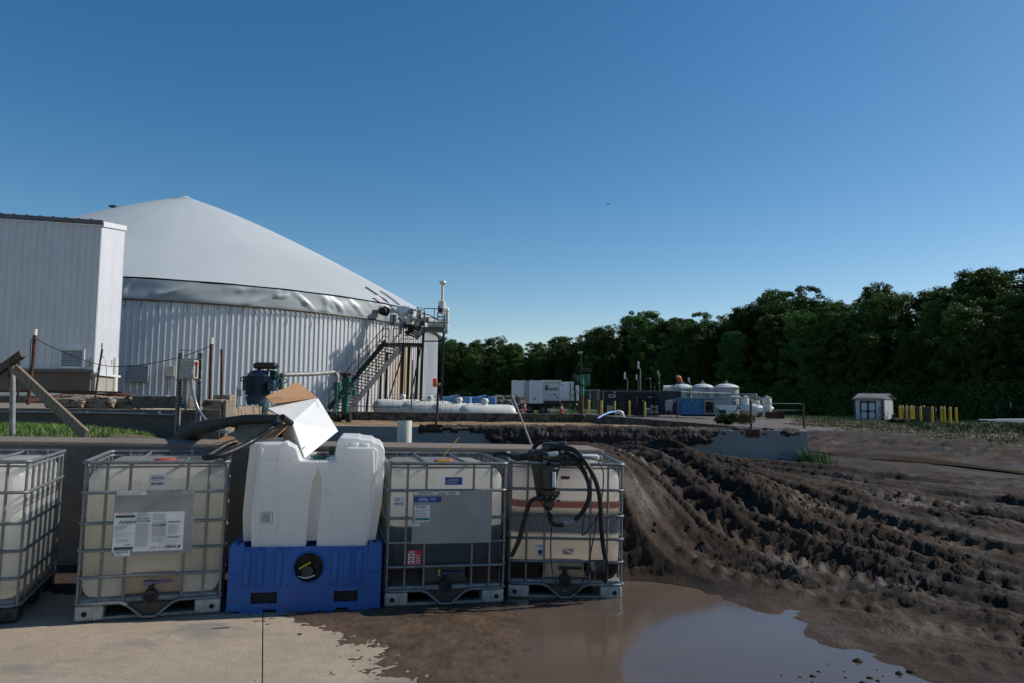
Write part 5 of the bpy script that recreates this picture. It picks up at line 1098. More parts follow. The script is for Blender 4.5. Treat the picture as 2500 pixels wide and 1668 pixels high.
wire('loop_wire', 'pale cord hanging from the slim leaning post', [at(250, 870, 13.5), at(242, 890, 13.5), at(234, 915, 13.5)], .006, 'galv'); wire('loop_wire', 'pale cord draping right of the slim leaning post', [at(251, 868, 13.5), at(258, 885, 13.5), at(260, 930, 13.5), at(258, 958, 13.5)], .006, 'galv')
for i, y0 in enumerate((985, 1001)):
    wire('rail_wire', ['upper', 'lower'][i]+' rail wire between the pit corner posts', [at(1833, y0, 20.95), at(1960, y0+1, 21.2)], .012 if i == 0 else .010, 'galv')
    wire('rail_wire', ['upper', 'lower'][i]+' thin wire across the right side of the pit', [at(1464, y0-2, 31), at(1653, y0+2, 29), at(1833, y0+4, 20.95)], .008)
    wire('rail_wire', ['upper', 'lower'][i]+' thin wire crossing before the white gas tanks', [at(836, 985+i*8, 27), at(960, 996-i*3+i*0, 26), at(1069, 965+i*28, 20.95)], .008)
# welded mesh fence panel near stairs
mf = thing('mesh_fence', 'thin wire mesh fence running before the steel stairs', 'fence', at(950, 1000, 35))
for k in range(20):
    x = 868+k*13; b = MB(); b.tube([at(x, 965, 35), at(x-1, 1005, 35)], .006, 4); b.build('wire', mt['dark_steel'], mf, w=True)
for yy in (966, 975, 984, 994):
    b = MB(); b.tube([at(868, yy, 35), at(1115, yy-6, 35)], .006, 4); b.build('wire', mt['dark_steel'], mf, w=True)
# timber brace and old post in the grass
tp = thing('steel_post', 'grey galvanised post standing in the grass under the broken timber', 'post', at(30, 1058, 9.6))
b = MB(); b.tube([at(30, 1060, 9.6), at(31, 960, 9.6), at(30, 884, 9.6)], m2(6.6, 9.6), 14); b.build('post', mt['galv_dull'], tp, w=True, smooth=50)
b = MB(); b.tube([at(22, 945, 9.5), at(24, 884, 9.5)], .012, 6); b.tube([at(41, 980, 9.5), at(44, 960, 9.5), at(47, 868, 9.5)], .014, 6); b.build('side_rod', mt['dark_steel'], tp, w=True)
tb_ = thing('timber_brace', 'weathered timber plank leaning from the grey post down to the low wall', 'timber', at(212, 1060, 8.9))
b = MB(); b.bar(at(210, 1063, 8.75), at(36, 900, 9.5), .045, .12, (.65, -.2, .75)); b.build('plank', mt['wood'], tb_, w=True, bevel=.006)
bt = thing('broken_beam', 'short broken timber beam sloping over the post at the left edge', 'timber', at(25, 880, 9.6))
b = MB(); b.bar(at(-30, 925, 9.7), at(55, 864, 9.5), .07, .10, (.5, -.2, .8)); b.build('beam', M('dark_timber', (.13, .09, .065), .85, 0, (.06, .045, .035), 12, .4), bt, w=True, bevel=.008)
b = MB(); b.bar(at(8, 890, 9.6), at(-20, 910, 9.6), .04, .06); b.build('splinter', mt['wood'], bt, w=True)
# conduits along the trough wall
tc = thing('conduit_run', 'long pale conduit clipped along the dark trough wall bending up to the switch box', 'conduit', at(300, 1010, 12.5))
b = MB(); b.tube(spline([at(-10, 1006, 12.52), at(190, 1008, 12.5), at(330, 1011, 12.5), at(425, 1013, 12.5), at(450, 1004, 12.5), at(457, 985, 12.5), at(458, 940, 12.5), at(462, 930, 12.5)], 6), .021, 10); b.build('pipe', mt['galv'], tc, w=True, smooth=60)
for x in (193, 210, 386):
    b = MB(); b.tube([at(x, 1008.4, 12.5), at(x+5, 1008.6, 12.5)], .027, 10); b.build('coupling', mt['galv_dull'], tc, w=True, smooth=50)
# switch stand
sb = thing('switch_stand', 'beige electrical switch box on two perforated steel posts above the trough', 'electrical box', at(460, 1060, 12.4))
for x0, x1 in ((441, 432), (489, 483)):
    b = MB(); b.bar(at(x0, 862, 12.4), at(x1, 1063, 12.4), .075, .05, (0, 1, 0)); c = b.build('strut', mt['galv_dull'], sb, w=True)
    A_, B_ = at(x0, 862, 12.36), at(x1, 1063, 12.36)
    for k in range(26):
        p = A_.lerp(B_, (k+.5)/26); b = MB(); b.box(p, (.026, .012, .034)); b.build('slot', mt['nearblack'], c, w=True)
for yy, xa, xb_ in ((877, 437, 492), (927, 430, 490), (855, 437, 469)):
    b = MB(); b.bar(at(xa, yy, 12.35), at(xb_, yy+.5, 12.35), .04, .025 if yy != 855 else .012); b.build('crossbar', mt['galv_dull'], sb, w=True)
q = at(461.5, 902, 12.2); b = MB(); b.box(q, (m2(36, 12.2), .18, m2(45, 12.2))); sbx = b.build('enclosure', mt['tan_box'], sb, w=True, bevel=.012)
b = MB(); q2 = at(476, 902, 12.09); b.box(at(479, 905, 12.09), (.02, .03, .22)); b.build('lever_slot', mt['ink'], sbx, w=True); b = MB(); b.box(at(479.5, 888, 12.06), (.035, .05, .06)); b.build('lever', mt['red'], sbx, w=True)
b = MB(); b.box(at(464, 905, 12.10), (.11, .006, .115)); s = b.build('sticker', mt['paper'], sbx, w=True)
b = MB(); p = at(464, 905, 12.09); strip_text(b, p.x-.045, p.x+.045, p.z-.05, p.z+.05, 7, p.y, rn, .4, .4); b.build('print', mt['inkblue'], s, w=True, kind='stuff')
b = MB(); b.tube([at(453, 925, 12.4), at(450, 985, 12.4)], m2(6.5, 12.4), 14); b.build('riser_pipe', mt['galv'], sb, w=True, smooth=50); b = MB(); b.tube([at(451, 980, 12.38), at(451, 987, 12.38)], m2(3.6, 12.4), 12); b.build('blue_cap', mt['bluepl'], sb, w=True)
hose('flexible_conduit', 'grey flexible conduit curving down from the switch box', [at(467, 925, 12.3), at(471, 955, 12.3), at(480, 990, 12.3), at(492, 1012, 12.2), at(508, 1032, 11.5), at(528, 1048, 11), at(556, 1056, 10.5)], .024, mt['plate'], 'conduit')
# things lying on the deck
wire('deck_pipe', 'long rusty pipe lying along the back of the concrete deck', [at(-20, 955, 24), at(120, 957, 24), at(300, 961, 23.5)], .07, 'rust', 'pipe')
wire('deck_pipe', 'long white pipe lying along the concrete deck', [at(-20, 962, 19), at(100, 963, 19), at(160, 966, 19)], .05, 'pvc', 'pipe')
wire('deck_pipe', 'white pipe with a rusty end reaching to the concrete drain ring', [at(240, 963, 18), at(330, 968, 18), at(410, 970, 17)], .05, 'pvc', 'pipe')
wire('deck_pipe', 'rusty angle bar resting on the concrete deck before the building', [at(72, 979, 15), at(160, 966, 15.6)], .05, 'rust', 'pipe')
b = MB(); b.tube([at(490, 989, 13), at(560, 971, 14.5)], .035, 8); tag(b.build('sloping_rail', mt['galv'], None, w=True, loc=tuple(at(490, 989, 13)), smooth=50), 'galvanised pipe sloping up behind the rusty posts to the end block', 'pipe')
b = MB(); q = at(283, 965, 17.5); b.lathe([(.30, 0), (.30, .06), (.42, .07), (.42, .12), (0, .13)], 20, Matrix.Translation(q+Vector((0, 0, -.08)))); tag(b.build('manhole_ring', mt['rust'], None, smooth=40), 'rusty round manhole cap on the deck by the digester foot', 'manhole')
r = np.random.default_rng(12)
for i, (x, y, Y, s, lb) in enumerate(((170, 985, 14, .32, 'slumped pale concrete lump left of the drain ring'), (235, 984, 14.2, .4, 'broken pale concrete lump beside the leaning post foot'), (285, 984, 14.4, .42, 'ragged pale concrete lump at the end of the deck'), (200, 975, 15, .3, 'low pale concrete lump behind the others'))):
    b = MB(); b.rbox((0, 0, 0), (s*2.2, s*1.4, s*.55), s*.2, 3, 6, lambda v: v+Vector((random.uniform(-1, 1), random.uniform(-1, 1), random.uniform(-1, 1)))*s*.05)
    q = at(x, y, Y); o = b.build('concrete_rubble', mt['brightc'], None, loc=tuple(q), smooth=25); tag(o, lb, 'rubble')
b = MB(); q = at(408, 982, 13.6); b.box((0, 0, 0), (1.05, .5, .22)); o = b.build('concrete_block', mt['trough'], None, loc=tuple(q), bevel=.02); tag(o, 'dark precast concrete block with ring holes behind the switch stand', 'block')
for sx in (-.2, .25):
    b = MB(); b.tube([(sx+.12*math.cos(a), -.255, .02+.085*math.sin(a)) for a in np.linspace(0, 6.28, 19)[:-1]], .009, 5, closed=True); b.build('ring_mark', mt['trough'], o)
jb = thing('pedestal_box', 'small grey switch on a steel post beside the blue motor', 'electrical box', at(580, 992, 17))
b = MB(); b.bar(at(580, 945, 17), at(579, 995, 17), .05, .03); b.build('post', mt['galv_dull'], jb, w=True); b = MB(); b.box(at(585.5, 959, 16.9), (.09, .07, .16)); b.build('switch', mt['plate'], jb, w=True, bevel=.01)
# ================================================================ STEEL STAIRS, PLATFORMS AND VENT STACK ON THE DIGESTER
ZS6 = lambda x, y: (800+x*.2168, 660+y*.2168)
def zs(x, y, Y): return at(*ZS6(x, y), Y)
st = thing('steel_staircase', 'dark grey steel staircase with landings climbing the right side of the digester tank', 'staircase', (at(950, 1000, 46).x, 46, 0))
def sbar(name, a, b_, w_=.06, h_=.06, mat='grey_paint', par=None):
    b = MB(); b.bar(a, b_, w_, h_); return b.build(name, mt[mat], par or st, w=True)
N0, N1 = zs(225, 1590, 42.5), zs(850, 845, 45.0); F0, F1 = zs(10, 1560, 43.4), zs(655, 800, 46.2)
sbar('stringer', N0, N1, .06, .30); sbar('stringer', F0, F1, .06, .30)
U0, U1 = zs(990, 770, 45.2), zs(1090, 655, 45.6); V0, V1 = zs(880, 720, 46.3), zs(1010, 600, 46.6)
sbar('stringer', U0, U1, .06, .28); sbar('stringer', V0, V1, .06, .26)
NS = 24
for i in range(NS):
    t_ = (i+.5)/NS; a, c = N0.lerp(N1, t_), F0.lerp(F1, t_); m = (a+c)/2; dz = Vector((0, 0, (a.z+c.z)/2-.0)); b = MB(); a2, c2 = Vector((a.x, a.y, m.z)), Vector((c.x, c.y, m.z))
    b.bar(a, c, .26, .03); b.build('tread', mt['dark_steel'], st, w=True)
for i in range(6):
    t_ = (i+.5)/6; b = MB(); b.bar(U0.lerp(U1, t_), V0.lerp(V1, t_), .24, .03); b.build('tread', mt['dark_steel'], st, w=True)
def rail(a, c, n, h=1.05, mids=(.5,), par=None, r=.026):
    hv = Vector((0, 0, h)); b = MB(); b.tube([a+hv, c+hv], r, 6); b.build('handrail', mt['dark_steel'], par or st, w=True)
    for m_ in mids: b = MB(); b.tube([a+hv*m_, c+hv*m_], r*.8, 6); b.build('mid_rail', mt['dark_steel'], par or st, w=True)
    for i in range(n+1):
        p = a.lerp(c, i/n); b = MB(); b.tube([p, p+hv], r, 6); b.build('rail_post', mt['dark_steel'], par or st, w=True)
rail(N0, N1, 6); rail(F0, F1, 6); rail(U0, U1, 2); rail(V0, V1, 2)
# landings
def deck(name, pts, th=.12, mat='dark_steel', par=None):
    b = MB(); n = len(pts); P = [Vector(p) for p in pts]; b.add(P+[p-Vector((0, 0, th)) for p in P], [tuple(range(n)), tuple(range(2*n-1, n-1, -1))]+[(i+n, (i+1) % n+n, (i+1) % n, i) for i in range(n)]); return b.build(name, mt[mat], par or st, w=True)
def flat(pts, z): return [Vector((p.x, p.y, z)) for p in pts]
zl = zs(860, 815, 45).z; L = flat([zs(850, 0, 45.0), zs(1080, 0, 45.2), zs(1060, 0, 46.8), zs(575, 0, 47.0), zs(640, 0, 45.9)], zl); deck('landing', L, .16)
rail(zs(864, 0, 45.0)*1 if False else Vector((zs(866, 0, 45).x, 45.0, zl)), Vector((zs(985, 0, 45).x, 45.1, zl)), 1, 1.1, (.2, .4, .6, .8))
rail(Vector((zs(632, 0, 46.8).x, 46.8, zl)), Vector((zs(712, 0, 46.8).x, 46.8, zl)), 1, 1.0, (.5,)); rail(Vector((zs(752, 0, 46.6).x, 46.6, zl)), Vector((zs(822, 0, 46.5).x, 46.5, zl)), 1, 1.0, (.5,))
zu = zs(1090, 640, 45.6).z; Uq = flat([zs(1085, 0, 45.5), zs(1325, 0, 45.6), zs(1310, 0, 47.2), zs(1100, 0, 47.2)], zu); deck('upper_platform', Uq, .2, 'grey_paint')
A_, B_ = Vector((Uq[0].x+.05, Uq[0].y, zu)), Vector((Uq[1].x, Uq[1].y, zu)); rail(A_, B_, 2, 1.15, (.5, .25)); rail(B_, Vector((Uq[2].x, Uq[2].y, zu)), 1, 1.1); rail(Vector((zs(1015, 0, 46.9).x, 46.9, zu+.35)), Vector((Uq[3].x, Uq[3].y, zu+.35)), 1, .7, (.5,))
rail(Vector((zs(880, 0, 46).x, 46.6, zl+1.4)), Vector((zs(943, 0, 46).x, 46.4, zl+1.4)), 1, .75, ())
# columns and braces
for xt, yt, xb, yb, Y, w_ in ((465, 1290, 432, 1590, 43.6, .11), (600, 1150, 583, 1470, 44.2, .12), (672, 930, 648, 1470, 44.8, .13), (852, 830, 828, 1450, 45.0, .17), (922, 835, 893, 1465, 46.8, .16), (1022, 840, 990, 1470, 46.8, .15), (1078, 690, 1043, 1470, 45.6, .15), (1308, 690, 1276, 1470, 45.8, .13)):
    b = MB(); b.bar(zs(xt, yt, Y), zs(xb, yb+40, Y), w_, w_); b.build('column', mt['dark_steel'], st, w=True)
for a, c, Y in (((838, 960), (693, 1440), 45.1), ((1052, 850), (925, 1470), 45.6), ((670, 942), (840, 942), 45), ((1085, 800), (1290, 798), 45.7), ((860, 828), (1078, 840), 45.1), ((580, 790), (640, 830), 46)):
    b = MB(); b.bar(zs(*a, Y), zs(*c, Y), .075, .075); b.build('brace', mt['dark_steel'], st, w=True)
# fittings on the landing
vk = thing('valve_cluster', 'white insulated gas valves and elbows crowded on the digester landing', 'valves', (zs(900, 0, 46.2).x, 46.2, zl))
def tubes(par, name, mat, pts, r, Y, n=12):
    b = MB(); b.tube([zs(x, y, Y) for x, y in pts], r, n); return b.build(name, mt[mat], par, w=True, smooth=50)
tubes(vk, 'elbow', 'white_tank', [(850, 650), (850, 500), (880, 450), (930, 450)], .26, 46.3); tubes(vk, 'elbow', 'white_tank', [(905, 610), (905, 560), (960, 530)], .18, 46.0); tubes(vk, 'pipe', 'grey_paint', [(735, 620), (745, 500)], .2, 46.6)
tubes(vk, 'pipe', 'white_tank', [(1000, 640), (1000, 560), (1040, 545)], .17, 46.5); tubes(vk, 'pipe', 'white_tank', [(1035, 635), (1038, 470)], .14, 46.4); tubes(vk, 'pipe', 'white_tank', [(1020, 560), (1085, 560)], .2, 46.4); tubes(vk, 'pipe', 'galv', [(820, 720), (822, 560), (790, 540)], .09, 45.7)
for x, y, s, m_ in ((890, 480, .30, 'white_tank'), (945, 465, .34, 'plate'), (875, 560, .22, 'white_tank'), (1035, 520, .22, 'galv'), (1038, 470, .26, 'white_tank'), (1060, 600, .28, 'grey_paint'), (880, 610, .28, 'dark_steel'), (920, 640, .30, 'dark_steel'), (1120, 560, .3, 'plate'), (1010, 610, .2, 'white_tank'), (800, 500, .12, 'tan_box')):
    b = MB(); q = zs(x, y, 46); b.cyl(q+Vector((-s*.35, 0, 0)), q+Vector((s*.35, 0, 0)), s*.5, n=14); b.cyl(q+Vector((0, 0, -s*.6)), q+Vector((0, 0, s*.6)), s*.28, n=10); b.build('valve_body', mt[m_], vk, w=True, smooth=45)
for x, y in ((905, 500), (950, 545), (1045, 445), (860, 620)):
    b = MB(); q = zs(x, y, 45.6); b.tube([q+Vector((.14*math.cos(a), 0, .14*math.sin(a))) for a in np.linspace(0, 6.28, 15)[:-1]], .018, 5, closed=True); b.bar(q-Vector((.13, 0, 0)), q+Vector((.13, 0, 0)), .02, .02); b.build('handwheel', mt['dark_steel'], vk, w=True)
bxq = zs(830, 448, 46.9); b = MB(); b.box(bxq, (m2(24, 46.9), .3, m2(20, 46.9)), .15); tag(b.build('roof_box', mt['whitebox'], None, w=True, loc=tuple(bxq), bevel=.02), 'white sheet metal box standing above the digester landing', 'box')
tn_ = thing('torn_cover', 'torn grey membrane flap hanging open at the edge of the digester dome', 'cover', zs(650, 470, 47))
b = MB(); P = [(570, 402, 46.8), (640, 398, 47.3), (700, 430, 46.9), (770, 450, 46.9), (775, 485, 46.6), (700, 480, 46.5), (670, 520, 46.6), (600, 505, 46.4), (568, 480, 46.7)]; c_ = zs(650, 460, 47.3); V3 = [zs(x, y, Y) for x, y, Y in P]
b.add([c_]+V3+[v+Vector((0, .03, .0)) for v in V3]+[c_+Vector((0, .05, 0))], [(0, i+1, (i+1) % 9+1) for i in range(9)]+[(19, (i+1) % 9+10, i+10) for i in range(9)]+[(i+1, i+10, (i+1) % 9+10, (i+1) % 9+1) for i in range(9)]); b.build('flap', mt['grey_paint'], tn_, w=True)
b = MB(); b.rbox(zs(620, 458, 46.7), (.55, .4, .48), .2, 3, 2); b.build('dark_duct_mouth', mt['nearblack'], tn_, w=True, smooth=50)
b = MB(); b.add([zs(735, 425, 46.3), zs(775, 460, 46.2), zs(772, 484, 46.2), zs(700, 478, 46.4), zs(690, 440, 46.5)], [(4, 3, 2, 1, 0)]); b.build('flap', mt['fabric'], tn_, w=True)
b = MB(); b.tube([zs(735, 500, 46.6), zs(730, 600, 46.6)], .2, 14); b.build('grey_duct', mt['motorblue'] if False else mt['plate'], tn_, w=True, smooth=50)
sk_ = thing('vent_stack', 'tall white gas vent stack with a flanged cap above the upper platform', 'chimney', (zs(1285, 0, 46.4).x, 46.4, zu))
tubes(sk_, 'upper_pipe', 'white_tank', [(1290, 355), (1295, 150)], m2(3.4, 46.4), 46.4); 
q = zs(1295, 150, 46.4); b = MB(); b.lathe([(.13, -.12), (.22, .0), (.22, .1), (.1, .12)], 16, Matrix.Translation(q)); b.build('cap', mt['white_tank'], sk_, w=False, smooth=40).location = -Vector(sk_.location) if False else (0, 0, 0)
D.objects.remove([o for o in sk_.children if o.name.startswith('cap')][0]) if False else None
for o in list(sk_.children):
    if o.name.split('.')[0] == 'cap': D.objects.remove(o)
b = MB(); b.cyl(q+Vector((0, 0, -.08)), q+Vector((0, 0, .06)), .14, .23, 16); b.cyl(q+Vector((0, 0, .06)), q+Vector((0, 0, .14)), .23, .20, 16); b.build('cap', mt['white_tank'], sk_, w=True, smooth=40)
tubes(sk_, 'drum', 'white_tank', [(1283, 490), (1288, 352)], m2(9, 46.4), 46.4, 18)
b = MB(); b.cyl(zs(1266, 450, 45.9), zs(1266, 450, 45.8), .16, n=14); b.build('port', mt['darkblue'], sk_, w=True); b = MB(); b.tube([zs(1252, 400, 45.9), zs(1249, 425, 45.9)], .05, 8); b.build('instrument', mt['dark_steel'], sk_, w=True)
tubes(sk_, 'side_duct', 'white_tank', [(1338, 715), (1345, 560), (1350, 450), (1340, 430), (1320, 425)], m2(4.7, 46.6), 46.6, 16)
for y_ in (470, 595, 690): tubes(sk_, 'duct_flange', 'plate', [(1339+(700-y_)*.03, y_), (1339+(700-y_)*.03, y_-8)], m2(5.6, 46.6), 46.6, 16)
tubes(sk_, 'cross_duct', 'white_tank', [(1130, 625), (1230, 615), (1325, 610)], .30, 46.9, 16)
for p, q_ in (((1240, 470), (1240, 560)), ((1235, 520), (1325, 520)), ((1232, 560), (1325, 560))): b = MB(); b.tube([zs(*p, 46), zs(*q_, 46)], .035, 6); b.build('support', mt['dark_steel'], sk_, w=True)
hr = thing('orange_relief_valve', 'orange relief valve fixed low on the right rim of the digester tank', 'valve', zs(1207, 1270, 52))
b = MB(); b.rbox(zs(1207, 1265, 52), (.30, .3, .62), .1, 3, 2); b.build('body', mt['orange'], hr, w=True, smooth=45); b = MB(); b.rbox(zs(1250, 1287, 51.6), (.32, .25, .2), .06, 2, 2); b.build('actuator', mt['galv_dull'], hr, w=True, smooth=45)

# ================================================================ PUMPS ON THE PIT
Z7 = lambda x, y: (400+x*.21277, 860+y*.21277)
def z7(x, y, Y): return at(*Z7(x, y), Y)
YM = 24.5
mp_ = thing('motor_pump', 'big blue finned electric motor standing on the green column of a pit pump', 'pump', z7(1090, 700, YM))
def rz(x0, x1, ymid, Y): return m2(abs(x1-x0)/2*.21277, Y)
def vcyl(par, name, mat, x, y0, y1, r, Y, r1=None, n=24):
    b = MB(); b.cyl(z7(x, y0, Y), z7(x, y1, Y), r, r1, n); return b.build(name, mt[mat], par, w=True, smooth=40, bevel=.01)
rm = m2(25, YM)
body = vcyl(mp_, 'motor_body', 'motorblue', 1078, 500, 240, rm, YM, rm*.98); vcyl(mp_, 'fan_cowl', 'motorblue', 1092, 245, 212, rm*.97, YM, rm*.80); vcyl(mp_, 'flange_bell', 'motorblue', 1060, 602, 500, rm*.86, YM, rm*1.02)
ax0, ax1 = z7(1078, 492, YM), z7(1085, 275, YM)
for k in range(36):
    a = 2*PI*k/36; d = Vector((math.cos(a), math.sin(a), 0)); b = MB(); b.bar(ax0+d*rm*1.03, ax1+d*rm*1.03, .018, .09, d); b.build('fin', mt['motorblue'], body, w=True)
b = MB(); b.rbox(z7(1243, 385, YM-.15), (m2(18, YM), .34, m2(26, YM)), .06, 3, 2); b.build('terminal_box', mt['motorblue'], mp_, w=True, smooth=45)
bt_ = MB(); bt_.rbox(z7(1172, 168, YM), (m2(57, YM), .45, m2(11, YM)), .11, 4, 3); bt_.build('belt_guard', mt['blackpl'], mp_, w=True, smooth=45); vcyl(mp_, 'pulley', 'dark_steel', 1085, 185, 145, m2(11, YM), YM); vcyl(mp_, 'shaft', 'dark_steel', 1092, 225, 180, m2(4, YM), YM)
b = MB(); b.box(z7(942, 360, YM+.25), (m2(9, YM), .3, m2(34, YM))); b.build('bracket', mt['green'], mp_, w=True); b = MB(); b.box(z7(1262, 310, YM+.4), (m2(14, YM), .3, m2(42, YM))); b.build('bracket', mt['green'], mp_, w=True)
b = MB(); b.tube(spline([z7(930, 335, YM), z7(895, 330, YM), z7(882, 310, YM), z7(905, 285, YM), z7(935, 284, YM)], 5), .022, 6); b.build('lifting_loop', mt['green'], mp_, w=True)
b = MB(); b.tube(spline([z7(1190, 205, YM), z7(1250, 220, YM), z7(1300, 255, YM), z7(1330, 310, YM)], 5), .03, 6); b.build('cable', mt['blackrub'], mp_, w=True)
vcyl(mp_, 'column', 'green', 1138, 900, 600, m2(11, YM), YM); vcyl(mp_, 'side_column', 'green', 1345, 430, 300, m2(6, YM), YM+.3); 
for y_ in (345, 365, 385, 405): vcyl(mp_, 'spring_disc', 'dark_steel', 1312, y_, y_-8, m2(5, YM), YM)
b = MB(); b.tube(spline([z7(1370, 305, YM), z7(1405, 310, YM), z7(1408, 340, YM), z7(1380, 358, YM)], 5), .02, 6); b.build('lifting_loop', mt['green'], mp_, w=True)
b = MB(); b.tube(spline([z7(1200, 560, YM-.3), z7(1190, 640, YM-.3), z7(1150, 700, YM-.3), z7(1110, 730, YM-.3)], 5), .04, 8); b.build('cable', mt['plate'], mp_, w=True, smooth=50)
b = MB(); b.bar(z7(1180, 660, YM-.3), z7(1340, 715, YM-.3), .08, .03); b.build('arm', mt['greenlt'], mp_, w=True)
dp = thing('delivery_pipe', 'fat grey pipe running level from the blue motor pump to the green valve column', 'pipe', z7(1650, 260, 26))
b = MB(); b.tube(spline([z7(1345, 300, 25), z7(1350, 265, 25), z7(1400, 258, 25), z7(1700, 250, 26), z7(1900, 235, 27), z7(1950, 232, 27.2), z7(1985, 265, 27.2), z7(1990, 350, 27.2)], 8), m2(5.2, 26), 14); b.build('pipe', mt['galv_dull'], dp, w=True, smooth=60)
for x, y in ((1480, 262), (1640, 257), (1940, 235)):
    b = MB(); b.tube([z7(x, y, 25+(x-1345)/260*1.0), z7(x+8, y, 25+(x-1345)/260*1.0)], m2(6.1, 26), 14); b.build('coupling', mt['galv'], dp, w=True, smooth=50)
YG = 30.5
gc = thing('valve_column', 'square green steel valve column with a flat plate on top at the pit edge', 'pump', z7(2090, 770, YG))
def gbox(name, x0, x1, y0, y1, mat='green', Y=YG, d=.4, bev=.01):
    a, c = z7(x0, y1, Y), z7(x1, y0, Y); b = MB(); b.box(((a.x+c.x)/2, Y, (a.z+c.z)/2), (abs(c.x-a.x), d, abs(c.z-a.z))); return b.build(name, mt[mat], gc, w=True, bevel=bev)
gbox('upper_casing', 2050, 2140, 300, 345, d=.42); gbox('casing', 2055, 2125, 345, 460); gbox('casing_band', 2040, 2150, 460, 470, d=.5); gbox('lower_casing', 2055, 2120, 470, 560); gbox('stem', 2048, 2110, 560, 700, d=.32); gbox('mud_foot', 2020, 2115, 700, 775, 'spill', d=.5, bev=.06)
gbox('top_plate', 2012, 2175, 246, 262, 'rust', d=1.0); gbox('neck', 2058, 2100, 262, 300, 'rust', d=.2)
for x in (1962, 1985): gbox('guide_pipe', x-3, x+4, 345, 770, 'greenlt', YG-.5, .08)
gbox('side_body', 1955, 2005, 345, 420, d=.3, Y=YG-.3); gbox('side_flange', 1945, 2015, 415, 440, d=.34, Y=YG-.3); gbox('side_body', 1965, 2000, 440, 540, d=.25, Y=YG-.3); gbox('cross_arm', 1960, 2065, 490, 505, 'greenlt', YG-.6, .1); gbox('valve', 2165, 2205, 430, 500, 'green', YG-.3, .3); gbox('valve_bonnet', 2150, 2190, 340, 400, 'green', YG, .3)
b = MB(); b.tube([z7(1998, 200, YG-.7), z7(2003, 345, YG-.7)], .05, 8); b.build('lifting_rod', mt['galv_dull'], gc, w=True)
for x, y in ((1975, 790), (2005, 790), (2120, 775)):
    b = MB(); b.rbox(z7(x, y-15, YG-.4), (.22, .25, .5), .09, 3, 2); b.build('mud_crust', mt['spill'], gc, w=True, smooth=60)
# mixer pole
Z7b = lambda x, y: (1000+x*.21277, 860+y*.21277)
def z9(x, y, Y=29): return at(*Z7b(x, y), Y)
mx_ = thing('mixer_mast', 'tall green and rusty mixer mast rising from the pit beside the white trailer', 'mast', z9(1975, 800))
for nm, m_, x, y0, y1, r_ in (('lower_pole', 'rust', 1970, 800, 490, 5.2), ('upper_pole', 'greenlt', 1977, 490, 260, 5.5), ('mast_rod', 'dark_steel', 1966, 260, 20, 1.6)):
    b = MB(); b.tube([z9(x, y0), z9(x+2, y1)], m2(r_, 29), 12); b.build(nm, mt[m_], mx_, w=True, smooth=50)
b = MB(); b.box(z9(1935, 320, 29.2), (m2(16, 29), .4, m2(26, 29))); b.build('motor_housing', mt['green'], mx_, w=True, bevel=.03); b = MB(); b.box(z9(2030, 320, 29.2), (m2(15, 29), .3, m2(28, 29))); b.build('motor_housing', mt['green'], mx_, w=True, bevel=.03)
b = MB(); b.box(z9(2030, 200), (.4, .3, .12)); b.build('head', mt['dark_steel'], mx_, w=True); b = MB(); b.tube([z9(1990, 262), z9(2060, 262)], .03, 6); b.build('arm', mt['greenlt'], mx_, w=True); b = MB(); b.rbox(z9(1958, 7), (.18, .14, .1), .03, 2, 2); b.build('lamp_head', mt['plate'], mx_, w=True)
b = MB(); b.tube(spline([z9(1880, 240), z9(1890, 310), z9(1930, 355), z9(1990, 385, 28.6)], 6), .05, 8); b.build('hose', mt['mudrub'], mx_, w=True, smooth=50); b = MB(); b.tube(spline([z9(1892, 330), z9(1895, 450), z9(1905, 600), z9(1935, 700)], 6), .04, 8); b.build('hose', mt['dark_steel'], mx_, w=True, smooth=50)
b = MB(); b.rbox(z9(1945, 745, 28.7), (.5, .4, .24), .08, 2, 3); b.build('winch_base', mt['mudrub'], mx_, w=True, smooth=30); b = MB(); b.bar(z9(1815, 655, 28.6), z9(1935, 690, 28.6), .06, .06); b.bar(z9(1860, 660, 28.6), z9(1930, 700, 28.6), .05, .05); b.build('arm', mt['greenlt'], mx_, w=True)

# ================================================================ GAS TANKS, BLUE TANKS
def gas_tank(x0px, top, Y, Lm, lidpx, label):
    p = at(x0px, top, Y); r_ = .48; o = thing('gas_tank', label, 'tank', (p.x+.1, Y-.2, p.z-r_), R(16), 'white gas tanks lying behind the pit'); b = MB()
    prof = [(0, 0), (.12, .012), (.26, .07), (.38, .19), (.45, .33), (r_, .52), (r_, Lm-.52), (.45, Lm-.33), (.38, Lm-.19), (.26, Lm-.07), (.12, Lm-.012), (0, Lm)]
    b.lathe(prof, 30, Matrix.Rotation(PI/2, 4, 'Y')); b.build('shell', mt['white_tank'], o, smooth=50)
    lx = (at(lidpx, top, Y).x-p.x)*1.02; b = MB(); b.lathe([(.15, -.05), (.15, .12), (.19, .12), (.19, .20), (.15, .28), (.08, .31), (0, .32)], 20, Matrix.Translation((lx, 0, r_))); b.build('dome_lid', mt['white_tank'], o, smooth=40)
    for dx in (-.55, -.9, .5): b = MB(); b.cyl((lx+dx, 0, r_-.02), (lx+dx, 0, r_+.08), .03, n=8); b.build('fitting', mt['dark_steel'], o)
    for s_ in (.6, Lm-.6): b = MB(); b.box((s_, 0, -.55), (.12, .6, .5)); b.build('leg', mt['white_tank'], o)
    return o
gas_tank(1114, 987, 37.5, 3.15, 1180, 'nearest white gas tank, showing its whole rounded right end'); gas_tank(1046, 983.5, 39.5, 3.15, 1117, 'second white gas tank from the right, its domed lid clear of the others')
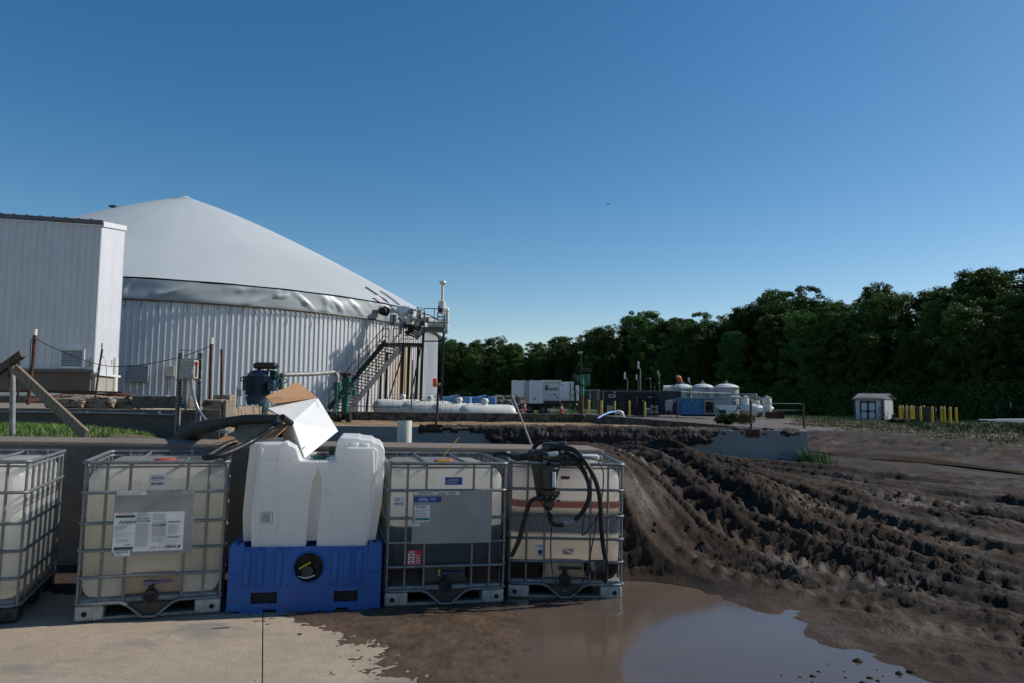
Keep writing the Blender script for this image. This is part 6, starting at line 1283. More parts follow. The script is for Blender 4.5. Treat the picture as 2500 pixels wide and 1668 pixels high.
gas_tank(976, 978, 42.2, 3.1, 1046, 'third white gas tank from the right, under the last stair column'); gas_tank(907, 974, 44.2, 3.1, 979, 'farthest left white gas tank at the foot of the stair columns')
def box_tank(x0, x1, top, Y, label, rib):
    a, c = at(x0, top, Y), at(x1, top, Y); o = thing('blue_tank', label, 'tank', ((a.x+c.x)/2, Y, 0), 0, 'pale blue tanks beyond the gas tanks'); L_ = c.x-a.x; H_ = a.z
    b = MB(); b.box((0, 1, H_/2), (L_, 2, H_)); b.build('body', mt['paleblue'], o, bevel=.08)
    for k in range(rib): b = MB(); b.box((-L_/2+.12+k*.16, -.02, H_/2+.1), (.06, .07, H_-.4)); b.build('rib', mt['paleblue'], o)
    b = MB(); b.lathe([(.2, -.02), (.2, .12), (0, .16)], 14, Matrix.Translation((0.1, .6, H_))); b.lathe([(.12, -.02), (.12, .08), (0, .1)], 12, Matrix.Translation((-.3, .5, H_))); b.build('hatch', mt['paleblue'], o, smooth=40); b = MB(); b.rbox((.28, .1, H_+.02), (.24, .2, .2), .06, 2, 2); b.build('valve', mt['dark_steel'], o)
    b = MB(); b.box((L_*.40, -.03, H_*.8), (L_*.16, .06, .32)); b.build('end_panel', mt['paleblue'], o, bevel=.03); return o
box_tank(1073, 1149, 968, 58, 'pale blue ribbed tank on the left, partly behind the domed gas tank lids', 8); box_tank(1149, 1211, 968.5, 60, 'pale blue ribbed tank on the right, beside the rubble heap', 5)
b = MB(); b.rbox((0, 0, 0), (3.2, 2.4, 2.2), .7, 3, 8, lambda v: v*(1+random.uniform(-.14, .14)) if v.z > -1 else v); o = b.build('rubble_heap', mt['trough'], None, loc=tuple(at(1236, 996, 70)), smooth=20); tag(o, 'dark grey heap of rubble left of the white trailer', 'rubble')
b = MB(); b.rbox((0, 0, 0), (2.2, 2, 1.6), .5, 3, 6, lambda v: v*(1+random.uniform(-.16, .16))); o = b.build('rubble_heap', mt['trough'], None, loc=tuple(at(1222, 1000, 66)), smooth=20); tag(o, 'smaller grey rubble lump at the end of the pale blue tanks', 'rubble')

# ================================================================ TRAILERS
YT = 80.
def tr_box(par, name, x0, x1, y0, y1, mat, Y=YT, d=.1, bev=0, f=z9):
    a, c = f(x0, y1, Y), f(x1, y0, Y); b = MB(); b.box(((a.x+c.x)/2, Y+d/2, (a.z+c.z)/2), (abs(c.x-a.x), d, abs(c.z-a.z))); return b.build(name, mt[mat], par, w=True, bevel=bev)
def wheel(par, p, r_, w_=.3):
    b = MB(); b.cyl(p+Vector((0, -w_/2, 0)), p+Vector((0, w_/2, 0)), r_, n=22); o = b.build('wheel', mt['tyre'], par, w=True, smooth=40, bevel=.04); b = MB(); b.cyl(p+Vector((0, -w_/2-.01, 0)), p+Vector((0, -w_/2+.02, 0)), r_*.5, n=16); b.build('rim', mt['grey_paint'], o, w=True)
t1_ = thing('box_trailer', 'white box trailer with a company logo panel and black wheels on the yard', 'trailer', (z9(1400, 690, YT).x, YT, .2))
for a, c in ((1168, 1318), (1368, 1532)): tr_box(t1_, 'side_panel', a, c, 326, 588, 'whitebox', YT, 2.4, .02)
tr_box(t1_, 'curtain', 1318, 1368, 330, 588, 'fabric', YT+.08, 2.2)
for x in (1322, 1345, 1362):
    tr_box(t1_, 'strap', x-2, x+3, 330, 592, 'tan_box', YT+.04, .06)
tr_box(t1_, 'end_panel', 1540, 1718, 334, 560, 'whitebox', YT+.5, .3, .01)
for x in (1532, 1722): tr_box(t1_, 'corner_post', x, x+14, 326, 575, 'whitebox', YT+.2, .3)
tr_box(t1_, 'header', 1536, 1736, 322, 342, 'whitebox', YT+.15, .5)
lg = z9(1600, 430, YT+.4); text('RenewGas', .42, mt['inkgreen'], t1_, lg-Vector(t1_.location), sx=.55, bold=.006)
lq = z9(1577, 408, YT+.42); b = MB(); b.tube([lq+Vector((.15*math.cos(a), 0, .26*math.sin(a))) for a in np.linspace(.6, 5.9, 16)], .04, 6); b.tube([lq+Vector((-.03, 0, -.24)), lq+Vector((.02, 0, .12))], .055, 6); b.build('logo_mark', mt['inkgreen'], t1_, w=True)
b = MB(); p = z9(1605, 425, YT+.42); quad(b, p.x, p.x+m2(17, YT), p.z-.14, p.z-.06, p.y); p = z9(1598, 488, YT+.42); quad(b, p.x, p.x+m2(6, YT), p.z-.1, p.z, p.y); b.build('print', mt['inkgrey'], t1_, w=True, kind='stuff'); text('ngv', .32, mt['inkgreen'], t1_, z9(1640, 496, YT+.4)-Vector(t1_.location), sx=.9, bold=.01)
for x, y in ((1235, 527), (1437, 535), (1692, 517)):
    p = z9(x, y, YT-.03 if x < 1540 else YT+.4); b = MB(); b.box(p, (.30, .02, .30), Matrix.Rotation(PI/4, 3, 'Y')); pl = b.build('placard', mt['paper'], t1_, w=True); b = MB(); b.box(p+Vector((0, -.02, 0)), (.22, .02, .22), Matrix.Rotation(PI/4, 3, 'Y')); b.build('diamond', mt['inkgrey'], pl, w=True)
for x in (1205, 1322, 1395, 1532, 1735): tr_box(t1_, 'roof_lug', x-4, x+4, 316, 327, 'whitebox', YT, .2)
tr_box(t1_, 'chassis', 1190, 1745, 588, 618, 'nearblack', YT+.3, 1.6); tr_box(t1_, 'lower_rail', 1545, 1920, 560, 582, 'dark_steel', YT+.2, .4)
for x, y in ((1255, 652), (1375, 655), (1530, 660)): wheel(t1_, z9(x, y, YT+.2), .50)
tr_box(t1_, 'tool_box', 1290, 1480, 600, 665, 'nearblack', YT+.7, 1.0)
for x in (1580, 1605, 1730): tr_box(t1_, 'landing_leg', x-4, x+4, 580, 700, 'nearblack', YT+.4, .15)
t2_ = thing('box_trailer', 'second white trailer with double rear doors just right of the logo trailer', 'trailer', (z9(1830, 690, YT+5).x, YT+5, .2))
tr_box(t2_, 'body', 1738, 1940, 342, 555, 'whitebox', YT+5, 2.6, .02); tr_box(t2_, 'door', 1748, 1838, 352, 545, 'whitebox', YT+4.9, .1, .01); tr_box(t2_, 'door', 1848, 1932, 352, 545, 'whitebox', YT+4.9, .1, .01); tr_box(t2_, 'hinge_bar', 1840, 1846, 345, 550, 'dark_steel', YT+4.85, .05)
for y_ in (370, 450, 530): tr_box(t2_, 'hinge', 1742, 1756, y_, y_+8, 'dark_steel', YT+4.8, .06)
p = z9(1885, 460, YT+4.8); b = MB(); b.box(p, (.8, .03, .8), Matrix.Rotation(PI/4, 3, 'Y')); pl = b.build('placard', mt['inkgrey'], t2_, w=True); b = MB(); b.box(p+Vector((0, -.03, 0)), (.62, .03, .62), Matrix.Rotation(PI/4, 3, 'Y')); b.build('diamond', mt['paper'], pl, w=True)
tr_box(t2_, 'chassis', 1745, 1935, 555, 580, 'nearblack', YT+5.2, 1.8); wheel(t2_, z9(1900, 640, YT+5.4), .5)
def cone(px, py, Y, lb):
    p = at(px, py, Y); o = thing('traffic_cone', lb, 'cone', p); b = MB(); b.box((0, 0, .03), (.42, .42, .06)); b.build('base', mt['red'], o); b = MB(); b.lathe([(.19, .06), (.10, .45), (.085, .55), (.04, .9), (0, .91)], 14); b.build('cone', mt['red'], o, smooth=40); b = MB(); b.lathe([(.108, .45), (.082, .60)], 14); b.build('band', mt['paper'], o, smooth=40)
    for c in o.children: c.scale = (1.15,)*3
cone(1281, 1004, 72, 'orange traffic cone beside the trailer wheels'); cone(1371, 1011, 70, 'orange traffic cone below the right corner of the logo panel')
# chain link fence
cf = thing('chain_link_fence', 'thin grey chain-link fence between the trailer and the dark container', 'fence', at(1430, 1008, 88))
for px in (1352, 1395, 1441, 1463): b = MB(); b.tube([at(px, 1008, 88), at(px, 952, 88)], .05, 6); b.build('post', mt['plate'], cf, w=True)
b = MB(); b.tube([at(1345, 952.5, 88), at(1465, 952.5, 88)], .04, 6); b.build('top_rail', mt['plate'], cf, w=True); b = MB()
for px in range(1352, 1464, 3):
    b.bar(at(px, 1007, 88), at(px+12, 953, 88), .012, .012); b.bar(at(px+12, 1007, 88), at(px, 953, 88), .012, .012)
b.build('mesh', mt['plate'], cf, w=True, kind='stuff')

# ================================================================ DARK CONTAINER AND ITS EQUIPMENT
Z8 = lambda x, y: (1400+x*.25532, 860+y*.25532)
def z8(x, y, Y): return at(*Z8(x, y), Y)
YC = 76.
dc = thing('shipping_container', 'long dark corrugated container with small signs behind yellow bollards', 'container', (z8(545, 600, YC).x, YC, .2))
tr_box(dc, 'body', 252, 826, 374, 600, 'dark_cont', YC+.06, 2.6, 0, z8)
for k in range(46): x = 258+k*12.4; tr_box(dc, 'corrugation', x, x+6.5, 382, 596, 'dark_cont', YC, .08, .01, z8)
tr_box(dc, 'roof_edge', 250, 828, 368, 380, 'grey_paint', YC-.02, .2, 0, z8)
for x in (286, 820): tr_box(dc, 'corner_post', x-4, x+3, 372, 600, 'plate' if x < 300 else 'dark_cont', YC-.06, .1, 0, z8)
tr_box(dc, 'blue_panel', 778, 822, 384, 440, 'inkblue', YC-.05, .06, 0, z8)
for x0, x1, y0, y1 in ((336, 400, 406, 434), (700, 768, 416, 442)):
    s = tr_box(dc, 'sign', x0, x1, y0, y1, 'paper' if x0 < 500 else 'navy', YC-.1, .04, 0, z8); tr_box(s, 'sign_band', x0+6, x1-8, y0+6, y1-7, 'navy' if x0 < 500 else 'plate', YC-.14, .03, 0, z8)
tr_box(dc, 'lamp', 391, 402, 378, 392, 'white_pl', YC-.2, .2, 0, z8); tr_box(dc, 'red_cabinet', 603, 616, 420, 512, 'red', YC-.15, .1, 0, z8); tr_box(dc, 'panel_box', 622, 650, 455, 515, 'nearblack', YC-.15, .12, 0, z8); tr_box(dc, 'door', 505, 560, 412, 590, 'nearblack', YC-.03, .05, 0, z8); tr_box(dc, 'meter', 662, 675, 458, 472, 'white_pl', YC-.25, .1, 0, z8)
d2 = thing('container_cabin', 'dark steel container cabin with a door, next to the blue generator', 'container', (z8(930, 600, 72).x, 72, .2))
tr_box(d2, 'body', 828, 1028, 376, 600, 'dark_cont', 72.2, 2.6, 0, z8); tr_box(d2, 'door', 900, 988, 396, 590, 'navy', 72.1, .12, 0, z8); tr_box(d2, 'roof_edge', 826, 1030, 370, 380, 'grey_paint', 72.0, .3, 0, z8)
for x in (1000, 1012, 1023): tr_box(d2, 'corrugation', x, x+6, 384, 596, 'dark_cont', 72.05, .16, 0, z8)
ac = thing('air_conditioner', 'pale air conditioner unit standing before the dark container', 'air conditioner', z8(777, 604, 71)); tr_box(ac, 'housing', 745, 808, 513, 582, 'white_pl', 71, .4, .02, z8)
b = MB(); p = z8(770, 546, 70.95); b.tube([p+Vector((.30*math.cos(a), 0, .30*math.sin(a))) for a in np.linspace(0, 6.28, 19)[:-1]], .04, 5, closed=True); b.tube([p+Vector((.15*math.cos(a), 0, .15*math.sin(a))) for a in np.linspace(0, 6.28, 15)[:-1]], .04, 5, closed=True); b.cyl(p, p+Vector((0, -.02, 0)), .12, n=10); b.build('fan_guard', mt['dark_steel'], ac, w=True)
for x in (750, 803): tr_box(ac, 'leg', x-2, x+3, 582, 606, 'grey_paint', 71, .3, 0, z8)
ac2 = thing('air_conditioner', 'low white air conditioner between the last bollard and the taller unit', 'air conditioner', z8(715, 600, 71.5)); tr_box(ac2, 'housing', 694, 742, 535, 576, 'white_pl', 71.5, .4, .02, z8); tr_box(ac2, 'grille', 700, 736, 552, 570, 'grey_paint', 71.45, .1, 0, z8); tr_box(ac2, 'stand', 694, 742, 576, 600, 'grey_paint', 71.5, .3, 0, z8)
bn = thing('waste_bin', 'pale grey bin against the container between two bollards', 'bin', z8(352, 575, 74)); tr_box(bn, 'body', 328, 378, 519, 575, 'tan_box', 74, .8, .05, z8); tr_box(bn, 'lid', 325, 381, 512, 521, 'plate', 73.9, .9, .02, z8)
bn = thing('dark_cabinet', 'small dark grey cabinet beside the container door', 'cabinet', z8(463, 575, 74)); tr_box(bn, 'body', 446, 480, 488, 575, 'dark_steel', 74, .4, .02, z8); tr_box(bn, 'cap', 446, 480, 484, 489, 'plate', 73.9, .5, 0, z8)
sg = thing('notice_board', 'white notice with a red header and papers before the container cabin', 'sign', z8(913, 600, 69)); tr_box(sg, 'panel', 878, 948, 462, 516, 'paper', 69, .04, 0, z8); tr_box(sg, 'header', 880, 946, 464, 482, 'inkred', 68.97, .02, 0, z8); tr_box(sg, 'papers', 880, 945, 518, 562, 'tan_box', 69, .03, 0, z8)
for x in (886, 940): tr_box(sg, 'leg', x-1.5, x+1.5, 560, 602, 'plate', 69, .06, 0, z8)
sgp = z8(890, 480, 68.95); text('NOTICE', .40, mt['paper'], sg, z8(895, 480, 68.94)-Vector(sg.location), bold=.01); b = MB(); p0, p1 = z8(884, 508, 68.95), z8(942, 488, 68.95); strip_text(b, p0.x, p1.x, p0.z, p1.z, 3, p0.y, rn, .35, .2); b.build('print', mt['inkgrey'], sg, w=True, kind='stuff')
# bollards
bol = []
def bollard(p, h, r_, lb):
    if not bol:
        o = thing('bollard', lb, 'bollard', p, 0, 'yellow steel bollards'); b = MB(); b.lathe([(r_, -.1), (r_, h-.08), (r_*.85, h-.02), (r_*.5, h+.03), (0, h+.05)], 16); b.build('post', mt['yellow'], o, smooth=40); b = MB(); b.lathe([(r_*1.02, h-.20), (r_*1.02, h-.14)], 16); b.build('band', mt['white_pl'], o); bol.append((o, h)); return o
    o = copy_tree(bol[0][0]); o.location = p; o['label'] = lb; o.scale = (r_/.11, r_/.11, h/bol[0][1]); return o
for (x, y0, y1, Yb), lb in zip(((268, 468, 602, 72), (25, 490, 570, 76), (145, 460, 578, 75), (395, 472, 560, 71), (535, 468, 600, 70), (683, 480, 608, 69)),
    ('yellow bollard at the left corner of the dark container', 'yellow bollard half hidden behind the green mixer mast', 'yellow bollard at the gate of the chain-link fence', 'yellow bollard between the grey bin and the dark cabinet', 'yellow bollard before the middle of the dark container', 'yellow bollard just left of the air conditioners')):
    p = z8(x, y1, Yb); bollard(p, m2((y1-y0)*.25532, Yb), .11 if x == 268 else m2(9*.25532, Yb)*1.05, lb)
Z10 = lambda x, y: (2050+x*.19149, 900+y*.19149)
def z10(x, y, Y): return at(*Z10(x, y), Y)
BL = ['first yellow bollard right of the shed, against its corner', 'second yellow bollard right of the shed', 'yellow bollard with a rusty foot before the earth mound', 'left one of the two bollards standing almost together', 'right one of the two bollards standing almost together', 'lone yellow bollard before the left part of the dark green box', 'yellow bollard hidden behind the dark green box, only its top showing', 'lone yellow bollard at the right end of the dark green box',
      'left bollard of the pair right of the dark green box', 'right bollard of the pair right of the dark green box', 'thick yellow bollard, second from the right end of the row', 'last yellow bollard at the right end of the row']
for (x, y0, y1, w_, Yb), lb in zip(((771, 478, 668, 26, 70), (806, 476, 664, 26, 71), (860, 478, 686, 28, 68), (914, 480, 682, 26, 69), (943, 480, 686, 27, 68), (1038, 486, 700, 27, 66), (1078, 480, 520, 26, 72), (1185, 490, 695, 28, 66), (1300, 490, 685, 27, 67), (1340, 490, 690, 27, 67), (1413, 495, 690, 32, 66), (1491, 502, 690, 28, 67)), BL):
    h = m2((y1-y0)*.19149, Yb); p = z10(x, y1, Yb)
    if y1 == 520: h = m2(200*.19149, Yb); p = z10(x, 680, Yb)
    bollard(p, h, m2(w_/2*.19149, Yb), lb)
gb = thing('dark_green_box', 'dark green utility box inside the ring of yellow bollards', 'utility box', z10(1100, 690, 70)); tr_box(gb, 'body', 968, 1232, 492, 690, 'dgreen' if 'dgreen' in mt else 'nearblack', 70, 2.0, .04, z10)
mt['dgreen'] = M('dark_green_paint', (.018, .026, .014), .6); gb.children[0].data.materials[0] = mt['dgreen']
tr_box(gb, 'door', 1064, 1168, 500, 684, 'nearblack', 69.95, .06, 0, z10); gb.children[1].data.materials[0] = mt['dgreen']; tr_box(gb, 'sticker', 1224, 1236, 512, 540, 'paper', 69.9, .04, 0, z10); tr_box(gb, 'pad', 1090, 1190, 688, 697, 'basec', 69.6, 2.2, 0, z10)
# blue generator
Z11 = lambda x, y: (1640+x*.15319, 900+y*.15319)
def z11(x, y, Y): return at(*Z11(x, y), Y)
gn = thing('generator', 'bright blue generator enclosure with a louvred end', 'generator', z11(430, 750, 68))
tr_box(gn, 'side', 162, 510, 472, 735, 'bluepaint', 68, 2.3, .04, z11); tr_box(gn, 'end', 512, 690, 474, 738, 'bluepaint', 68.05, 2.2, .03, z11); tr_box(gn, 'roof_edge', 160, 704, 466, 476, 'plate', 67.9, 2.5, 0, z11); tr_box(gn, 'skid', 215, 690, 736, 760, 'nearblack', 68.1, 2.2, 0, z11)
lf = tr_box(gn, 'louvre_frame', 520, 686, 512, 722, 'tan_box', 67.92, .12, 0, z11); tr_box(lf, 'opening', 540, 672, 530, 706, 'nearblack', 67.86, .1, 0, z11)
for k in range(8): y_ = 540+k*21; b = MB(); b.box(z11(606, y_, 67.82), (m2(130*.153, 68), .08, .03), Matrix.Rotation(R(35), 3, 'X')); b.build('slat', mt['dark_steel'], lf, w=True)
for x, y in ((252, 518), (334, 518), (415, 518), (210, 582), (276, 580), (388, 586), (415, 702)): b = MB(); b.box(z11(x, y, 67.95), (.12, .04, .10)); b.build('latch', mt['plate'], gn, w=True)
ts = thing('water_trough', 'white trough on legs right of the blue generator', 'trough', z11(770, 735, 68)); b = MB(); b.prism([(0, 0), (2.1, 0), (1.7, -.9), (.9, -.9)], 0, .6, Matrix.Translation(z11(690, 582, 68))); b.build('bin', mt['whitebox'], ts, w=True, bevel=.02)
for x in (740, 835): tr_box(ts, 'leg', x-4, x+4, 650, 735, 'plate', 68.2, .1, 0, z11)
ts = thing('dark_crate', 'small black crate on the ground right of the white trough', 'crate', z11(828, 720, 66)); tr_box(ts, 'body', 792, 866, 662, 716, 'nearblack', 66, .8, .03, z11); tr_box(ts, 'rim', 788, 870, 658, 666, 'dark_steel', 65.95, .9, 0, z11)
# domed white tanks
def domed(cx, r_px, top, eave, base, Y, lb):
    p = z11(cx, base, Y); r_ = m2(r_px*.15319, Y); he = z11(cx, eave, Y).z; ht = z11(cx, top, Y).z; o = thing('domed_tank', lb, 'tank', (p.x, Y, 0), 0, 'white domed tanks behind the pipework')
    n = 26; pa = MB(); a0, a1 = -PI/n, PI/n; pa.add([(r_*math.sin(a0), -r_*math.cos(a0), .1), (r_*math.sin(a1), -r_*math.cos(a1), .1), (r_*math.sin(a1), -r_*math.cos(a1), he), (r_*math.sin(a0), -r_*math.cos(a0), he)], [(0, 1, 2, 3)]); f0 = pa.build('wall_panel', mt['panelw'], o)
    for k in range(1, n): c = f0.copy(); COL.objects.link(c); c.parent = o; c.rotation_euler = (0, 0, 2*PI*k/n)
    b = MB(); b.lathe([(r_*1.06, he-.12), (r_*1.07, he), (r_*.8, he+(ht-he)*.55), (r_*.45, he+(ht-he)*.88), (r_*.1, ht), (0, ht)], 26); b.build('roof', mt['white_tank'], o)
    for k in range(26): a = 2*PI*k/26; b = MB(); b.box((0, 0, 0), (.10, .10, .16)); b.build('eave_lug', mt['roofm'], o, loc=(r_*1.07*math.sin(a), -r_*1.07*math.cos(a), he-.05))
    b = MB(); b.lathe([(.16, ht-.05), (.16, ht+.12), (.26, ht+.13), (.26, ht+.2), (.06, ht+.22), (.06, ht+.42), (0, ht+.43)], 12); b.build('vent', mt['plate'], o, smooth=40); return o
mt['panelw'] = M('grey_tank_panel', (.40, .43, .46), .5, .1, (.30, .33, .35), .8)
domed(172, 165, 242, 305, 745, 92, 'left of three white domed tanks, behind the windsock'); domed(500, 168, 240, 302, 745, 90, 'middle of three white domed tanks'); domed(878, 190, 238, 302, 750, 87, 'right and largest of three white domed tanks, its wall fully visible')
tl = thing('loft_pipe', 'short white insulated pipe left of the domed tanks above the cabin roof', 'pipe', z8(900, 352, 90)); b = MB(); b.tube([z8(862, 352, 90), z8(945, 350, 90)], .42, 14); b.build('pipe', mt['white_tank'], tl, w=True, smooth=50); b = MB(); b.tube([z8(943, 350, 90), z8(950, 350, 90)], .5, 14); b.build('flange', mt['plate'], tl, w=True, smooth=50)
for x in (200, 400, 655): 
    o = thing('duct_box', {200: 'pale duct box on the left domed tank', 400: 'pale duct box below the middle domed tank', 655: 'pale blue duct between the middle and right domed tanks'}[x], 'duct', z11(x, 400, 86)); tr_box(o, 'duct', x-22, x+22, 330 if x != 400 else 400, 470, 'panelw', 86, .8, .03, z11); tr_box(o, 'duct_cap', x-25, x+25 if x != 200 else x+130, 308 if x != 400 else 396, 328 if x != 400 else 404, 'white_tank', 85.9, 1, .03, z11)
# pipe rack
pr = thing('pipe_rack', 'white insulated pipes running level from the container to the vessels', 'pipes', z11(500, 390, 74))
def pp(par, pts, r_px, mat, Y, name='pipe', n=12):
    b = MB(); b.tube(spline([z11(x, y, Y) for x, y in pts], 4) if len(pts) > 2 else [z11(x, y, Y) for x, y in pts], m2(r_px*.15319, Y), n); return b.build(name, mt[mat], par, w=True, smooth=60)
pp(pr, [(145, 374), (945, 400)], 11, 'white_tank', 74)
for x in (300, 430, 505, 710, 745, 885, 915): pp(pr, [(x, 372+x*.033), (x+3, 392+x*.033)], 13, 'grey_paint', 73.9, 'clamp')
pp(pr, [(950, 415), (1150, 412), (1310, 412), (1352, 425), (1358, 490)], 12, 'galv', 74); pp(pr, [(700, 475), (1010, 470), (1240, 475)], 9, 'plate', 75); pp(pr, [(945, 450), (1060, 455), (1090, 470)], 20, 'white_tank', 75.5)
pp(pr, [(1085, 468), (1245, 480)], 14, 'plate', 74.5); pp(pr, [(1240, 490), (1300, 495), (1460, 490)], 9, 'white_tank', 73.5); pp(pr, [(1270, 470), (1420, 465)], 9, 'galv', 74.5)
for x in (1010, 1052, 1402): pp(pr, [(x, 480), (x, 755)], 6, 'white_tank' if x > 1040 else 'dark_steel', 73.6, 'leg')
for y in (608, 668, 705): pp(pr, [(845, y), (1090, y+2)], 5, 'white_tank', 74)
pp(pr, [(785, 470), (785, 640)], 3, 'plate', 75)
for x, y in ((990, 530), (1018, 590), (1012, 650), (1075, 620), (1345, 470), (1385, 480), (1200, 455), (1270, 455)):
    b = MB(); q = z11(x, y, 73.4); b.cyl(q+Vector((-.2, 0, 0)), q+Vector((.2, 0, 0)), .16, n=12); b.cyl(q+Vector((0, 0, -.2)), q+Vector((0, 0, .25)), .08, n=8); b.build('valve', mt['galv_dull'], pr, w=True, smooth=45)
def vess(x0, x1, y0, y1, Y, lb, mat='white_tank'):
    cxp = (x0+x1)/2; r_ = m2((x1-x0)/2*.15319, Y); zb, zt_ = z11(cxp, y1, Y).z, z11(cxp, y0, Y).z; o = thing('pressure_vessel', lb, 'tank', (z11(cxp, y1, Y).x, Y, zb)); H_ = zt_-zb
    b = MB(); b.lathe([(r_, 0), (r_, H_-.35), (r_*.93, H_-.18), (r_*.6, H_-.04), (0, H_)], 24); b.build('shell', mt[mat], o, smooth=45); b = MB(); b.cyl((0, 0, H_-.02), (0, 0, H_+.12), .12, n=10); b.build('nozzle', mt['plate'], o); b = MB(); b.lathe([(r_*1.03, H_*.93), (r_*1.03, H_*.93+.06)], 24); b.build('band', mt['plate'], o); return o
vess(1100, 1232, 440, 770, 72, 'upright white vessel left of the rusty rail post'); vess(1262, 1395, 445, 600, 75, 'upright white vessel behind the shiny horizontal tank'); vess(1445, 1592, 445, 775, 72, 'tall upright white vessel at the right end of the pipework')
ht_ = thing('horizontal_tank', 'shiny silver horizontal tank with a domed left end below the pipework', 'tank', z11(1320, 780, 71)); q0, q1 = z11(1150, 670, 70.6), z11(1388, 670, 71)
mt['silver'] = M('foil_cladding', (.55, .56, .57), .25, .85, (.42, .43, .44), 3, .3, 8, dist=.05)
b = MB(); r_ = m2(107*.15319, 71); b.tube([q0+Vector((0, 0, 0)), q0+Vector((.12, 0, 0)), q0+Vector((.5, 0, 0)), q1, q1+Vector((.12, 0, 0))], [r_*.75, r_*.92, r_, r_, r_*.9], 26); b.build('shell', mt['silver'], ht_, w=True, smooth=45); b = MB(); b.tube([q0-Vector((.15, 0, 0)), q0, q0+Vector((.14, 0, 0)), q0+Vector((1.1, 0, 0))], [r_*.4, r_*.8, r_*.97, r_*1.01], 26); b.build('end_cap', mt['white_tank'], ht_, w=True, smooth=45)
b = MB(); b.tube([q1+Vector((-.1, 0, 0)), q1], r_*1.04, 24); b.build('end_band', mt['white_tank'], ht_, w=True)
for px, py, r0 in ((1410, 635, 48), (1592, 640, 42)):
    o = thing('vessel_end', 'rounded white vessel end right of the silver tank' if px < 1500 else 'rounded pale vessel end right of the tallest vessel', 'tank', z11(px, py+50, 73)); q = z11(px-30, py, 73); r_ = m2(r0*.15319, 73)
    b = MB(); b.tube([q-Vector((.5, 0, 0)), q, q+Vector((.25, 0, 0)), q+Vector((.38, 0, 0)), q+Vector((.42, 0, 0))], [r_, r_, r_*.8, r_*.4, .02], 20); b.build('shell', mt['white_tank'], o, w=True, smooth=50); b = MB(); b.tube([q-Vector((.05, 0, 0)), q+Vector((.02, 0, 0))], r_*1.05, 20); b.build('flange', mt['plate'], o, w=True)
sk2 = thing('skip', 'rust red and black skip bins right of the white vessels', 'skip', z11(1695, 800, 70)); tr_box(sk2, 'bin', 1585, 1730, 690, 798, 'rust', 70, 1.6, .03, z11); tr_box(sk2, 'bin', 1734, 1798, 690, 800, 'nearblack', 70.1, 1.5, .03, z11); tr_box(sk2, 'stay', 1718, 1728, 682, 802, 'rust', 69.9, .1, 0, z11)
for x, y in ((1665, 660), (1740, 680)): tr_box(sk2, 'rod', x-3, x+3, y, 695, 'dark_steel', 70.3, .06, 0, z11)
# vent poles with boxes
def pole(x, top, bot, w_, bx, Y, lb, kind='vent'):
    o = thing('vent_pole', lb, 'vent pipe', z8(x, bot, Y)); b = MB(); r_ = m2(w_*.25532/2, Y)
    if kind == 'vent':
        b.tube([z8(x, bot, Y), z8(x, bx[3]+12, Y), z8(bx[0]+(bx[1]-bx[0])*.8, bx[3]-10, Y)], r_, 8); b.build('pipe', mt['galv'], o, w=True, smooth=40); tr_box(o, 'outlet_hood', bx[0], bx[1], bx[2], bx[3], 'white_pl', Y-.1, .3, .03, z8)
    else:
        b.tube([z8(x, bot, Y), z8(x, bx[3], Y)], r_, 8); b.build('pole', mt['galv'], o, w=True); tr_box(o, 'head', bx[0], bx[1], bx[2], bx[3], 'plate', Y, .3, .03, z8)
    return o
pole(517, 0, 372, 8, (487, 501, 192, 258), 79, 'grey vent pipe with a hood, leftmost above the dark container'); pole(620, 0, 372, 7, (600, 612, 214, 264), 79, 'short vent pipe with a hood beside the tallest one'); pole(640, 0, 372, 12, (616, 630, 88, 156), 79, 'tallest vent pipe with a long white hood above the container'); pole(1115, 0, 435, 7, (1102, 1110, 242, 282), 72, 'thin vent pipe above the blue generator')
pole(738, 0, 372, 5, (730, 746, 242, 256), 79, 'thin pole with a small lamp above the container', 'lamp'); o = pole(822, 0, 372, 6, (812, 832, 210, 234), 79, 'pole carrying a floodlight and small boxes above the container', 'lamp'); tr_box(o, 'floodlight', 806, 816, 180, 208, 'white_pl', 79, .2, .02, z8); tr_box(o, 'junction', 812, 832, 292, 302, 'plate', 79, .2, 0, z8)
ws = thing('windsock', 'orange windsock drooping from a thin pole before the left domed tank', 'windsock', z8(1002, 370, 80)); b = MB(); b.tube([z8(1002, 372, 80), z8(1002, 232, 80)], .05, 6); b.build('pole', mt['galv'], ws, w=True)
b = MB(); b.tube([z8(998, 240, 80), z8(1010, 248, 80), z8(1018, 262, 80), z8(1022, 282, 80)], [.27, .26, .22, .18], 12, cap=False); b.build('sock', mt['orange'], ws, w=True, smooth=50); b = MB(); b.tube([z8(990, 240, 80), z8(999, 238, 80)], [.2, .28], 12); b.build('mouth', mt['white_pl'], ws, w=True)
# blue suction hose and elbow on the pit wall
eh = thing('blue_hose', 'curved light blue hose joining a dirty white elbow pipe on the pit wall', 'hose', z8(400, 610, 30)); b = MB(); b.tube(spline([z8(232, 632, 29), z8(290, 600, 29.3), z8(350, 577, 29.6), z8(410, 570, 30)], 6), m2(2.6, 29.5), 12); mt['hoseblue'] = M('light_blue_hose', (.10, .25, .60), .4); b.build('hose', mt['hoseblue'], eh, w=True, smooth=50)
b = MB(); b.tube(spline([z8(395, 582, 30), z8(430, 572, 30), z8(462, 585, 30), z8(470, 625, 30)], 6), m2(5, 30), 14); b.build('elbow', mt['pvc'], eh, w=True, smooth=50)
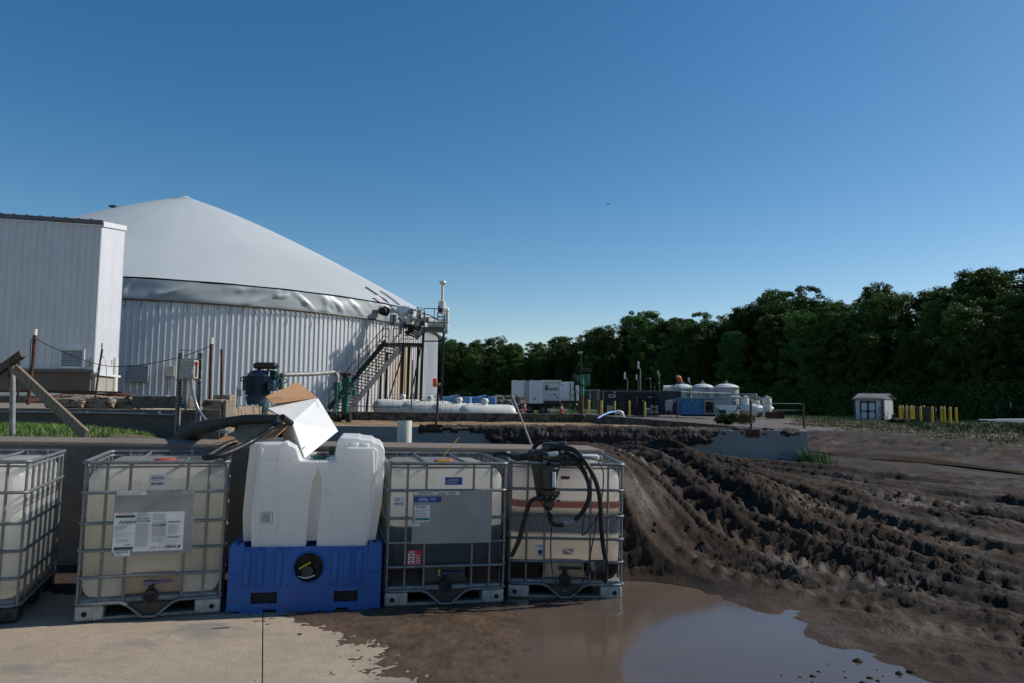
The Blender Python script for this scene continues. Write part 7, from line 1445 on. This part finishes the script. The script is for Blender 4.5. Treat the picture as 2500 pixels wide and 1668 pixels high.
# ================================================================ SHED
YH = 74.
sh = thing('garden_shed', 'small white shed with navy trim and double doors in the grass', 'shed', (z10(370, 650, YH).x, YH, z10(370, 652, YH).z))
zb = z10(370, 652, YH).z; xl, xr = z10(190, 0, YH).x, z10(545, 0, YH).x; ze = z10(370, 380, YH).z; zr = z10(630, 325, YH+1.2).z; xr2 = z10(728, 0, YH+1.5).x
o0 = Vector(sh.location); Lf = xr-xl; an = math.atan2(0.0, 1)
# front wall, gable end turned away
dirs = Vector((xr2-xr, 2.2, 0)); 
def shq(name, pts, mat, par=sh): b = MB(); b.add(pts, [tuple(range(len(pts)))]); return b.build(name, mt[mat], par, w=True)
fr = Vector((xr, YH, zb)); gdir = Vector((xr2-xr, 2.4, 0)); back = gdir; upz = Vector((0, 0, 1)); He = ze-zb; Hr = zr-zb
shq('front_wall', [Vector((xl, YH, zb)), fr, fr+upz*He, Vector((xl, YH, ze))], 'shedw'); shq('gable_wall', [fr, fr+gdir, fr+gdir+upz*He, fr+gdir*.5+upz*Hr*.99, fr+upz*He], 'shedw'); shq('rear_wall', [Vector((xl, YH, zb))+gdir, fr+gdir, fr+gdir+upz*He, Vector((xl, YH, ze))+gdir], 'shedw'); shq('side_wall', [Vector((xl, YH, zb)), Vector((xl, YH, zb))+gdir, Vector((xl, YH, zb))+gdir+upz*He, Vector((xl, YH, zb))+gdir*.5+upz*Hr*.99, Vector((xl, YH, ze))], 'shedw')
ov = Vector((.25, 0, 0)); lf = Vector((xl, YH, zb))
for nm, s0, s1 in (('roof_slope', -.10, .5), ('roof_slope', .5, 1.10)):
    def rp_(x, s_): e = 1-abs(s_-.5)/.5; return x+gdir*s_+upz*(He+(Hr-He)*e+.03)
    a, b_, c, d = rp_(lf-ov, s0), rp_(fr+ov, s0), rp_(fr+ov, s1), rp_(lf-ov, s1); b = MB(); b.add([a, b_, c, d]+[p-upz*.08 for p in (a, b_, c, d)], [(0, 1, 2, 3), (7, 6, 5, 4), (0, 4, 5, 1), (1, 5, 6, 2), (2, 6, 7, 3), (3, 7, 4, 0)]); ro_ = b.build(nm, mt['roofm'], sh, w=True)
    if s0 < 0:
        for k in range(15): t_ = (k+.5)/15; b = MB(); b.bar(a.lerp(b_, t_)+upz*.02, d.lerp(c, t_)+upz*.02, .05, .05); b.build('roof_rib', mt['roofm'], ro_, w=True)
sy = YH-.03
def shb(name, x0, x1, y0, y1, mat, d=.05, Y=None, par=sh): return tr_box(par, name, x0, x1, y0, y1, mat, (Y or sy)-d, d, 0, z10)
for x in (190, 541): shb('corner_trim', x-4, x+6, 380, 652, 'navy')
shb('eave_trim', 186, 550, 372, 382, 'navy'); shb('door_header', 262, 466, 414, 424, 'navy', .07)
for x0, x1 in ((266, 360), (362, 460)):
    dr = shb('door', x0, x1, 426, 648, 'navy', .04)
    for y0, y1 in ((438, 536), (552, 638)):
        a, c = z10(x0+14, y1, sy-.08), z10(x1-14, y0, sy-.08); w_, h_ = c.x-a.x, c.z-a.z; k = .12; pt = [(a.x+k, a.z), (c.x-k, a.z), (c.x, a.z+k), (c.x, c.z-k), (c.x-k, c.z), (a.x+k, c.z), (a.x, c.z-k), (a.x, a.z+k)]
        b = MB(); b.prism(pt, sy-.08, sy-.05); b.build('door_panel', mt['shedw'], dr, w=True)
shb('lamp', 357, 371, 392, 406, 'dark_steel', .15); shb('shutter', 512, 528, 490, 570, 'plate', .06); shb('vent', 500, 530, 600, 645, 'plate', .06); shb('sill', 270, 466, 648, 656, 'white_pl', .2)
b = MB(); b.bar(fr+gdir*.02+upz*(He*.985)+Vector((.03, -.03, 0)), fr+gdir*.98+upz*(He*.985)+Vector((.03, -.03, 0)), .05, .08); b.build('gable_trim', mt['plate'], sh, w=True)
for s_ in (.0, .97): b = MB(); b.bar(fr+gdir*s_+Vector((.04, 0, 0)), fr+gdir*s_+upz*He+Vector((.04, 0, 0)), .09, .05); b.build('corner_trim', mt['navy'], sh, w=True)
for k in range(1, 6): b = MB(); b.bar(fr+gdir*k/6+Vector((.02, -.01, 0)), fr+gdir*k/6+upz*He*.97+Vector((.02, -.01, 0)), .015, .01); b.build('siding_joint', mt['plate'], sh, w=True)
cr_ = thing('wire_stand', 'thin grey wire stand leaning at the gable side of the shed', 'stand', z10(585, 655, 73)); b = MB()
for pts in ([(560, 555), (615, 555), (615, 655), (560, 655), (560, 555)], [(560, 555), (615, 655)], [(585, 600), (585, 655)]): b.tube([z10(x, y, 73.2) for x, y in pts], .03, 5)
b.build('frame', mt['galv_dull'], cr_, w=True)
cr_ = thing('folded_chairs', 'dark folded frame standing against the gable side of the shed', 'frame', z10(685, 655, 73)); b = MB()
for x in (668, 680, 692, 704): b.tube([z10(x, 582, 73.6), z10(x-4, 650, 73.4)], .04, 5)
b.tube([z10(665, 585, 73.5), z10(706, 585, 73.6)], .04, 5); b.build('frame', mt['dark_steel'], cr_, w=True)
b = MB(); b.box(z10(690, 658, 72.6), (m2(155*.19149, 72.6), 1.2, .12)); tag(b.build('concrete_step', mt['basec'], None, w=True, loc=tuple(z10(690, 658, 72.6))), 'pale concrete strip at the foot of the shed gable', 'step')
for x, y, s, lb in ((795, 688, .8, 'small dark earth mound at the foot of the first bollards'), (880, 700, .6, 'second smaller earth mound right of the first one')):
    b = MB(); b.rbox((0, 0, 0), (s*2.4, s*1.2, s*.8), s*.3, 3, 5, lambda v: v*(1+random.uniform(-.15, .15))); tag(b.build('earth_mound', mt['mud'], None, loc=tuple(z10(x, y, 64)), smooth=30), lb, 'mound')
# pipes stack
YP = 55.
PLb = ['longest pale pipe lying on top of the stack in the weeds', 'pale pipe behind the longest one', 'short pale pipe low in the stack', 'pale pipe with its dark open end, lowest on the right', 'far pale pipe at the back of the stack']
for i, (x0, x1, y0, y1, Y) in enumerate(((1775, 2500, 655, 650, 55), (1875, 2500, 668, 662, 54.6), (1980, 2350, 680, 674, 54.2), (2150, 2500, 688, 684, 54), (1990, 2500, 648, 644, 55.8))):
    a, c = z10(x0, y0, Y), z10(x1, y1, Y); o = thing('stacked_pipe', PLb[i], 'pipe', a, 0, 'pale pipes stacked in the weeds'); b = MB(); b.tube([a, c], m2(8*.19149, Y), 12); b.build('pipe', mt['plate'] if i != 0 else mt['white_pl'], o, w=True, smooth=50); b = MB(); b.tube([a-Vector((.01, 0, 0)), a-Vector((.012, 0, 0))], m2(6.4*.19149, Y), 12); b.build('open_end', mt['nearblack'], o, w=True)
# parked tractor in the shade at the right edge
tc_ = thing('tractor', 'dark tractor parked in the forest shade at the right edge', 'tractor', z10(2230, 640, 74))
def tcb(name, c, d, mat, r=.12): b = MB(); b.rbox(z10(*c, 84), tuple(q*1.12 for q in d), r, 3, 2); b.build(name, mt[mat], tc_, w=True, smooth=45)
tcb('bonnet', (2120, 530), (2.2, 1.2, 1.0), 'darkblue', .3); tcb('cab', (2290, 490), (1.8, 1.6, 1.8), 'nearblack'); tcb('cab_roof', (2285, 408), (2.0, 1.8, .22), 'red', .08); tcb('windscreen', (2290, 460), (1.5, 1.65, .7), 'darkblue', .05)
wheel(tc_, z10(2080, 600, 83), .7, .4); wheel(tc_, z10(2300, 580, 83), 1.05, .5)
b = MB(); b.tube([z10(2180, 500, 74), z10(2180, 430, 74)], .06, 8); b.build('exhaust', mt['galv'], tc_, w=True)
o = D.objects.new('bird', None)
D.objects.remove(o)
b = MB(); q = at(1485, 498, 60); b.add([q+Vector((-.18, 0, .05)), q+Vector((0, .1, .0)), q+Vector((.18, 0, .06)), q+Vector((0, -.08, -.02))], [(0, 1, 2, 3)]); b.rbox(q, (.07, .22, .06), .025, 2, 2); tag(b.build('bird', mt['nearblack'], None, w=True, loc=tuple(q)), 'tiny dark bird flying in the clear sky above the trees', 'bird')
